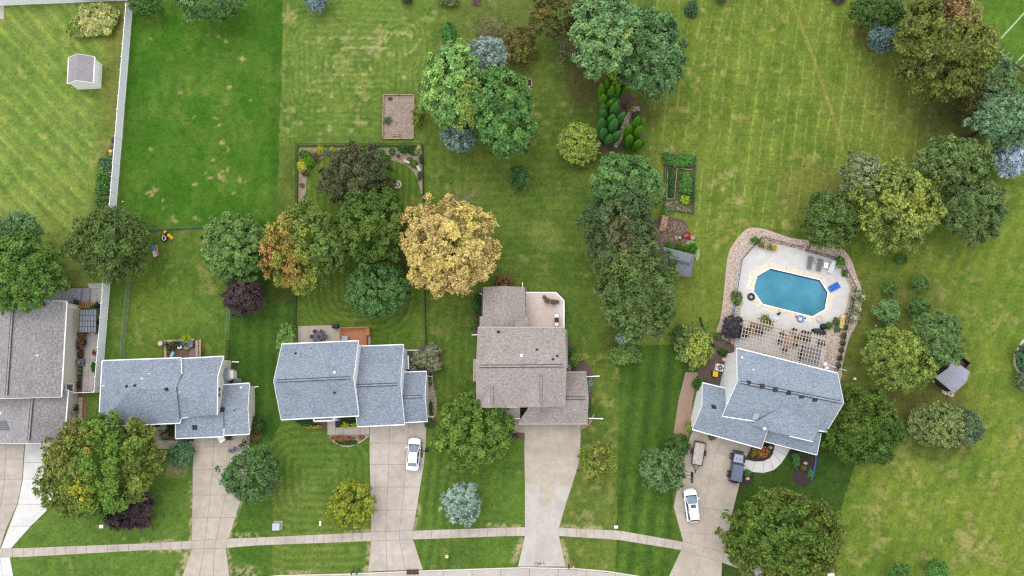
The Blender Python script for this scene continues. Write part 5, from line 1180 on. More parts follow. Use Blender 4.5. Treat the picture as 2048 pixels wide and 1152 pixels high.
tree('round dark green tree cut by the top edge near the blue-grey spruce', 1754, 20, 54, 34, 6.5, D((86,116,58), v=.24), lobe=.16, rough=.06); tree('blue-grey spruce touching the round dark tree', 1768, 76, 29, 28, 5, D((104,130,124)), 'spruce_tree', style='pine')
tree('large olive tree with pink and cream leaf tips by the sports field', 1893, 92, 98, 100, 12, D((128,134,62), c2=(102,116,56), a2=.7, patch=[((190,130,104),.05,.45,.34,.7),((194,178,122),.6,.5,.5,.6)], v=.3), lobe=.13, rough=.14, s=.32)
tree('small tree with yellow leaves under the large olive tree', 1925, 152, 44, 40, 7.5, D((110,124,44), patch=[((216,200,60),.2,.1,.8,.6)], v=.3), lobe=.2); tree('grey-green airy tree beside the low wire fence', 1988, 162, 46, 46, 7.5, D((112,146,92), c2=(128,148,100), v=.26), lobe=.2, asp=2, dens=2.4)
tree('brown-green understory tree above the blue-green pine', 1952, 200, 42, 36, 6, D((110,108,58), c2=(88,96,52), v=.28), lobe=.2); tree('blue-green pine at the right edge', 2002, 238, 68, 54, 9.5, D((116,152,108), c2=(98,134,94), v=.22), 'pine_tree', style='pine')
tree('bright yellow-green tree left of the lilac-roofed shed', 1800, 718, 70, 62, 8, D((146,166,76), c2=(122,146,72), a2=.6, v=.22), lobe=.15); tree('sage-green tree behind the lilac-roofed shed', 1874, 678, 52, 52, 8, D((116,146,86), c2=(104,132,76), v=.22), lobe=.17)
for lab, x, y, a_, b_, h, c_ in (('small mint-green tree on the east lawn', 1772, 625, 26, 25, 3, (122,160,94)), ('low round bush above the mint-green tree', 1780, 577, 14, 13, 1.6, (96,132,66)), ('round bush right of the low round bush', 1842, 568, 17, 17, 2, (104,140,72)), ('dark bush right of the mint-green tree', 1836, 614, 24, 20, 2.2, (94,128,66)), ('bush peeking out left of the sage-green tree', 1752, 676, 18, 17, 2.4, (108,146,80)), ('tiny bush below the large yellow-green tree', 1803, 518, 12, 10, 1, (96,126,64))): shrub(lab, x, y, a_, b_, h, D(c_, v=.26))
tree('dark green round maple touching the right corner of the pool house', 1725, 852, 80, 74, 7.5, D((80,112,46), c2=(112,124,48), a2=.35, v=.28), lobe=.14); 
tree('light olive spreading evergreen below the lilac-roofed shed', 1875, 850, 54, 42, 4.5, D((142,156,92), c2=(118,138,84), a2=.6, v=.26), lobe=.18, asp=2.2); tree('grey-green half of the spreading evergreen pair', 1932, 852, 34, 34, 4.0, D((108,130,92), v=.24), lobe=.2, asp=2.2)
tree('large bronze-tinged green maple at the bottom right corner of the sidewalk', 1566, 1076, 116, 94, 9.5, D((96,126,50), c2=(128,124,62), a2=.45, v=.28), lobe=.13)
for lab, x, y in (('small tree at the bottom edge, the left one of a pair', 1800, 1146), ('small tree at the bottom edge, the right one of a pair', 1874, 1142)): shrub(lab, x, y, 24, 22, 2.6, D((96,140,66), v=.25))
shrub('bush behind the stone edge at the right border', 2052, 718, 20, 26, 1.8, D((84,122,86), v=.28)); shrub('grey-green bush below the stone edge at the right border', 2048, 762, 16, 18, 1.6, D((104,126,88), v=.28))
# --- front yards
tree('very large bronze and green maple in front of the left houses', 197, 932, 118, 98, 10, D((102,142,54), c2=(150,140,76), a2=.42, patch=[((204,138,70),-.05,.5,.13,.8),((216,196,50),0,-.3,.13,.9),((150,124,70),-.5,.3,.4,.5),((150,116,78),-.3,.75,.22,.6)], v=.26), lobe=.13)
tree('dark purple-leaved small tree under the very large maple', 254, 1018, 50, 40, 3.4, D((92,72,76), c2=(70,58,66), a2=.7, v=.36), lobe=.22); 
tree('dark green round tree between driveway and front lawn with the pale box', 499, 947, 58, 54, 5.5, D((96,130,76), c2=(110,142,82), v=.24), lobe=.17); shrub('blue-green open shrub beside the entry path', 362, 907, 25, 25, 1.8, D((94,134,92), v=.28), dens=2.4)
tree('yellow-flowering round tree at the driveway edge left of the white sedan', 702, 1008, 47, 46, 4, D((160,168,60), c2=(112,132,46), a2=.6, v=.3), lobe=.2, rough=.14, dens=2.4)
tree('frosty blue-green spruce on the front lawn', 921, 1009, 36, 40, 5, D((150,176,158)), 'spruce_tree', style='pine', s=.2, lobe=.17, rough=.2)
tree('light green broad tree in front of the brown house', 948, 862, 76, 76, 6.5, D((116,146,62), c2=(100,132,56), v=.22), lobe=.15, asp=1.6)
tree('airy yellow-green young tree beside the empty driveway', 1195, 922, 37, 37, 4, D((156,164,72), c2=(110,132,52), a2=.6, v=.3), lobe=.22, rough=.2, dens=1.5); tree('airy grey-green young tree left of the trailer driveway', 1325, 940, 43, 41, 4.5, D((118,148,92), c2=(100,130,78), v=.24), lobe=.2, asp=1.9, dens=2)
shrub('dark glossy bush beside the utility trailer', 1356, 890, 23, 21, 1.8, D((84,114,54), v=.24)); shrub('dark round bush at the garage corner', 1399, 768, 14, 12, 1.4, D((72,106,46)))
shrub('long clipped light green hedge left of the back patio', 573, 680, 19, 33, 1.7, D((134,172,88), v=.2), lobe=.16, name='hedge', cat='hedge')
for lab, x, y, rr_ in (('round grey-green shrub nearest the roof of the porch house', 838, 718, 16), ('upper round grey-green shrub beyond the black fence line', 866, 702, 16), ('lower round grey-green shrub beyond the black fence line', 868, 728, 15)): shrub(lab, x, y, rr_, rr_, 1.8, D((138,144,108), c2=(176,176,142), a2=.4, v=.3), 'round grey-green shrubs at the porch house')
shrub('dark round bush at the corner by the bicycles', 513, 852, 14, 19, 1.5, D((66,92,44), v=.2))
tree('green pine-like tree cut by the top edge right of the white fence', 291, 6, 34, 26, 4.2, D((94,134,64), v=.22), lobe=.2); tree('leafy tree cut by the top edge above the deep green lawn', 418, 0, 70, 38, 7.5, D((116,152,90), c2=(96,134,72), v=.22), lobe=.17)
tree('small blue spruce cut by the top edge above the pale lawn', 631, 4, 21, 19, 3, D((124,150,150)), 'spruce_tree', style='pine'); tree('small dark conifer cut by the top edge', 1385, 14, 14, 18, 3.2, D((74,112,70)), 'spruce_tree', style='spruce', lev=8)
shrub('dark bush cut by the top edge above the dirt bed', 815, -4, 13, 11, 1.5, D((74,104,62))); shrub('grey-green bush cut by the top edge beside the pale lawn', 897, 1, 20, 10, 1.3, D((122,134,84))); shrub('brown bush cut by the top edge right of the grey-green bush', 953, 2, 8, 7, .8, D((140,116,108)))
shrub('dark bush cut by the top edge of the clipped lawn', 1445, -3, 12, 8, 1.2, D((76,104,66))); shrub('purple-grey bush cut by the top edge near the round dark tree', 1677, -4, 14, 9, 1.2, D((96,88,84)))
# ornamental patch
shrub('pale straw-yellow ornamental grass clump beside the white fence corner', 190, 40, 42, 30, 1.6, D((196,198,124), c2=(164,178,98), v=.2), asp=3.2, s=.2, name='ornamental_grass', cat='plant')
shrub('light-tipped green bush left of the straw-yellow grass', 158, 54, 25, 18, 1.4, D((136,166,74), c2=(186,200,112), a2=.5, v=.3)); shrub('bright green bush at the lower right of the straw-yellow grass', 213, 57, 13, 14, 1.2, D((126,170,52), v=.25))
# ------------------------------------------------------------------ sheds
s1 = thing('shed', 'small white shed with mauve-grey gable roof inside the white fence', 'shed', P(172, 150))
gable(s1, *PX3((188.7,113.7,2.3), (186,165.4,2.3), (135.5,167.6,2.3), (138,115.2,2.3)), 1.0, M['roof_shed'], M['side_white'], ov_e=.12, ov_r=.12, ridge=False, th=.1)
da, db = P(168,172.6), P(187,172.2)
dd_ = MB(); q0 = [Vector((P(165,174,0).x, P(165,174,0).y+.02, 0)), Vector((P(187,173,0).x, P(187,173,0).y+.02, 0))]
for k in (0, 1):
    a, b = q0[0].lerp(q0[1], k*.5+.02), q0[0].lerp(q0[1], k*.5+.48); dd_ = MB(); dd_.beam(a + up*1.0, b + up*1.0, .05, 1.7); dr = dd_.build('door', M['grey'], s1); MB().beam(a + up*1.0 - Vector((0,.04,0)), b + up*1.0 - Vector((0,.04,0)), .03, .08).build('door_rail', M['white'], dr)
s2 = thing('shed', 'small slate-grey hipped shed half under the trees left of the pool', 'shed', P(1355, 525))
h_ = 2.2; q = PX3((1326,493.3,h_), (1389.6,509.3,h_), (1381,554.4,h_), (1318,538,h_)); ra, rb_ = P(1332,515.8,3.15), P(1378,527.3,3.15)
roof_part(s2, [(q[0], q[1], rb_, ra), (q[1], q[2], rb_), (ra, rb_, q[2], q[3]), (q[3], q[0], ra)], M['roof_dark'], .1); footprint_wall(s2, q, 2.15, M['side_taupe'], .25)
cb = MB(); cb.beam(ra + up*.03, rb_ + up*.03, .34, .06); cb.build('ridge_cap', mat('dark_ridge', C(104, 104, 116), C(84, 84, 96), 6, .9, .2), s2); cb = MB(); cb.beam(rb_ + up*.02, q[1] + up*.03, .2, .05); cb.build('hip_cap', M['cushion_grey'], s2)
s3 = thing('shed', 'dark-walled shed with lilac-grey shingle roof on the east lawn', 'shed', P(1905, 755))
dkw = mat('dark_timber_wall', C(92, 76, 68), C(60, 50, 46), 4, .9, .3)
gable(s3, *PX3((1906.9,719.6,2.2), (1939.8,743.5,2.2), (1907.3,786.2,2.2), (1870.6,755.2,2.2)), .85, M['metal_roof'], dkw, ov_e=.2, ov_r=.15, trimm=M['wood_old'], gut=False, ridge=False, th=.1)
pen = thing('compost_pen', 'open dark-brown timber pen behind the lilac-roofed shed', 'pen', P(1925, 722)); q = PX3((1904,712,1.2), (1914,704.5,1.2), (1941,726,1.2), (1931,738,1.2))
for a, b in zip(q, q[1:] + q[:1]):
    for k in range(5): MB().beam(Vector((a.x,a.y,.12+.24*k)), Vector((b.x,b.y,.12+.24*k)), .06, .2).build('board', M['brown_dark'], pen)
for a in q: MB().box((a.x, a.y, .65), (.12, .12, 1.3)).build('post', M['brown_dark'], pen)
MB().prism([(p.x, p.y) for p in q][::-1], .0, .25).build('compost', M['mulch'], pen)
for k, (x, y) in enumerate(((1890,782),(1897,785),(1902,789))):
    p = P(x, y); tag(MB().lathe(p, [(.5-.06*k, 0), (.55-.06*k, .1), (.4-.05*k, .2)], 7, Matrix.Rotation(k, 3, 'Z')).build('flat_stone', M['stone_pale'], None), ('pale flat stone at the shed corner, nearest the trees', 'pale flat stone at the shed corner, middle of three', 'pale flat stone at the shed corner, farthest from the trees')[k], 'stone', 'pale flat stones by the lilac-roofed shed')

# ------------------------------------------------------------------ pergola and patio furniture by the pool
pg = thing('pergola', 'tan timber lattice pergola between pool deck and white-walled house', 'pergola', P(1565, 690)); hz = 2.7
TL, TR_, BR, BL = P(1490,633,hz), P(1655,675,hz), P(1642,739,hz), P(1478,697,hz)
base_r = None
for i in range(29):
    u = i/28; a, b = TL.lerp(TR_, u), BL.lerp(BR, u); MB().beam(a + (a-b).normalized()*.25, b, .06, .14).build('rafter', M['pergola'], pg)
for k in range(9):
    v = .07 + .92*k/8; a, b = TL.lerp(BL, v), TR_.lerp(BR, v); MB().beam(a + up*.09, b + up*.09 + (b-a).normalized()*.2, .06, .06).build('cross_slat', M['pergola'], pg)
for v in (.1, .93):
    a, b = TL.lerp(BL, v), TR_.lerp(BR, v); MB().beam(a - up*.18, b - up*.18, .12, .22).build('beam', M['pergola'], pg)
    for u in (.02, .34, .66, .98): p = a.lerp(b, u); MB().box((p.x, p.y, (hz-.3)/2+.06), (.16, .16, hz-.3), .24).build('post', M['pergola'], pg)
def dup(o, label, loc, rz, group=None):
    r = o.copy(); COL.objects.link(r); r.location = loc; r.rotation_euler = (0, 0, rz); r['label'] = label
    if group: r['group'] = group
    for ch in list(o.children):
        c = ch.copy(); COL.objects.link(c); c.parent = r
        for g in ch.children: d = g.copy(); COL.objects.link(d); d.parent = c
    return r
def chair_proto(label, loc, rz, group, m, m2, w=.62):
    r = thing('patio_chair', label, 'chair', loc, rz, group); L = dict(local=True)
    MB().box((0,0,.38), (w, w, .1)).build('seat', m, r, **L)
    MB().box((0,-w/2+.02,.68), (w, .09, .62), M=Matrix.Rotation(R(12), 3, 'X')).build('backrest', m2, r, **L)
    for s in (-1, 1):
        MB().box((s*(w/2-.01), .02, .6), (.08, w*.95, .05)).build('armrest', m2, r, **L)
        for t in (-1, 1): MB().box((s*(w/2-.04), t*(w/2-.05), .17), (.06, .06, .34)).build('leg', m2, r, **L)
    return r
Z = lambda px, py, z=.06: Vector((P(px, py, z).x, P(px, py, z).y, z))
GCH = 'brown chairs under the pergola'
chs = [((1563,668),-1.2,'brown chair left of the dining table, nearest the pool'), ((1558,684),-1.6,'brown chair left of the dining table, next to the red-topped setting'), ((1567,699),-.2,'brown chair at the house end of the dining table'), ((1584,663),2.6,'brown chair at the pool end of the dining table'), ((1591,676),1.5,'brown chair right of the dining table, nearest the black cabinet'), ((1587,690),1.4,'brown chair right of the dining table, nearest the hot tub'), ((1602,667),2.2,'brown chair standing alone by the black cabinet')]
c0 = chair_proto(chs[0][2], Z(*chs[0][0]), chs[0][1], GCH, M['brown'], M['brown_dark'])
for (xy, a, lb) in chs[1:]: dup(c0, lb, Z(*xy), a)
tb = thing('dining_table', 'brown patio dining table under the pergola', 'table', Z(1575, 681), -.24); MB().box((0,0,.7), (.95, 1.5, .05)).build('table_top', M['tan'], tb, local=True)
for s in (-1,1):
    for t in (-1,1): MB().box((s*.4, t*.65, .34), (.07, .07, .68)).build('leg', M['brown_dark'], tb, local=True)
tag(MB().lathe(Z(1572,683.5,.79), [(.2,0),(.26,.12),(.24,.14)], 14).build('bowl', M['red'], None), 'red bowl on the patio dining table', 'bowl')
def cabinet(label, px, py, sx, sy, sz, rz, m, name='cabinet', cat='cabinet', top=None):
    r = thing(name, label, cat, Z(px, py), rz); MB().box((0,0,sz/2), (sx, sy, sz)).build('body', m, r, local=True); MB().box((0,0,sz+.02), (sx*1.06, sy*1.06, .05)).build('lid', top or m, r, local=True)
    MB().beam((-sx*.3, -sy*.54, sz*.6), (sx*.3, -sy*.54, sz*.6), .03, .03).build('handle', M['grey'], r, local=True); return r
cabinet('black outdoor cabinet under the pergola', 1611, 674, .75, 1.4, .9, -.2, M['black'])
cabinet('black barbecue grill under the right end of the pergola', 1638.5, 686, .75, .9, 1.0, -.2, M['black'], 'grill', 'grill')
cv = thing('covered_sofa', 'dark grey covered sofa at the pergola corner', 'sofa', Z(1636, 663.5), R(-14)); MB().lathe((0,0,0), [(1.02,0),(1.05,.3),(.95,.62),(.4,.72)], 18, Matrix.Diagonal(Vector((1.0,.42,1)))).build('cover', M['dark'], cv, local=True, smooth=True)
cv = thing('covered_fire_bowl', 'small black covered bowl beside the dark grey sofa', 'fire bowl', Z(1645, 653.5)); MB().lathe((0,0,0), [(.42,0),(.48,.3),(.3,.5),(.08,.56)], 12).build('cover', M['black'], cv, local=True, smooth=True); MB().tube((.3,0,.25), (.62,-.02,.2), .1, .03, 6).build('spout', M['black'], cv, local=True)
tubo = thing('hot_tub', 'hot tub with grey two-piece cover at the house end of the pergola', 'hot tub', Z(1617, 713), R(-14)); MB().box((0,0,.45), (2.5, 2.7, .9)).build('shell', M['dark'], tubo, local=True)
for s in (-1, 1): MB().box((s*.63,0,.95), (1.2, 2.66, .1)).build('cover_panel', M['cover'], tubo, local=True)
MB().box((-1.35,0,.2), (.35, .9, .4)).build('step', M['dark'], tubo, local=True)
fp = thing('outdoor_sofa', 'low dark patio sofa with orange cushion under the left of the pergola', 'sofa', Z(1511.5, 662), R(-14)); MB().box((0,0,.22), (1.9, .8, .4)).build('seat', M['black'], fp, local=True); MB().box((0,-.36,.5), (1.9, .12, .4)).build('backrest', M['brown_dark'], fp, local=True); MB().box((-.66,.04,.48), (.5, .6, .12)).build('cushion', M['orange'], fp, local=True)
for s in (-1,1): MB().box((s*.98,0,.32), (.1, .8, .6)).build('armrest', M['brown_dark'], fp, local=True)
ct = thing('coffee_table', 'low tan table beside the dark patio sofa', 'table', Z(1510, 651), R(-14)); MB().box((0,0,.36), (1.7, .55, .05)).build('table_top', M['brown'], ct, local=True)
for s in (-1,1):
    for t in (-1,1): MB().box((s*.78, t*.2, .17), (.06,.06,.34)).build('leg', M['brown_dark'], ct, local=True)
dup(c0, 'brown chair at the left edge of the pergola, nearest the plum-dark bush', Z(1489, 662), 1.9, GCH); dup(c0, 'brown chair at the left edge of the pergola, nearest the house', Z(1488, 671), 1.2, GCH)
for k, (x, y, c_, lb) in enumerate(((1526,640,(140,150,60),'potted yellow-green plant at the pool end of the pergola'), (1533,650,(110,120,50),'potted dark plant just under the pergola edge'))):
    pp = thing('potted_plant', lb, 'plant', Z(x, y)); MB().lathe((0,0,0), [(.2,0),(.28,.4),(.3,.42)], 12).build('pot', M['brown_dark'], pp, local=True)
    r_ = np.random.default_rng(50+k); n_ = 260; pos = r_.normal(size=(n_,3))*np.array((.3,.3,.18)) + np.array(tuple(Z(x,y))) + np.array((0,0,.65)); quadmesh('foliage', rhomb(pos, ndir(r_.normal(size=(n_,3))+np.array((0,0,.8))), .2*r_.uniform(.6,1.3,n_), 1.8, r_), M['leaf'], pp, np.array(C(*c_))*r_.uniform(.6,1.4,(n_,1)))
# pool deck pieces
def lounger(label, px, py, rz, m, mf):
    r = thing('sun_lounger', label, 'sun lounger', Z(px, py), rz, 'sun loungers on the pool deck'); L = dict(local=True)
    fr_b = MB()
    for s in (-1,1): fr_b.beam((s*.33, -.95, .3), (s*.33, .95, .3), .05, .06)
    for y in (-.95, 0, .95): fr_b.beam((-.33, y, .3), (.33, y, .3), .05, .05)
    fr_b.build('frame', mf, r, **L); MB().box((0,-.38,.34), (.6, 1.05, .05)).build('seat', m, r, **L); MB().box((0,.5,.5), (.6, .85, .05), M=Matrix.Rotation(R(26), 3, 'X')).build('backrest', m, r, **L)
    for s in (-1,1):
        for t in (-1,1): MB().box((s*.33, t*.8, .14), (.05,.05,.28)).build('leg', mf, r, **L)
    return r
lounger('dark grey sun lounger farthest left on the pool deck', 1618, 526.5, R(-12), M['cushion_grey'], M['grey']); lounger('dark grey sun lounger beside the white low table', 1637, 531, R(-13), M['cushion_grey'], M['grey']); lounger('white sun lounger at the pool deck corner', 1662, 534.5, R(-24), M['towel'], M['white'])
wt = thing('side_table', 'white low table between grey and white lounger', 'table', Z(1649.6, 531.8), R(-12)); MB().box((0,0,.4), (.62, .85, .05)).build('table_top', M['white'], wt, local=True)
for s in (-1,1):
    for t in (-1,1): MB().box((s*.25, t*.35, .19), (.05,.05,.38)).build('leg', M['white'], wt, local=True)
st_ = thing('stool', 'small pale stool between the two dark loungers', 'stool', Z(1630.5, 524.5)); MB().lathe((0,0,.34), [(.22,0),(.24,.05),(.22,.07)], 14).build('seat', M['conc_grey'], st_, local=True)
for k in range(3): MB().tube((0,0,.34), (math.cos(k*2.1)*.2, math.sin(k*2.1)*.2, 0), .02, .02, 6).build('leg', M['grey'], st_, local=True)
fm = thing('air_mattress', 'bright blue inflatable air mattress on the pool deck', 'air mattress', Z(1668.5, 574), R(28)); 
for i in range(5):
    for j in range(3): MB().ball((-.55+.28*i, -.3+.3*j, .12), (.145,.155,.09), 8, 6).build('air_cell', M['blue'], fm, local=True, smooth=True)
MB().box((.05,0,.06), (1.5,.95,.06)).build('base_sheet', M['blue_dark'], fm, local=True); MB().ball((-.84,0,.13), (.16,.46,.11), 10, 6).build('pillow', M['blue'], fm, local=True, smooth=True)
tag(MB().torus(Z(1502.5,593.5,.2), .4, .17, 24, 10).build('swim_ring', M['dark'], None, smooth=True), 'black inner tube beside the pool steps', 'swim ring')
sr = thing('swim_ring', 'blue and white swim ring at the lower pool edge', 'swim ring', Z(1600.5, 637.5)); MB().torus((0,0,.12), .42, .12, 24, 8).build('ring', M['blue'], sr, local=True, smooth=True); MB().lathe((0,0,.03), [(.3,0),(.3,.03)], 16).build('floor', M['towel'], sr, local=True); MB().torus((0,0,.2), .42, .06, 24, 6).build('stripe', M['cyan'], sr, local=True)
tag(MB().torus(Z(1639.5,638,.16), .42, .09, 24, 8).build('swim_ring', mat('clear_vinyl', C(214, 222, 226), C(200, 212, 218), 3, .2, 0), None, smooth=True), 'clear pale swim ring near the lower right pool corner', 'swim ring')
tag(MB().ball(Z(1593,633,.22), .16, 12, 8).build('ball', M['pink'], None, smooth=True), 'pink ball beside the blue and white swim ring', 'ball')
tag(MB().ball(Z(1610.5,636,.12), (.16,.1,.07), 8, 6).build('water_shoe', M['black'], None, smooth=True), 'small black shoe right of the blue swim ring', 'shoe')
vac = thing('pool_vacuum', 'black pool vacuum with pale looped hose at the pool edge', 'pool vacuum', Z(1557, 627.5)); MB().box((0,0,.1), (.5,.3,.14), .5).build('head', M['black'], vac, local=True); MB().tube((.05,0,.15), (.12,.55,.45), .03, .02, 6).build('handle', M['black'], vac, local=True)
hp = [Vector((.2+.12*i, .14*math.sin(i*1.1)+.1, .04)) for i in range(12)]; MB().path(hp, .03, 6).build('hose', M['stone_pale'], vac, local=True)
tw = MB(); tp = Z(1551, 636)
for i in range(5): tw.box((tp.x-.35+.17*i, tp.y+.1*math.sin(i*2)-.04*i, .1+.03*(i % 2)), (.26,.3,.07), .3*i)
tag(tw.build('towel', M['towel'], None), 'crumpled white towel on the deck by the pergola', 'towel')
yb = thing('pool_float', 'pale yellow pool float leaning against the pool fence', 'pool float', Z(1682.5, 645), R(-12)); MB().box((0,-.05,.35), (.72,1.75,.1), M=Matrix.Rotation(R(14), 3, 'Y')).build('board', mat('yellow_foam', C(246, 218, 122), C(232, 202, 104), 3, .6, .05), yb, local=True); 
for j in range(5):
    for i in (-1,0,1): MB().box((i*.2,-.6+.28*j,.41-.05*i), (.1,.14,.02), M=Matrix.Rotation(R(14), 3, 'Y')).build('slot', M['tan'], yb, local=True)
MB().ball((0,.85,.36), (.36,.3,.07), 12, 6).build('headrest', mat('yellow_headrest', C(246, 218, 122), None, 3, .6), yb, local=True)
pb = thing('planter_box', 'long timber planter with yellow flowers at the pool corner', 'planter', Z(1533, 494), R(-14)); MB().box((0,0,.25), (2.3,.6,.5)).build('box', M['orange'], pb, local=True)
r_ = np.random.default_rng(77)
for k, c_ in enumerate(((150,140,70),(224,214,190),(110,140,70),(236,196,60))):
    n_ = 170; pos = r_.normal(size=(n_,3))*np.array((.2,.2,.1)) + np.array((-.85+.57*k, 0, .62)); quadmesh('blooms', rhomb(pos, ndir(r_.normal(size=(n_,3))*.6+np.array((0,0,1))), .15*r_.uniform(.6,1.3,n_), 1.3, r_), M['leaf'], None, np.array(C(*c_))*r_.uniform(.6,1.3,(n_,1))).parent = pb
for o in pb.children:
    if o.name.startswith('blooms'): o['kind'] = 'stuff'
tag(MB().box(Z(1468.5,617.5,.1), (.55,.8,.06), .35).build('skimmer_lid', M['cyan'], None), 'pale blue lid lying on the gravel left of the pool', 'lid')
for k, (x, y, lb) in enumerate(((1641,690.5,'white rock by the black grill'),(1637,708,'white rock at the hot tub corner'),(1664,667.5,'pale rock in the gravel above the pergola corner'),(1654,672,'pale rock touching the pergola corner'))): tag(MB().ball(Z(x,y,.14), (.26,.2,.16), 7, 5).build('rock', M['stone_pale'], None), lb, 'rock', 'pale rocks by the pergola')
fa = thing('pool_pump', 'white pool pump and filter at the house corner', 'pool pump', Z(1646.5, 733), 0); MB().lathe((0,.3,0), [(.3,0),(.34,.5),(.3,.8),(.1,.9)], 14).build('filter_tank', M['white'], fa, local=True, smooth=True); MB().box((.35,-.2,.2), (.6,.35,.35)).build('pump', M['white'], fa, local=True); MB().tube((.1,.3,.3), (3.2,-.6,.25), .05, .05, 8).build('pipe', M['white'], fa, local=True)
# pool plants
GG = 'shrubs in the gravel around the pool'
for lb, x, y, a_, b_, h, c_, kw in (('green bush at the upper left fence corner of the pool',1511,481,10,7,1.1,(86,136,56),{}), ('bright green bush at the upper right fence corner of the pool',1681,523,9,11,1.4,(96,146,60),{}), ('small plant below the bright bush at the pool fence',1689,546,6,7,.7,(92,132,66),{}), ('spiky grass clump at the left deck notch',1474,596,10,13,.8,(112,136,72),dict(asp=3)), ('round bush on the gravel at its left end',1437,671,7,6,.7,(92,136,58),{}), ('dark round bush by the house corner and black pipe',1447,704,8,7,.8,(66,104,46),{}), ('first green clump by the covered bowl',1658,651,7,7,.7,(92,130,60),dict(asp=2.4)), ('second green clump by the yellow float',1672,642,6,7,.6,(104,126,70),dict(asp=2.4)), ('third green clump below the yellow float',1675,657,6,6,.6,(100,126,66),dict(asp=2.4))): shrub(lb, x, y, a_, b_, h, D(c_, v=.26), GG, **kw)
for i, (x, y) in enumerate(((1692,655),(1687,671),(1686,686),(1683,700),(1680,716),(1677,731))): shrub('small dark round shrub outside the pool fence, number %s from the pool end' % ('one','two','three','four','five','six')[i], x, y, 5.5, 5.5, .7, D((98,116,82), v=.3), 'row of small round shrubs outside the pool fence')
shrub('dusky plum-leaved bush left of the pergola', 1467, 654, 22, 21, 2.2, D((84,76,84), c2=(70,66,72), a2=.6, v=.34), asp=2); 
for lb, x, y, a_, b_ in (('white-flowering bush at the upper right of the pool fence',1716,590,13,15), ('white-flowering bush at the middle of the pool fence',1712,615,11,11), ('white-flowering bush nearest the yellow float',1706,634,13,11)): shrub(lb, x, y, a_, b_, 1.3, D((206,200,166), c2=(104,126,84), a2=.9, v=.28), 'white-flowering bushes outside the pool fence', dens=2.2)
shrub('red-orange flowering shrub on dark mulch', 1520, 901, 18, 14, 1.1, D((190,110,70), c2=(110,128,56), a2=.8, v=.3), lobe=.22)
for lb, x, y, a_, b_, h, c_ in (('green mound on the mulch corner behind the dark boxy car',1495,946,8,7,.7,(92,130,72)),('long green shrub at the left of the hose bed',1592,922,8,16,.9,(86,136,70)),('small green mound beside the blue hose',1621,946,6,8,.6,(92,150,76)),('green foundation plants under the porch eave',1606,908,10,4,.7,(62,96,46)),('little yellow-green plant in the hose bed',1607,935,6,7,.5,(110,110,60)),('green clump at the lit corner of the gravel strip',1378,852,9,10,.9,(150,160,80)),('small clump beside the garage door of the pool house',1424,874,7,6,.7,(120,128,70))): shrub(lb, x, y, a_, b_, h, D(c_, v=.28))
for lb, x, y in (('pale boulder in the hose bed',1610.5,926.5),('pale boulder behind the dark boxy car',1495,957),('pale boulder by the red-orange shrub',1540.5,894.5)): tag(MB().ball(Z(x,y,.2), (.34,.26,.24), 7, 5).build('boulder', mat('peach_stone', C(232,204,178), C(200,170,148), 5, .9, .3), None), lb, 'boulder', 'pale boulders in the front beds')
# hoses and bins
def hose(label, pts, r, m, name='hose'):
    mb = MB(); mb.path([Z(x, y, r+.04) for x, y in smooth_poly(pts, 5, False)], r, 6); return tag(mb.build(name, m, None), label, 'hose')
hose('thick black drain pipe snaking from the lawn to the house', [(1401,635),(1405,652),(1412,668),(1424,684),(1432,698),(1440,708)], .13, M['black'], 'drain_pipe')
hose('blue hose along the edge of the dark bed', [(1631,908),(1632,918),(1630,931),(1627,945),(1622,960)], .07, mat('faded_blue_hose', C(92, 144, 206), C(76, 126, 190), 4, .5, 0))
hose('second blue hose close beside the first', [(1634,908),(1633.5,922),(1630.5,938),(1628,950),(1624,960)], .05, M['blue_dark'])
wb = thing('waste_bin', 'dark wheeled bin with bright yellow lid by the white wall', 'waste bin', Z(1426.5, 749), R(-8)); MB().lathe((0,0,0), [(.36,0),(.44,1.0)], 4, Matrix.Rotation(R(45),3,'Z')).build('body', M['dark'], wb, local=True); MB().box((0,.05,1.04), (.72,.78,.09)).build('lid', M['yellow'], wb, local=True)
for s in (-1,1): MB().tube((s*.26,.34,.1), (s*.34,.34,.1), .1, .1, 10).build('wheel', M['tyre'], wb, local=True)
tag(MB().lathe(Z(1447,719,.02), [(.26,0),(.28,.3),(.22,.34)], 12).build('tree_stump', mat('cut_wood', C(236, 214, 176), C(206, 176, 132), 6, .9, .2), None), 'pale cut stump near the dark round bush', 'stump')

# ------------------------------------------------------------------ vehicles
def loft(st):
    """st: list of (y, [(x,z),...] right half from bottom to top centre)"""
    mb = MB(); ps = []; k = len(st[0][1])
    for y, pr__ in st:
        ps += [(x, y, z) for x, z in pr__] + [(-x, y, z) for x, z in pr__[::-1]]
    n = 2*k; fs = []
    for i in range(len(st)-1):
        for j in range(n): fs.append((i*n+j, i*n+(j+1) % n, (i+1)*n+(j+1) % n, (i+1)*n+j))
    fs += [tuple(range(n))[::-1], tuple((len(st)-1)*n+j for j in range(n))]
    return mb.add(ps, fs)
def wheel(r, x, y, R_=.33, w=.22):
    t = MB().tube((x-w/2, y, R_), (x+w/2, y, R_), R_, R_, 18).build('wheel', M['tyre'], r, local=True); s = 1 if x > 0 else -1
    rm = MB().tube((x+s*w*.45, y, R_), (x+s*w*.53, y, R_), R_*.62, R_*.58, 14).build('rim', M['grey'], t, local=True); return t
def prof(w, zb, zt, crown=.03, sh=.12):
    return [(w*.86, zb), (w*.98, zb+.12), (w, zb+(zt-zb)*.55), (w*.985, zt-sh*.6), (w*.93, zt-sh*.12), (w*.8, zt+crown*.4), (w*.4, zt+crown), (0.001, zt+crown*1.15)]
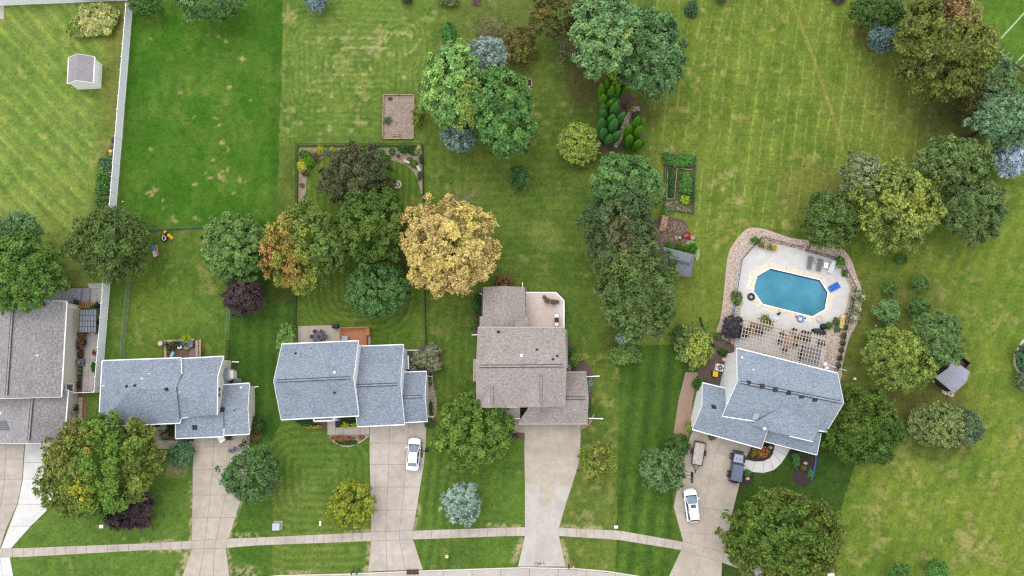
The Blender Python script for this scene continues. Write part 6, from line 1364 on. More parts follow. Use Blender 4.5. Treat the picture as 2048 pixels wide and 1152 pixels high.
def car(label, px, py, rz, kind, mp_):
    r = thing('parked_car', label, 'car', Z(px, py, .045), rz); L = dict(local=True)
    if kind == 'sedan':
        st = [(2.26, prof(.66,.28,.56)), (2.14, prof(.80,.22,.66)), (1.9, prof(.87,.2,.74)), (1.25, prof(.895,.2,.9)), (.2, prof(.9,.2,.95)), (-1.0, prof(.9,.2,.96)), (-1.75, prof(.885,.22,.99)), (-2.12, prof(.83,.26,.97)), (-2.24, prof(.7,.34,.82))]
        wb_, wt_, rf, rr, bb_ = (1.22, .8), (.34, .60), None, (-1.12, .6), (-1.74, .76); zr, z0_, axle = 1.42, .93, (1.38, -1.3)
    else:
        st = [(2.26, prof(.64,.3,.66)), (2.12, prof(.80,.26,.82)), (1.85, prof(.88,.24,.92)), (1.2, prof(.905,.24,1.02)), (0, prof(.91,.24,1.06)), (-1.5, prof(.91,.26,1.08)), (-2.1, prof(.86,.3,1.08)), (-2.26, prof(.76,.38,.92))]
        wb_, wt_, rr, bb_ = (1.25, .82), (.36, .66), (-1.78, .62), (-2.14, .74); zr, z0_, axle = 1.66, 1.04, (1.36, -1.3)
    MB.build(loft(st), 'body', mp_, r, smooth=True, **L)
    # cabin: roof, pillars and glass
    y1, w1 = wb_; y2, w2 = wt_; y3, w3 = rr; y4, w4 = bb_
    rp = [(y2, w2), ((y2+y3)/2, max(w2, w3)*1.03), (y3, w3)]; rb__ = MB()
    vs_ = [];
    for y, w in rp: vs_ += [(-w, y, zr-.04), (-w*.8, y, zr+.005), (0, y, zr+.03), (w*.8, y, zr+.005), (w, y, zr-.04)]
    rb__.add(vs_, [(i*5+j, i*5+j+1, (i+1)*5+j+1, (i+1)*5+j) for i in range(2) for j in range(4)])
    rb__.build('roof_panel', mp_, r, smooth=True, **L)
    g = lambda nm, ps, m=M['glass']: MB().add(ps, [tuple(range(len(ps)))]).build(nm, m, r, **L)
    zf, zk = z0_+.0, z0_+.04
    WG = mat('tinted_screen', C(132, 152, 172), C(104, 124, 146), 1.2, .1, 0, 0, .7) if 'tinted_screen' not in bpy.data.materials else bpy.data.materials['tinted_screen']
    MB().add([(-w1,y1,zf),(-w1*.5,y1+.12,zf),(w1*.5,y1+.12,zf),(w1,y1,zf),(w2,y2,zr-.04),(w2*.5,y2+.03,zr+.015),(-w2*.5,y2+.03,zr+.015),(-w2,y2,zr-.04)], [(0,1,6,7),(1,2,5,6),(2,3,4,5)]).build('windscreen', WG, r, **L)
    MB().beam((-w1*.95,y1+.08,zf+.02), (w1*.95,y1+.08,zf+.02), .2, .03).build('cowl', M['dark'], r, **L)
    g('rear_window', [(-w4,y4,zk),(w4,y4,zk),(w3,y3,zr-.04),(-w3,y3,zr-.04)], WG if kind == 'sedan' else M['glass'])
    wm = max(w2, w3)*1.03; ym = (y2+y3)/2
    for s in (-1, 1):
        ps = [(s*(w1+.03),y1-.12,zf),(s*.82,ym,z0_+.01),(s*(w4+.02),y4+.12,zk),(s*w3,y3,zr-.05),(s*wm,ym,zr-.05),(s*w2,y2,zr-.05)]
        MB().add(ps, [(0,1,4,5),(1,2,3,4)]).build('side_window', M['glass'], r, **L)
        MB().beam((s*(w1+.02),y1,zf), (s*(w2+.01),y2,zr-.03), .06, .05).beam((s*(w4+.02),y4,zk), (s*(w3+.01),y3,zr-.03), .09, .06).beam((s*.835,ym,z0_), (s*(wm+.01),ym,zr-.04), .07, .04).build('pillar', mp_, r, **L)
        mi = MB().box((s*1.0, y1-.3, z0_+.1), (.2, .12, .14), s*.25).build('wing_mirror', mp_, r, **L)
        MB().ball((s*.62, 2.16 if kind == 'sedan' else 2.12, .62 if kind == 'sedan' else .78), (.17,.1,.07), 8, 6).build('headlight', M['glass'], r, **L)
        if kind == 'sedan': MB().box((s*.62,-2.2,.84), (.3,.08,.12)).build('tail_light', M['red'], r, **L)
        else: MB().box((s*.72,-2.12,1.2), (.14,.16,.42)).build('tail_light', M['red'], r, **L)
        for y in axle: wheel(r, s*.8, y, .33 if kind == 'sedan' else .37)
    if kind == 'sedan': MB().box((0,2.17,.64), (.75,.06,.05)).build('grille', M['black'], r, **L)
    else:
        MB().box((0,2.18,.72), (.8,.06,.12)).build('grille', M['black'], r, **L)
        MB().box((0,.02,zr+.025), (.72,.5,.02)).build('sunroof', M['glass'], r, **L)
        for s in (-1,1): MB().beam((s*.6,y2-.2,zr+.05), (s*.6,y3+.1,zr+.05), .05, .05).build('roof_rail', M['grey'], r, **L)
        MB().tube((0,-1.5,zr+.02), (0,-1.6,zr+.12), .03, .015, 6).build('aerial', M['black'], r, **L)
    return r
car('white sedan parked nose to the garage of the porch house', 828.5, 907.5, R(-3.5), 'sedan', M['car_white'])
car('white crossover with sunroof and red tail lights on the wide driveway', 1380.5, 1009, R(5), 'suv', M['car_white'])
jp = thing('parked_car', 'dark boxy off-road car with soft top and rear spare wheel', 'car', Z(1469.5, 932, .045), R(-12)); L = dict(local=True)
MB.build(loft([(1.95, prof(.62,.5,1.0)), (1.75, prof(.72,.45,1.08)), (.55, prof(.76,.42,1.12)), (.45, prof(.8,.42,1.14)), (-1.9, prof(.8,.42,1.14)), (-2.0, prof(.78,.45,1.1))]), 'body', M['car_black'], jp, **L)
hd = MB(); hd.add([(-.58,1.72,1.13),(.58,1.72,1.13),(.66,.62,1.19),(-.66,.62,1.19),(-.58,1.72,1.1),(.58,1.72,1.1),(.66,.62,1.1),(-.66,.62,1.1)], [(0,1,2,3),(4,5,1,0),(5,6,2,1),(6,7,3,2),(7,4,0,3)]); hd.build('hood', M['car_hood'], jp, **L)
for s in (-.28,.28): MB().box((s,1.1,1.175), (.12,.18,.03)).build('hood_vent', M['dark'], jp, **L)
MB().add([(-.7,.55,1.14),(.7,.55,1.14),(.64,.2,1.72),(-.64,.2,1.72)], [(0,1,2,3)]).build('windscreen', M['glass'], jp, **L)
rt_ = MB(); rt_.add([(-.66,.3,1.74),(.66,.3,1.74),(.7,-1.9,1.78),(-.7,-1.9,1.78),(-.78,.3,1.5),(.78,.3,1.5),(.8,-1.98,1.5),(-.8,-1.98,1.5)], [(0,1,2,3),(0,4,5,1),(1,5,6,2),(2,6,7,3),(3,7,4,0)]); rt_.build('soft_top', M['car_top'], jp, **L)
for s in (-1,1):
    MB().add([(s*.785,.3,1.5),(s*.805,-1.95,1.5),(s*.81,-1.95,1.14),(s*.81,.5,1.14)], [(0,1,2,3)]).build('side_window', M['glass'], jp, **L)
    for y, l_ in ((1.3,.95),(-1.2,1.0)): MB().box((s*.86,y,.92), (.3,l_,.08)).build('fender', M['black'], jp, **L); wheel(jp, s*.84, y, .42, .27)
    MB().box((s*.98,.38,1.22), (.22,.1,.2)).build('wing_mirror', M['black'], jp, **L); MB().tube((s*.5,1.93,.85), (s*.5,2.02,.85), .11, .11, 12).build('headlight', M['glass'], jp, **L)
MB().box((0,2.12,.6), (1.5,.22,.2)).build('bumper', M['black'], jp, **L); MB().box((0,-2.1,.6), (1.5,.2,.2)).build('bumper', M['black'], jp, **L); MB().tube((-.05,-2.02,1.0), (-.05,-2.28,1.0), .4, .4, 18).build('spare_wheel', M['tyre'], jp, **L)
# trailer
tl = thing('utility_trailer', 'flat utility trailer with weathered plank bed', 'trailer', Z(1394.5, 906.5, .045), R(-11)); w_, l_ = 1.5, 3.15
for i in range(8): MB().box((-.66+.188*i, 0, .56), (.17, l_-.1, .04)).build('plank', mat('grey_plank', C(218, 210, 202), C(184, 174, 166), 3, .95, .2, rnd=.08) if i == 0 else bpy.data.materials['grey_plank'], tl, local=True)
for a, b in (((-w_/2,-l_/2),(w_/2,-l_/2)), ((w_/2,-l_/2),(w_/2,l_/2)), ((w_/2,l_/2),(-w_/2,l_/2)), ((-w_/2,l_/2),(-w_/2,-l_/2))): MB().beam((*a,.8), (*b,.8), .06, .06).build('rail', M['brown_dark'], tl, local=True); MB().beam((*a,.5), (*b,.5), .08, .12).build('frame', M['brown_dark'], tl, local=True)
for x in (-w_/2, w_/2):
    for y in (-l_/2, 0, l_/2): MB().box((x,y,.66), (.06,.06,.34)).build('stake', M['brown_dark'], tl, local=True)
    wheel(tl, x*1.22, .2, .33, .22); MB().box((x*1.22,.2,.7), (.3,.8,.04)).build('fender', M['black'], tl, local=True)
MB().beam((-.45,-l_/2,.5), (0,-2.5,.5), .07, .08).beam((.45,-l_/2,.5), (0,-2.5,.5), .07, .08).beam((0,-2.3,.5),(0,-2.75,.5),.1,.1).build('tongue', M['black'], tl, local=True); MB().tube((0,-2.45,.02),(0,-2.45,.62),.035,.035,8).build('jack', M['grey'], tl, local=True); MB().beam((-.85,l_/2+.1,.75),(.9,l_/2+.1,.75),.1,.1).build('tailgate', M['brown_dark'], tl, local=True)
# basketball hoops
def hoop(label, base, board, rz, flip=1):
    b = P(*base); t = P(*board); r = thing('basketball_hoop', label, 'basketball hoop', b); d = Vector((t.x-b.x, t.y-b.y, 0)).normalized(); sd = Vector((-d.y, d.x, 0)); L_ = Vector((t.x-b.x, t.y-b.y, 0)).length
    MB().box((b.x, b.y, .12), (.5,.5,.16), math.atan2(d.y, d.x)).build('base', M['black'], r); MB().tube(b, b + up*2.6 + d*.15, .07, .06, 8).build('pole', M['black'], r)
    am_ = MB()
    for s in (-.12,.12): am_.beam(b + up*2.5 + sd*s + d*.1, b + up*3.1 + d*(L_-.05) + sd*s*2.6, .06, .07)
    am_.build('arm', M['black'], r); c = b + d*L_ + up*3.05
    MB().beam(c - sd*.68, c + sd*.68, .05, 1.0).build('backboard', M['glass'], r); fb = MB()
    for z in (-.5,.5): fb.beam(c - sd*.7 + up*z, c + sd*.7 + up*z, .08, .06)
    for s in (-.7,.7): fb.beam(c + sd*s - up*.5, c + sd*s + up*.5, .08, .06)
    fb.build('board_frame', M['black'], r); MB().torus(c + d*.3 - up*.38, .23, .016, 18, 6).build('rim', mat('orange_rim', C(214, 96, 50)) if 'orange_rim' not in bpy.data.materials else bpy.data.materials['orange_rim'], r)
    return r
hoop('basketball hoop leaning over the trailer driveway', (1360,948.5,0), (1384,955,3.05), 0); hoop('basketball hoop beside the white sedan', (854,900,0), (843.5,904,3.05), 0)

# ------------------------------------------------------------------ decks
def deck_boards(root, poly, z, m, along, w=.14, th=.04, name='deck_boards'):
    """poly: world xy; boards run along unit vector 'along', clipped to the polygon"""
    import mathutils.geometry as mg
    a = Vector(along).normalized(); b = Vector((-a.y, a.x)); mb = MB(); ps = [Vector((p[0], p[1])) for p in poly]; us = [p.dot(b) for p in ps]; u = min(us) + w/2
    while u < max(us):
        xs = []
        for i in range(len(ps)):
            p, q_ = ps[i], ps[(i+1) % len(ps)]; d0, d1 = p.dot(b)-u, q_.dot(b)-u
            if (d0 > 0) != (d1 > 0): t = d0/(d0-d1); xs.append((p + (q_-p)*t).dot(a))
        xs.sort()
        for k in range(0, len(xs)-1, 2):
            s, e = a*xs[k] + b*u, a*xs[k+1] + b*u; mb.beam((s.x, s.y, z-th/2), (e.x, e.y, z-th/2), w-.012, th)
        u += w
    o = mb.build(name, m, root); o['kind'] = 'stuff'; return o
def post_row(root, pts, z0, z1, m, s=.1, name='post'):
    for p in pts: MB().box((p[0], p[1], (z0+z1)/2), (s, s, z1-z0)).build(name, m, root)
# pale deck of the brown house
dk = thing('deck', 'pale timber deck with clipped corner beside the brown sunroom', 'deck', P(1090, 620)); zz = .9
pp_ = PX3((1050.8,585,zz), (1112,585,zz), (1128,601.5,zz), (1128,659,zz), (1050.8,659,zz)); deck_boards(dk, [(p.x, p.y) for p in pp_], zz, M['wood_pale'], (0, 1))
rm = MB()
for a, b in zip(pp_[:3], pp_[1:4]): rm.beam(a - up*.06, b - up*.06, .16, .16)
rm.build('rim_board', M['white'], dk); post_row(dk, [(p.x*.995, p.y*.995) for p in pp_], 0, zz-.1, M['wood_old'], .14)
GD = 'brown wicker chairs on the pale deck'; cz = .905
e0 = chair_proto('brown wicker chair on the pale deck, the left one', Z(1094.5,601.5,cz), R(-25), GD, M['brown'], M['brown'], .7); dup(e0, 'brown wicker chair on the pale deck, the right one', Z(1106.7,604.5,cz), R(-8))
for x, y, lb in ((1088.5,594.5,'brown round footstool left of the deck chairs'),(1115,604,'brown round footstool right of the deck chairs')):
    f_ = thing('footstool', lb, 'footstool', Z(x, y, cz)); MB().lathe((0,0,0), [(.22,0),(.27,.1),(.27,.34)], 14).build('base', M['brown'], f_, local=True); MB().lathe((0,0,.34), [(.27,0),(.25,.08),(.05,.1)], 14).build('cushion', M['brown'], f_, local=True)
gr = thing('grill', 'white barbecue grill with dark lid on the pale deck', 'grill', Z(1112.6,641,cz), R(90)); MB().box((0,0,.4), (.7,.5,.7)).build('cart', M['white'], gr, local=True); MB().lathe((-.32,0,.85), [(.3,0),(.3,.64)], 12, Matrix.Rotation(R(90),3,'Y')).build('lid', M['dark'], gr, local=True)
for s in (-1,1): MB().box((s*.6,0,.8), (.42,.5,.05)).build('side_shelf', M['white'], gr, local=True)
# red deck of the porch house
dk = thing('deck', 'orange-stained timber deck with bench rails behind the porch house', 'deck', P(710, 670)); zz = .55; Q = lambda *l: [P(x, y, zz) for x, y in l]
pp_ = Q((682,657),(740,655),(740,671.5),(733.5,671.5),(733.5,702),(682,702)); deck_boards(dk, [(p.x, p.y) for p in pp_], zz, M['wood_red'], (1, .03))
def rail(root, a, b, z, h, m, n=3):
    for k in range(n): MB().beam((a.x, a.y, z+h*(k+1)/n), (b.x, b.y, z+h*(k+1)/n), .09, .04 if k < n-1 else .05).build('rail', m, root)
    L_ = (b-a).length
    for k in range(int(L_/1.4)+2): u = a.lerp(b, min(1, k*1.4/L_)); MB().box((u.x, u.y, (z+h)/2), (.1,.1,z+h)).build('post', m, root)
rail(dk, pp_[0], pp_[1], zz, .9, M['wood_red']); rail(dk, pp_[0], Q((682,675))[0], zz, .9, M['wood_red']); rail(dk, Q((733.5,672))[0], Q((733.5,694))[0], zz, .9, M['wood_red'])
bq = Q((735.5,657),(735.5,671))
for k in range(3): MB().beam(bq[0] + Vector((-.1+.16*k,0,.45)), bq[1] + Vector((-.1+.16*k,0,.45)), .13, .04).build('bench_slat', M['wood_red'], dk)
wl3 = MB(); wq = PX3((736,672,0),(742,672,0),(742,692,0),(736,692,0)); wl3.prism([(p.x, p.y) for p in wq][::-1], 0, .3); wl3.build('stone_edging', M['stone'], dk)
cabinet('grey storage chest on the orange-stained deck', 693, 677.5, .85, .6, .6, 0, M['grey'], 'storage_chest', 'chest'); bpy.context.view_layer.update()
for o in [x for x in COL.objects if x.name.startswith('storage_chest')]: o.location.z = zz + .005
fcv = thing('grill', 'black covered grill at the patio corner by the orange deck', 'grill', Z(673.5, 653.5, .05), 0); MB().box((0,0,.5), (.85,.55,1.0)).build('cover', M['black'], fcv, local=True); MB().lathe((-.42,0,.98), [(.26,0),(.26,.84)], 12, Matrix.Rotation(R(90),3,'Y')).build('lid', M['dark'], fcv, local=True)
tb2 = thing('patio_table', 'round dark wire table in the middle of the concrete patio', 'table', Z(639, 674, .05)); MB().lathe((0,0,.7), [(.62,0),(.62,.03)], 22).build('table_top', mat('dark_mesh', C(112, 114, 120), C(84, 86, 92), 14, .6, .2), tb2, local=True); MB().tube((0,0,0),(0,0,.7),.05,.05,8).build('pedestal', M['dark'], tb2, local=True); MB().lathe((0,0,0),[(.3,0),(.28,.05)],14).build('foot', M['dark'], tb2, local=True); MB().lathe((.12,-.05,.74),[(.2,0),(.22,.14)],12).build('umbrella_hub', M['black'], tb2, local=True)
GP = 'dark wire chairs round the patio table'; p0 = None
for (x, y, a, lb) in ((628,674,-1.57,'dark wire chair at the left of the patio table'),(651,673,1.57,'dark wire chair at the right of the patio table'),(633,665,-2.6,'dark wire chair at the upper left of the patio table'),(645,664.5,2.7,'dark wire chair at the upper right of the patio table'),(634,682,-.5,'dark wire chair at the lower left of the patio table'),(646,682,.5,'dark wire chair at the lower right of the patio table')):
    if p0 is None: p0 = chair_proto(lb, Z(x, y, .05), a, GP, bpy.data.materials['dark_mesh'], M['cushion_grey'], .52)
    else: dup(p0, lb, Z(x, y, .05), a)
# old deck behind the leftmost blue-grey house
dk = thing('deck', 'weathered dark deck cluttered with pots behind the leftmost blue-grey house', 'deck', P(365, 697)); zz = .35; pp_ = Q((330,681.5),(393,678.5),(393,724),(331,724)); deck_boards(dk, [(p.x, p.y) for p in pp_], zz, M['wood_dark'], (1, .03))
for a, b, w_ in (((326,682.5),(388,679),.3), ((330,684),(331,717),.3), ((393,681),(394,715),.34), ((400,679),(400,714),.24)):
    a_, b_ = P(*a, 1.0), P(*b, 1.0); MB().beam(a_ , b_, w_, .06).build('cap_board', M['wood_old'], dk)
    for k in range(4): u = a_.lerp(b_, k/3); MB().box((u.x, u.y, .5), (.1,.1,1.0)).build('post', M['wood_old'], dk)
MB().beam(P(397,680,.5), P(397,714,.5), .4, .05).build('step', M['wood_old'], dk)
br_ = thing('barrel_planter', 'pale rotten-topped barrel at the deck corner', 'planter', P(327,687.5)); MB().lathe(P(327,687.5), [(.38,0),(.45,.5),(.4,.95)], 12).build('barrel', M['wood_old'], br_); MB().lathe(P(327,687.5)+up*.93, [(.36,0),(.3,.06)], 12).build('top', M['stone_pale'], br_)
ZD = lambda x, y, z=.36: Z(x, y, z)
def pot(label, x, y, r, h, m, z=.36, plant=None, name='flower_pot'):
    t = thing(name, label, 'pot', ZD(x, y, z)); MB().lathe((0,0,0), [(r*.75,0),(r,h),(r*1.06,h+.02)], 12).build('body', m, t, local=True); MB().lathe((0,0,h+.01), [(r*.9,0),(r*.85,.02)], 12).build('soil', M['mulch_dark'], t, local=True)
    if plant:
        r_ = np.random.default_rng(int(x*7)); n_ = 130; pos = r_.normal(size=(n_,3))*np.array((r,r,r*.6)) + np.array((x*0, 0, h+.2)) + np.array(tuple(ZD(x,y,z))); quadmesh('plant', rhomb(pos, ndir(r_.normal(size=(n_,3))+np.array((0,0,.9))), .16*r_.uniform(.6,1.3,n_), 1.5, r_), M['leaf'], t, np.array(C(*plant))*r_.uniform(.6,1.4,(n_,1)), kind='stuff')
    return t
wt2 = thing('side_table', 'small white round table on the cluttered deck', 'table', ZD(342.5,683.5)); MB().lathe((0,0,.5),[(.26,0),(.26,.04)],14).build('table_top', M['white'], wt2, local=True); MB().tube((0,0,0),(0,0,.5),.04,.04,8).build('pedestal', M['white'], wt2, local=True)
for lb, x, y, r_p, m_ in (('dark pot left on the cluttered deck',337,687,.26,M['dark']),('black pot below the white round table',344,694,.3,M['black']),('dark pot beside the blue chair',359,685.5,.36,M['dark']),('dark pot at the middle of the cluttered deck',349,690,.2,M['dark'])): pot(lb, x, y, r_p, .4, m_, plant=(90,104,70))
bc = chair_proto('blue plastic chair on the cluttered deck', ZD(369.5,687), .6, 'plastic chairs on the cluttered deck', M['blue_dark'], M['blue_dark'], .6); gc_ = chair_proto('green plastic chair on the cluttered deck', ZD(377.5,687.5), -.4, 'plastic chairs on the cluttered deck', mat('green_plastic', C(96, 150, 118), C(76, 130, 98), 4, .5, 0), bpy.data.materials['green_plastic'], .6)
cabinet('grey storage box at the deck corner', 385.5, 688.5, .7, .9, .5, 0, M['cover'], 'storage_box', 'box').location.z = .36
mt_ = tag(MB().box(ZD(387.5,705,.37), (1.2,1.3,.02)).build('doormat', mat('mauve_mat', C(150, 134, 134), C(130, 114, 114), 8, .95, .1), None), 'mauve mat on the cluttered deck', 'mat')
ts_ = thing('toy_car', 'white toy ride-on on the cluttered deck', 'toy', ZD(361,694.5), .3); MB().box((0,0,.2),(.6,.36,.2)).build('body', M['white'], ts_, local=True); MB().lathe((0,.05,.3),[(.12,0),(.1,.12)],10).build('seat', M['dark'], ts_, local=True)
for s in (-1,1):
    for t in (-1,1): MB().tube((s*.22,t*.16,.1),(s*.22,t*.22,.1),.1,.1,10).build('wheel', M['white'], ts_, local=True)
tc_ = thing('kick_board', 'pale blue water toy on the cluttered deck', 'toy', ZD(345.5,708.5), -.4); MB().box((0,0,.12),(.42,.8,.16)).build('body', M['cyan'], tc_, local=True); MB().ball((0,-.42,.12),(.2,.16,.1),10,6).build('nose', M['cyan'], tc_, local=True)
pot('bright lime plant in the railing pot', 374.5, 678, .3, .2, M['brown_dark'], 1.02, (176,206,40)); pot('pale lime pot plant by the green chair', 377, 694, .16, .25, M['stone_pale'], .36, (206,222,150))
# grey deck and slatted shade at the left edge
dk = thing('deck', 'grey composite deck between the left-edge house and the bright tree', 'deck', P(140, 592)); zz = .6; pp_ = Q((80,577.5),(162,576.5),(160,613),(80,613)); deck_boards(dk, [(p.x, p.y) for p in pp_], zz, M['wood_grey'], (1, 0), .15); post_row(dk, [(p.x, p.y) for p in pp_], 0, zz-.06, M['wood_grey'])
pq_ = [P(x, y, .32) for x, y in ((162,576.5),(179.5,576.5),(178,605),(160,612))]; MB().prism([(p.x, p.y) for p in pq_][::-1], 0, .32).build('landing', M['wood_grey'], dk)
cn = thing('shade_canopy', 'grey slatted shade canopy against the beige wall', 'canopy', P(178, 645)); q = PX3((160.6,619.4,2.4), (193,618.8,2.4), (192,664.8,2.4), (158,664.4,2.4)); ps_m = mat('shade_slat', C(134, 138, 150), C(116, 120, 132), 3, .7, .05, rnd=.05)
for i in range(6):
    for j in range(4):
        u0, u1, v0, v1 = i/6+.012, (i+1)/6-.012, j/4+.006, (j+1)/4-.006; f_ = lambda u, v: q[0].lerp(q[1], u).lerp(q[3].lerp(q[2], u), v)
        MB().prism([(f_(u, v).x, f_(u, v).y) for u, v in ((u0,v1),(u1,v1),(u1,v0),(u0,v0))], 2.37, 2.41).build('shade_panel', ps_m, cn)
fb = MB()
for i in range(7): fb.beam(q[0].lerp(q[1], i/6), q[3].lerp(q[2], i/6), .06, .08)
for j in range(5): fb.beam(q[0].lerp(q[3], j/4), q[1].lerp(q[2], j/4), .07, .07)
fb.build('frame', M['dark'], cn)
for p in q: MB().box((p.x, p.y, 1.2), (.1,.1,2.35)).build('post', M['dark'], cn)
ps = thing('plant_stand', 'orange timber slatted plant stand beside the grey deck', 'plant stand', Z(175, 611))
for i in range(6): MB().box((-.7+.26*i,0,.55), (.16,.85,.05)).build('slat', M['orange'], ps, local=True)
for s in (-1,1):
    MB().beam((-.8,s*.32,.5),(.7,s*.32,.5),.06,.08).build('rail', M['orange'], ps, local=True)
    for t in (-1,1): MB().box((t*.66,s*.32,.25),(.07,.07,.5)).build('leg', M['orange'], ps, local=True)
pot('dark leafy pot left of the orange plant stand', 160, 609, .35, .5, M['dark'], .05, (60,84,56)); pot('dark leafy pot right of the orange plant stand', 198, 612, .3, .4, M['dark'], .05, (54,84,60))
for k, (x, y, m_, lb) in enumerate(((197.5,621,M['purple'],'purple cushion by the white fence, nearest the plant stand'),(194,646,M['black'],'black seat between shade canopy and white fence'),(194.5,663,M['purple'],'purple cushion by the white fence, at the canopy corner'))): tag(MB().box(Z(x,y,.3), (.5,.6,.4), .1).build('garden_stool', m_, None), lb, 'stool')
for i in range(5): tag(MB().box(Z(176-.2*i,668+2*i,.05+.002*i), (.3,.3,.04)).build('stepping_stone', M['stone'], None), 'small stepping stone below the canopy, number %s' % ('one','two','three','four','five')[i], 'stone', 'small stepping stones below the shade canopy')
for lb, x, y, a_, b_, h, c_, c2 in (('rust-brown plant under the canopy corner',163,670,8,10,1,(150,122,60),(110,88,56)),('brown-leaved bush along the beige wall',161,688,8,12,1.2,(120,92,72),(96,72,60)),('dark red plant above the wall air conditioner',161,708,6,8,.9,(110,70,64),(96,72,60)),('dark green plant on the side yard concrete',169,684,4,5,.6,(60,72,54),None),('low green planting below the wall air conditioner',159,745,4,12,.6,(84,124,60),(150,170,120)),('dark red low planting by the gate',157,769,3.5,7,.5,(104,66,60),None),('green climber on the white fence, upper one',188,705,4,6,.8,(84,130,64),(190,70,80)),('green climber on the white fence, lower one',186,734,4,10,.8,(76,126,60),None),('dark climber by the meter wall',152,818,4,9,1.0,(66,100,56),None)): shrub(lb, x, y, a_, b_, h, D(c_, c2=c2, v=.3) if c2 else D(c_, v=.3))
ac_unit('dark air conditioner on the beige wall side yard', 158.5, 724.5, .95, 0, M['cover'])
for i in range(8):
    y = 798 + 8.0*i; x = 160.5 - .25*i; tag(MB().box(Z(x,y,.03), (.62,.5,.06), .05*(-1)**i).build('paving_stone', M['stone_pale'], None), 'pale square stone in the brick-edged path, number %s from the gate' % ('one','two','three','four','five','six','seven','eight')[i], 'paving stone', 'pale square stones between the two left houses')
mb = MB(); mb.box(P(147,825,1.2)+Vector((.1,0,0)), (.25,.4,.5)); tag(mb.build('meter_box', M['grey'], None), 'grey meter box on the left-edge garage wall', 'meter box')
# planters by the fence
def raised_bed(label, x0, y0, x1, y1, colr, h=.35, n_=420, c2=None):
    q = PX3((x0,y0,h),(x1,y0,h),(x1,y1,h),(x0,y1,h)); r = thing('raised_bed', label, 'raised bed', ((q[0].x+q[2].x)/2, (q[0].y+q[2].y)/2, 0), 0, 'raised beds against the white fence')
    for a, b in zip(q, q[1:] + q[:1]): MB().beam((a.x,a.y,h/2), (b.x,b.y,h/2), .07, h).build('board', M['brown_dark'], r)
    MB().prism([(p.x,p.y) for p in q][::-1], 0, h-.06).build('soil', M['mulch_dark'], r); r_ = np.random.default_rng(int(x0+y0)); L_, W_ = abs(q[1].x-q[0].x), abs(q[0].y-q[3].y)
    pos = np.stack([r_.uniform(q[0].x-.15, q[1].x+.1, n_), r_.uniform(q[3].y-.1, q[0].y+.15, n_), h + r_.uniform(.02,.5,n_)], 1); cc = np.array(C(*colr))*r_.uniform(.6,1.4,(n_,1))
    if c2: k_ = r_.random(n_) < .4; cc[k_] = np.array(C(*c2))*r_.uniform(.7,1.2,(k_.sum(),1))
    quadmesh('plants', rhomb(pos, ndir(r_.normal(size=(n_,3))+np.array((0,0,.9))), .24*r_.uniform(.6,1.3,n_), 1.3, r_), M['leaf'], r, cc); return r
raised_bed('raised bed with grey-green cabbage leaves against the white fence', 203, 319, 225, 337, (120,160,130), c2=(92,140,70)); raised_bed('long raised bed full of bright leaves against the white fence', 199, 348, 221, 389, (104,156,76), n_=900); raised_bed('small raised bed with dark leaves near the round maple', 197, 400, 219, 411, (92,134,70), n_=260)
for lb, x0, y0, x1, y1 in (('dark lattice over pale paving between two raised beds',208,339,225,347),('dark lattice over pale paving by the small raised bed',204,392,221,399)):
    q = PX3((x0,y0),(x1,y0),(x1,y1),(x0,y1)); r = thing('lattice_panel', lb, 'lattice', q[3]); MB().prism([(p.x,p.y) for p in q][::-1], 0, .04).build('paver', M['stone_pale'], r)
    for i in range(4): a, b = q[0].lerp(q[1], (i+.5)/4), q[3].lerp(q[2], (i+.5)/4); MB().beam(a+up*.09, b+up*.09, .06, .05).build('slat', M['brown_dark'], r)
    MB().beam(q[0].lerp(q[3],.5)+up*.12, q[1].lerp(q[2],.5)+up*.12, .06, .05).build('slat', M['brown_dark'], r)
for lb, x, y, sx, sy, m_, nm in (('dark tub against the white fence, nearest the shed',228.5,281.5,.5,.9,M['dark'],'tub'),('dark blue tub against the white fence',225.5,295,.75,.6,M['purple'],'tub'),('yellow sack by the dark blue tub',224,304,.65,.6,M['yellow'],'sack'),('grey sack beside the cabbage bed',224,311,.7,.4,M['cover'],'sack')):
    tag(MB().lathe(Z(x,y,0), [(.42,0),(.5,.3),(.42,.45)], 8, Matrix.Diagonal(Vector((sx,sy,1)))).build(nm, m_, None), lb, nm)
tag(MB().ball(Z(245.5,403.5,.1), .13, 8, 6).build('ball', mat('pale_ball', C(236, 240, 196), None, 3, .5), None, smooth=True), 'pale ball on the deep green lawn beside the white fence', 'ball')
# ------------------------------------------------------------------ garden pieces
# timber-framed dirt bed
df = thing('timber_frame', 'pale timber frame around the bare dirt rectangle', 'frame', P(797, 233)); q = PX3((767,189.5,.15),(828,189.5,.15),(826.5,277.5,.15),(765,277.5,.15))
for a, b in zip(q, q[1:] + q[:1]):
    for k in range(2): MB().beam(a.lerp(b, k/2+.003), a.lerp(b, (k+1)/2-.003), .14, .22).build('timber', M['wood_old'], df)
for x, y in ((767,215),(766,246),(765,275),(798,190),(827.5,219),(826.5,249),(803,277)): p = P(x, y, .3); MB().box((p.x,p.y,.18),(.1,.1,.36)).build('stake', M['brown_dark'], df)
bn = thing('garden_bench', 'small pale plank bench at the lower end of the dirt rectangle', 'bench', Z(792, 272.5, .02))
for k in range(3): MB().box((0,.28-.28*k,.42-.12*k),(1.15,.2,.05)).build('plank', M['wood_old'], bn, local=True)
for s in (-1,1): MB().box((s*.5,0,.16),(.08,.6,.3)).build('leg', M['wood_old'], bn, local=True)
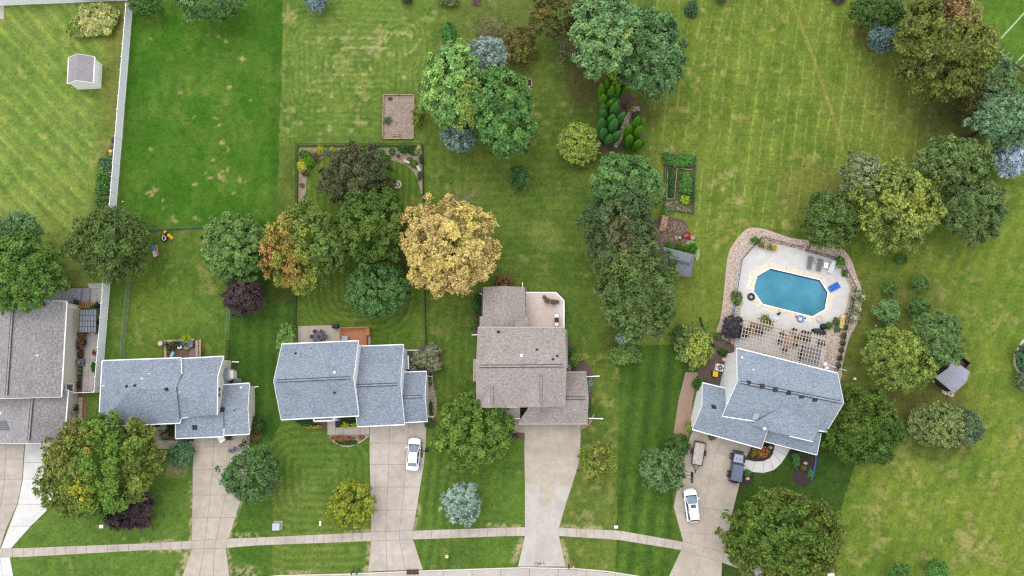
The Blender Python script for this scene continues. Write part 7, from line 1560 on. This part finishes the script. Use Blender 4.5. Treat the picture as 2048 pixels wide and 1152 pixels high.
shrub('leafy weed at the left edge of the dirt rectangle', 775.5, 241, 8, 8, .5, D((96,128,96), v=.3), dens=1.3); shrub('tiny weed near the top of the dirt rectangle', 780, 197, 4, 3, .3, D((100,110,84), v=.3), dens=1.2)
# square and round fire pits
fq = thing('fire_pit', 'small square brick fire pit beside the deep green pine', 'fire pit', P(1056, 167)); c = P(1056, 167)
for i in range(12):
    s = i // 3; t = (i % 3 - 1)*.42 + .1; a = s*math.pi/2; d = Vector((math.cos(a), math.sin(a), 0)); sd = Vector((-d.y, d.x, 0)); o = c + d*.56 + sd*t; MB().box((o.x,o.y,.13),(.2,.4,.26),a).build('brick', mat('pit_brick', C(196,160,136), C(150,118,100), 6, .95, .3, rnd=.12) if i == 0 else bpy.data.materials['pit_brick'], fq)
MB().box((c.x,c.y,.04),(.9,.9,.06)).build('ash', M['mulch_dark'], fq)
fr = thing('fire_pit', 'round stone fire pit on the fenced garden lawn', 'fire pit', P(795.5, 370)); c = P(795.5, 370)
for i in range(16):
    a = i*math.pi/8; MB().box((c.x+.5*math.cos(a), c.y+.5*math.sin(a), .15),(.24,.19,.3),a).build('stone', M['stone_pale'], fr)
MB().lathe(c, [(.4,0),(.4,.06)], 18).build('ash', M['mulch_dark'], fr); 
for k in range(4): a = k*.785; MB().beam(c+Vector((-.26*math.cos(a),-.26*math.sin(a),.2+.02*k)), c+Vector((.26*math.cos(a),.26*math.sin(a),.2+.02*k)), .1, .08).build('log', M['stone_pale'], fr)
for lb, x, y, a in (('pale stone bench at the garden border',814,325,-.45),('pale stone bench next to the black wire fence',838,338.5,-1.1)):
    b_ = thing('stone_bench', lb, 'bench', Z(x, y, .02), a, 'pale stone benches in the fenced garden'); MB().box((0,0,.42),(.95,.4,.09)).build('seat', M['stone_pale'], b_, local=True)
    for s in (-1,1): MB().box((s*.32,0,.19),(.14,.34,.38)).build('leg', M['stone_pale'], b_, local=True)
pot('brown bowl pot in the garden border', 797.5, 313, .28, .3, M['brown'], .02)
GB = 'plants in the fenced garden border'
for lb, x, y, a_, b_, h, c_, kw in (('yellow-leaved clump at the top left of the garden border',640,300,8,9,.8,(186,186,72),{}),('small yellow clump beside the grey-leaved plant',664,299,7,5,.6,(180,174,80),{}),('grey-green leafy plant between the yellow clumps',653,302,7,7,.7,(116,150,104),{}),('large yellow clump at the left garden border',605,331,10,12,1.0,(190,190,66),{}),('bright green plant at the left garden border',617,322,11,13,.9,(92,156,40),{}),('tall green plant in the left border corner',608,308,13,8,1.1,(98,134,48),{}),('brown-green plant near the left border curve',629,314,7,8,.8,(104,104,56),{}),('small dark plant below the large yellow clump',611,347,7,5,.5,(92,104,50),{}),('low brown tuft in the left border',603,370,5,4,.4,(150,126,84),{}),('bright green mound in the right border',772,315,9,5,.6,(84,146,36),{}),('green plant above the bright mound',761,306,8,7,.7,(96,132,70),{}),('small green plant below the border fence',784,303,6,7,.6,(92,134,60),{}),('dark shrub at the top of the right border',806,298,11,7,1.0,(74,108,46),{}),('pale variegated plant in the right border corner',831,303,6,6,.6,(156,186,120),{}),('yellow flowers in the corner of the fence',838,293,4,4,.7,(226,206,110),{}),('dark plant under the variegated one',824,301,7,8,.7,(70,96,52),{}),('small green plant by the stone bench',819,318,5,4,.4,(96,140,60),{}),('green plants between the two stone benches',828,328,8,7,.5,(100,128,62),{}),('dark green plants along the right fence',842,318,4,9,.8,(66,96,48),{}),('low plants below the second stone bench',839,352,4,8,.5,(84,112,56),{}),('leafy plants along the top of the right border',742,300,8,6,.7,(90,112,70),{})): shrub(lb, x, y, a_, b_, h, D(c_, v=.28), GB, **kw)
# stone path
spm = [(1277,217),(1271,219),(1265,222),(1260,227),(1256,234),(1253,241),(1250,249),(1247,257),(1244,265),(1241,272),(1238,279),(1234,286),(1231,292)]
spt = thing('stone_path', 'narrow crooked path of pale stones between the flame-shaped evergreens', 'path', P(1250, 250)); cl = smooth_poly(spm, 3, False); r_ = np.random.default_rng(3)
for i in range(len(cl)-1):
    for s in (-1, 1):
        p = P(*cl[i]); d = (P(*cl[i+1]) - p).normalized(); sd = Vector((-d.y, d.x, 0)); o = p + sd*s*.2 + d*r_.uniform(-.05,.05); rr_ = r_.uniform(.15,.24); a = r_.uniform(0,6)
        MB().prism([(o.x+rr_*r_.uniform(.8,1.15)*math.cos(a+k*1.047), o.y+rr_*r_.uniform(.8,1.15)*math.sin(a+k*1.047)) for k in range(6)], 0, r_.uniform(.06,.12)).build('stone', M['stone'] if r_.random() < .6 else M['stone_pale'], spt)
tag(MB().ball(Z(1232,292,.1),(.3,.26,.14),7,5).build('boulder', M['stone_pale'], None), 'white boulder at the lower end of the stone path', 'boulder')
shrub('rust and green little bush by the stone path bend', 1259, 213, 8, 9, .9, D((146,136,66), v=.3)); shrub('low dark plants right of the stone path', 1272, 232, 8, 10, .5, D((92,110,62), v=.3), dens=1.6); shrub('low creeping plants below the lone flame-shaped evergreen', 1256, 300, 12, 5, .35, D((110,130,86), v=.3), dens=1.6)
# vegetable garden
vb = thing('raised_bed', 'narrow board-edged bed inside the vegetable garden', 'raised bed', P(1345, 370))
for a, b in (((1335,342),(1332.5,398)),((1353.5,337),(1348,398)),((1332,398.5),(1348,398.5)),((1353.5,337),(1366,338)),((1366,339),(1383,340))): MB().beam(P(*a)+up*.12, P(*b)+up*.12, .1, .24).build('board', M['wood_old'], vb)
for lb, x, y, a_, b_, h, c_, dn in (('dense leafy row along the top of the vegetable garden',1358,322,30,11,.9,(92,146,66),3.2),('low green crop in the board-edged bed',1342,366,7,28,.4,(72,112,60),2.8),('tangled crop in the right of the vegetable garden',1371,366,13,22,.9,(98,146,66),2.8),('yellow-green squash plant in the vegetable garden',1370,399,9,9,.5,(166,206,50),1.5),('overgrown plants at the upper left corner of the vegetable garden',1332,312,9,8,1.0,(98,146,76),2),('green clump outside the lower fence of the vegetable garden',1332,424,7,7,.9,(96,160,82),2.2),('low dark vegetables along the right wire fence',1385,380,5,26,.5,(76,112,62),1.4)): shrub(lb, x, y, a_, b_, h, D(c_, v=.3), 'crops in the vegetable garden', name='crop', cat='crop', dens=dn, lobe=.2)
scatter('bark_chips', [(1332,402),(1352,402),(1372,412),(1384,424),(1330,419)], 160, .05, .13, M['wood_old'], 'pale straw scraps at the lower end of the vegetable garden', 12, flat=.25)
tag(MB().ball(Z(1381,316,.12),(.42,.2,.14),8,5).build('rock', M['stone_pale'], None), 'pale flat rock at the top right of the vegetable garden', 'rock')
# firewood
fw = thing('firewood_pile', 'long pile of pale split logs beside the grey-green oak', 'firewood', P(1322, 447)); r_ = np.random.default_rng(4); a0, b0 = P(1326,433), P(1320,463); lm = MB().tube((-.22,0,0),(.22,0,0),.09,.09,7)
first = None
for row in range(2):
    for lay in range(4 if row == 0 else 2):
        for k in range(15):
            u = (k + .5*(lay % 2))/15; p = a0.lerp(b0, min(u, 1)) + Vector(((.5 if row else 0)+r_.normal()*.05, r_.normal()*.03, .1+.17*lay))
            if first is None: first = lm.build('log', M['log'], fw, local=True); o = first
            else: o = first.copy(); COL.objects.link(o); o.parent = fw
            o.location = p - fw.location; o.rotation_euler = (r_.uniform(0,6), r_.normal()*.06, r_.normal()*.14 + .05); s = r_.uniform(.8,1.25); o.scale = (r_.uniform(.85,1.15), s, s)
wbw = thing('wheelbarrow', 'red wheelbarrow on the bark by the log pile', 'wheelbarrow', Z(1372, 471.5, .02), R(8)); tr = MB(); tr.add([(-.55,-.32,.62),(.5,-.38,.66),(.5,.38,.66),(-.55,.32,.62),(-.3,-.2,.34),(.3,-.22,.34),(.3,.22,.34),(-.3,.2,.34)], [(4,5,6,7),(0,1,5,4),(1,2,6,5),(2,3,7,6),(3,0,4,7)]); tr.build('tray', M['red'], wbw, local=True)
for s in (-1,1): MB().beam((-.5,s*.1,.35),(1.05,s*.28,.5),.05,.05).build('handle', M['wood_old'], wbw, local=True); MB().beam((.25,s*.2,.34),(.3,s*.25,0),.04,.04).build('leg', M['black'], wbw, local=True)
MB().tube((-.68,-.05,.18),(-.68,.05,.18),.18,.18,14).build('wheel', M['tyre'], wbw, local=True)
bkt_ = tag(MB().lathe(Z(1359.5,475.5,.02),[(.24,0),(.3,.45),(.3,.47),(.24,.47)],14).build('bucket', M['dark'], None), 'dark bucket with grey lid left of the red wheelbarrow', 'bucket'); MB().lathe(Z(1359.8,475.2,.5),[(.25,0),(.22,.05)],14).build('lid', M['grey'], bkt_); tag(MB().lathe(Z(1353.5,475.5,.02),[(.3,0),(.32,.04)],12).build('stepping_slab', M['wood_old'], None), 'round wood slice left of the dark bucket', 'wood slice')
bk = thing('wicker_basket', 'pale wicker basket right of the red wheelbarrow', 'basket', Z(1384,475.5,.02)); MB().lathe((0,0,0),[(.3,0),(.36,.3)],16).build('body', M['tan'], bk, local=True); MB().torus((0,0,.31),.36,.04,18,6).build('rim', M['tan'], bk, local=True)
for i, (x, y, r0) in enumerate(((1337.5,491.5,7.5),(1356,494,8),(1371.5,499,6.5),(1386,495,9),(1385.5,505.5,6.5))): shrub('bright clipped evergreen against the hipped shed, number %s from its left end' % ('one','two','three','four','five')[i], x, y, r0, r0, 1.5, D((74,126,20), v=.2), 'clipped evergreens against the hipped shed', lobe=.3, s=.14)
# toys on the back yard lawn
tt = thing('play_tube', 'yellow and black play tube lying by the chain-link fence', 'toy', Z(333, 470.5, .02)); a_, b_ = P(329,463,.25)-tt.location, P(346,478,.25)-tt.location; a_.z = b_.z = .26
for k in range(9): u0, u1 = k/9, (k+.86)/9; MB().tube(a_.lerp(b_,u0), a_.lerp(b_,u1), .26, .26, 14).build('tube_segment', M['yellow'] if k not in (2,3) else M['black'], tt, local=True)
c_ = P(330,477)-tt.location; MB().lathe((c_.x,c_.y,0),[(.5,0),(.56,.16),(.5,.3)],18).build('base', mat('navy_plastic', C(34,44,58), C(24,32,44), 4, .5, .05), tt, local=True, smooth=True)
MB().path([Vector((c_.x-.2+.0,c_.y+.4,.34)),Vector((c_.x-.26,c_.y-.05,.34)),Vector((c_.x-.02,c_.y-.38,.34)),Vector((c_.x+.3,c_.y-.25,.34)),Vector((c_.x+.28,c_.y+.02,.34)),Vector((c_.x-.05,c_.y+.42,.36))], .04, 6).build('handle', M['white'], tt, local=True)
tc = thing('folded_chairs', 'heap of folded tan lawn chairs with a blue cushion', 'chairs', Z(311, 503, .02)); r_ = np.random.default_rng(12)
for k in range(7):
    x0, x1 = -.45+.13*k, -.15+.12*k; MB().beam((x0,.95-.1*k*(k<4),.12+.05*k),(x1+.15,-1.0+.06*k,.1+.04*k),.07,.05).build('frame_bar', M['wood_old'] if k % 2 else M['tan'], tc, local=True)
for k in range(3): MB().box((-.1+.1*k,-.35,.14+.05*k),(.45,.9,.03),.22).build('sling', M['stone_pale'], tc, local=True)
MB().box((-.28,.62,.26),(.4,.55,.12),.3).build('cushion', M['blue'], tc, local=True)
# bicycles
def bicycle(label, px, py, rz, m, s=.75, tilt=1.35):
    r = thing('bicycle', label, 'bicycle', Z(px, py, .1), rz, 'bicycles dropped on the driveway'); r.rotation_euler = (tilt, 0, rz); L = dict(local=True); w = .33*s/.75*.9
    for x in (-.5*s/.75, .5*s/.75):
        wh = MB().torus((x,0,w), w, .03, 22, 6, Matrix.Rotation(R(90),3,'X')); o = MB(); o.v = wh.v; o.f = wh.f
        c = Vector((x,0,w)); o.v = [tuple(v) for v in wh.v]; wo_ = o.build('wheel', M['tyre'], r, **L); sp_ = MB()
        for k in range(7): a = k*.9; sp_.beam(c, c+Vector((math.cos(a)*w, 0, math.sin(a)*w)), .012, .012)
        sp_.build('spokes', M['grey'], wo_, **L)
    q = s/.75; A_, B_, C_, D_, E_ = Vector((-.5*q,0,w)), Vector((-.1*q,0,w*.95)), Vector((-.2*q,0,.75*q)), Vector((.34*q,0,.72*q)), Vector((.5*q,0,w))
    f = MB(); [f.tube(a, b, .028, .028, 6) for a, b in ((A_,B_),(B_,C_),(C_,D_),(D_,B_),(A_,C_),(D_,E_))]; f.build('frame', m, r, **L)
    MB().box(C_+Vector((0,0,.1)),(.26*q,.13,.06)).build('saddle', M['black'], r, **L); MB().tube(D_,D_+Vector((-.03,0,.2)),.02,.02,6).beam(D_+Vector((0,-.28,.22)),D_+Vector((0,.28,.22)),.03,.03).build('handlebar', M['black'], r, **L); MB().beam(B_+Vector((0,-.14,-.1)),B_+Vector((0,.14,.1)),.03,.03).build('pedal', M['black'], r, **L)
    return r
bicycle('bright blue child bicycle lying nearest the lawn tree', 463, 896, R(25), M['blue'], .55); bicycle('pale blue child bicycle lying next to the bright blue one', 474.5, 892.5, R(40), M['cyan'], .55, 1.2); bicycle('small dark bicycle lying between the blue and the rust-red ones', 482, 884.5, R(60), M['dark'], .6, 1.4); bicycle('rust-red full-size bicycle lying at the driveway edge', 491, 878.5, R(50), mat('rust_red_paint', C(150, 74, 66), C(120, 56, 50), 4, .45, .02), .78, 1.3)
wbx = thing('cardboard_box', 'white open box at the garage corner step', 'box', Z(444.5, 876.5, .045), .6); MB().box((0,0,.2),(.85,.6,.4)).build('carton', M['white'], wbx, local=True)
for s in (-1,1): MB().box((0,s*.42,.4),(.85,.28,.02),M=Matrix.Rotation(R(-18*s),3,'X')).build('flap', M['white'], wbx, local=True)
bs = thing('stroller', 'black folded stroller leaning by the garage door', 'stroller', Z(459.5, 875.5, .045), -.5); MB().lathe((0,.1,.25),[(.3,0),(.42,.3),(.2,.5)],10).build('seat', M['black'], bs, local=True); MB().beam((0,.3,.6),(-.3,-.6,.3),.08,.08).build('handle', M['dark'], bs, local=True)
for a in (0,2.1,4.2): MB().tube((math.cos(a)*.4,math.sin(a)*.4,.12),(math.cos(a)*.46,math.sin(a)*.46,.12),.12,.12,12).build('wheel', M['tyre'], bs, local=True)
# front bed plants
for lb, x, y, a_, b_, h, c_, c2 in (('row of rust-red flowers along the porch path',684,877.5,23,5,.6,(186,120,92),(110,110,60)),('low green planting below the rust-red flowers',693,885,20,5,.4,(70,104,44),None),('dark evergreen hedge left of the porch',612,843,20,8,1.2,(60,96,50),None),('yellow-leaved edging left of the porch',625,854,20,4,.5,(190,190,56),(140,160,60)),('dark foundation shrubs right of the porch',697,837,18,8,1.2,(48,84,40),None),('yellow-green clump right of the porch, the left one',690,850,8,6,.7,(186,206,36),None),('yellow-green clump right of the porch, next to the garage',709,850,7,5,.7,(180,200,36),None),('rosy plants at the end of the flower bed',722,875,6,4,.5,(160,110,84),None),('plant in the bed at the white sedan driveway corner',858,849,9,6,.6,(88,120,56),None),('small plant in the tan gravel strip, first',860,757,3,3,.5,(80,120,56),None),('small plant in the tan gravel strip, second',861,767,3.5,4,.6,(80,124,56),None),('larger plants in the tan gravel strip',862,812,4,9,.7,(72,116,56),None),('small plant in the tan gravel strip, last',863,827,4,4,.5,(80,116,60),None),('leafy bush at the right wall of the brown house, upper one',1140,702,10,9,1.2,(84,124,60),None),('yellow-green bush at the right wall of the brown house',1154,714,12,10,1.2,(150,166,66),(110,140,60)),('leafy bush at the right wall of the brown house, lower one',1146,728,10,9,1.0,(92,132,62),None),('white-flowered plants along the brown garage wall',1179,770,7,13,.9,(104,132,100),(190,196,190)),('green planting low along the brown garage wall',1178,812,5,14,.8,(84,122,60),None),('dark bush at the left wall of the sunroom',955,610,9,22,1.3,(72,106,52),None),('pale green bush at the left wall of the brown house',949,648,9,9,1.0,(106,136,64),None),('rose bush by the entry of the leftmost blue-grey house',327,872,7,8,.9,(76,100,56),(200,180,150)),('dark green foundation planting by the leftmost blue-grey house',343,858,9,14,1.1,(54,92,40),None),('dark planting at the porch of the leftmost blue-grey house',285,855,9,8,.9,(46,66,36),None),('small bush at the pale-seamed driveway bed',1032,872,6,4,.5,(110,96,74),None)): shrub(lb, x, y, a_, b_, h, D(c_, c2=c2, a2=.6, v=.3) if c2 else D(c_, v=.3), lobe=.24)
tag(MB().box(Z(312.5,851,.25),(.95,.32,.45)).build('porch_seat', M['dark'], None), 'dark seat on the entry path of the leftmost blue-grey house', 'seat')
ed = MB(); pts = [P(x, y, .08) for x, y in smooth_poly([(664,880),(676,888),(690,892),(704,891),(722,883),(738,871)], 4, False)]; ed.path(pts, .09, 6); tag(ed.build('bed_edging', M['stone_pale'], None), 'curved pale edging of the half-moon flower bed', 'edging')
ed = MB(); pts = [P(x, y, .08) for x, y in smooth_poly([(1162,858),(1172,853),(1180,846),(1185,836),(1187,828)], 4, False)]; ed.path(pts, .08, 6); tag(ed.build('bed_edging', mat('peach_edging', C(226,196,170), C(200,168,144), 4, .9, .1), None), 'curved peach edging at the brown garage corner', 'edging')
se = thing('stone_edging', 'curved pale stone edging at the right border', 'edging', P(2035, 720)); cl = smooth_poly([(2056,672),(2047,680),(2038,692),(2031,706),(2028,720),(2030,732),(2037,745),(2045,749)], 4, False)
for i in range(len(cl)-1):
    a, b = P(*cl[i]), P(*cl[i+1]); MB().beam(a.lerp(b,.03)+up*.09, a.lerp(b,.97)+up*.09, .28, .18).build('stone', M['stone_pale'], se)
# kerbside
def mailbox(label, px, py, box, m, g):
    b = P(px, py); t = P(box[0], box[1], 1.05); r = thing('mailbox', label, 'mailbox', b, 0, g); MB().box((b.x,b.y,.5),(.1,.1,1.0)).build('post', m, r)
    MB().beam((b.x,b.y,.95),(t.x,t.y,.98),.08,.08).build('arm', m, r); MB().box((t.x,t.y,1.06),(.2,.46,.12)).build('box', m, r); MB().lathe((t.x,t.y-.23,1.12),[(.1,0),(.1,.46)],14,Matrix.Rotation(R(-90),3,'X')).build('box_lid', m, r); MB().box((t.x+.12,t.y+.1,1.2),(.02,.04,.16)).build('flag', M['red'], r)
GM = 'mailboxes along the kerb'
mbm = mat('mailbox_paint', C(84,80,96), C(66,62,78), 4, .4, .02)
mailbox('dark mailbox at the kerb, left one by the white sedan driveway', 706.5, 1141, (703, 1146.5), mbm, GM); mailbox('dark mailbox at the kerb, right one by the white sedan driveway', 718.5, 1137.5, (713.5, 1145.5), mbm, GM); mailbox('black mailbox at the kerb beside the empty driveway', 1137.5, 1128, (1137.5, 1133.5), M['dark'], GM); mailbox('pale pinkish mailbox at the kerb beside the black one', 1147, 1130, (1146.7, 1135.5), M['conc_grey'], GM)
dr_ = thing('storm_drain', 'rusty storm drain grate in the kerb below the white sedan driveway', 'drain', P(825.5, 1143.5)); a_, b_ = P(813.5,1143.8,.03), P(837.5,1143.2,.03); MB().beam(a_+up*.09, b_+up*.09, .62, .02).build('opening', M['brown_dark'], dr_)
for i in range(9): u = a_.lerp(b_, (i+.5)/9); MB().box((u.x,u.y,.135),(.09,.58,.03)).build('bar', M['rust'], dr_)
for s in (-.3,.3): MB().beam(a_+Vector((0,s,.14)), b_+Vector((0,s,.14)), .05, .03).build('frame', M['rust'], dr_)
ub = thing('transformer_box', 'pale green utility box on the front lawn left of the yellow-flowering tree', 'utility box', P(556.5, 1050)); c = P(556.5,1050.5); MB().box((c.x,c.y,.06),(1.2,1.2,.12)).build('pad', M['conc_grey'], ub); MB().box((c.x-.08,c.y-.06,.42),(.95,.9,.6)).build('cabinet', mat('pale_green_metal', C(186,206,204), C(168,190,188), 3, .5, 0), ub); MB().box((c.x-.08,c.y-.08,.74),(1.0,.95,.05)).build('lid', mat('pale_green_lid', C(196,214,212), C(180,200,198), 3, .5, 0), ub)
for lb, x, y, sx, sy in (('narrow pale utility marker on the front lawn',641,1046.5,.3,.65),('small white utility lid by the purple-leaved tree',203.5,1052.5,.55,.5),('small white utility lid on the dark striped lawn',1232,1053.5,.55,.4),('white utility box at the bottom edge by the bronze maple',1661,1149.5,.95,.5),('white lid on the grass right of the pool house',1709,757.5,.36,.3),('tiny white lid beside the mint-green tree',1751,651.5,.18,.14)):
    u_ = thing('utility_box', lb, 'utility box', P(x, y), 0, 'small utility lids in the lawns'); c = P(x, y); MB().box((c.x,c.y,.08),(sx,sy,.16)).build('body', M['conc_new'], u_); MB().box((c.x,c.y,.175),(sx*.86,sy*.84,.03)).build('lid', M['white'], u_)
fl_ = thing('yard_sign', 'small yellow flower-shaped marker on the kerb lawn', 'marker', P(893,1108)); b = P(894.5,1111); MB().tube(b, b+up*.6, .02, .02, 6).build('stake', M['grey'], fl_)
for k in range(5): a = k*1.257; MB().ball(b+Vector((math.cos(a)*.16,math.sin(a)*.16,.6)),(.12,.12,.03),8,5).build('petal', mat('pale_yellow_petal', C(246,236,150)) if k == 0 else bpy.data.materials['pale_yellow_petal'], fl_)
sp_ = thing('street_sign', 'thin grey street sign post leaning over the kerb', 'street sign', P(918,1123)); b = P(917.5,1124.5); t = P(910,1139,2.6); MB().tube(b, Vector((b.x+.1,b.y-.1,2.7)), .035, .03, 8).build('post', M['grey'], sp_); MB().beam(Vector((b.x+.1-.3,b.y-.1-.3,2.6)), Vector((b.x+.1+.3,b.y-.1+.3,2.6)), .02, .2).build('sign_plate', M['cyan'], sp_)
pcv = thing('metal_cover', 'small dark stain of leaves at the pale-seamed driveway end', 'leaves', P(1076,1128)); lv = MB(); r_ = np.random.default_rng(8)
for i in range(22): p = P(1066+r_.uniform(0,24), 1127+r_.normal()*1.6+1.5*math.sin(i)); lv.box((p.x,p.y,.056),(r_.uniform(.08,.2),r_.uniform(.05,.12),.012),r_.uniform(0,3))
lv.build('leaf_litter', M['mulch'], pcv); bpy.data.objects.remove(pcv.children[0] if False else bpy.data.objects.new('x', None)); pcv.name = 'leaf_litter_heap'; pcv['label'] = 'scattered dark leaves at the street end of the pale-seamed driveway'
for k, pts in enumerate(((( 1988,92),(2052,22)), ((2031,127),(2060,98)))):
    a, b = P(*pts[0]), P(*pts[1]); mb = MB(); mb.beam(a+up*.008, b+up*.008, .26, .012); mb.build('field_line', M['paint_line'], None, label=('long white painted line on the sports field', 'short white painted line on the sports field near the right edge')[k], kind='structure')
fm_ = MB()
for x, y in ((1993,97),(2002,104),(2012,111),(2021,118),(2042,134)): a, b = P(x, y), P(x+6, y-5.5); fm_.beam(a+up*.008, b+up*.008, .14, .012)
a, b = P(1974,84), P(2022,120); fm_.beam(a+up*.006, b+up*.006, .12, .01); fm_.build('field_marks', M['paint_line'], None, label='short hash marks along the edge of the sports field', kind='structure')
# scene has no loose helpers: make sure every mesh has unit normals ready
bpy.context.view_layer.update()
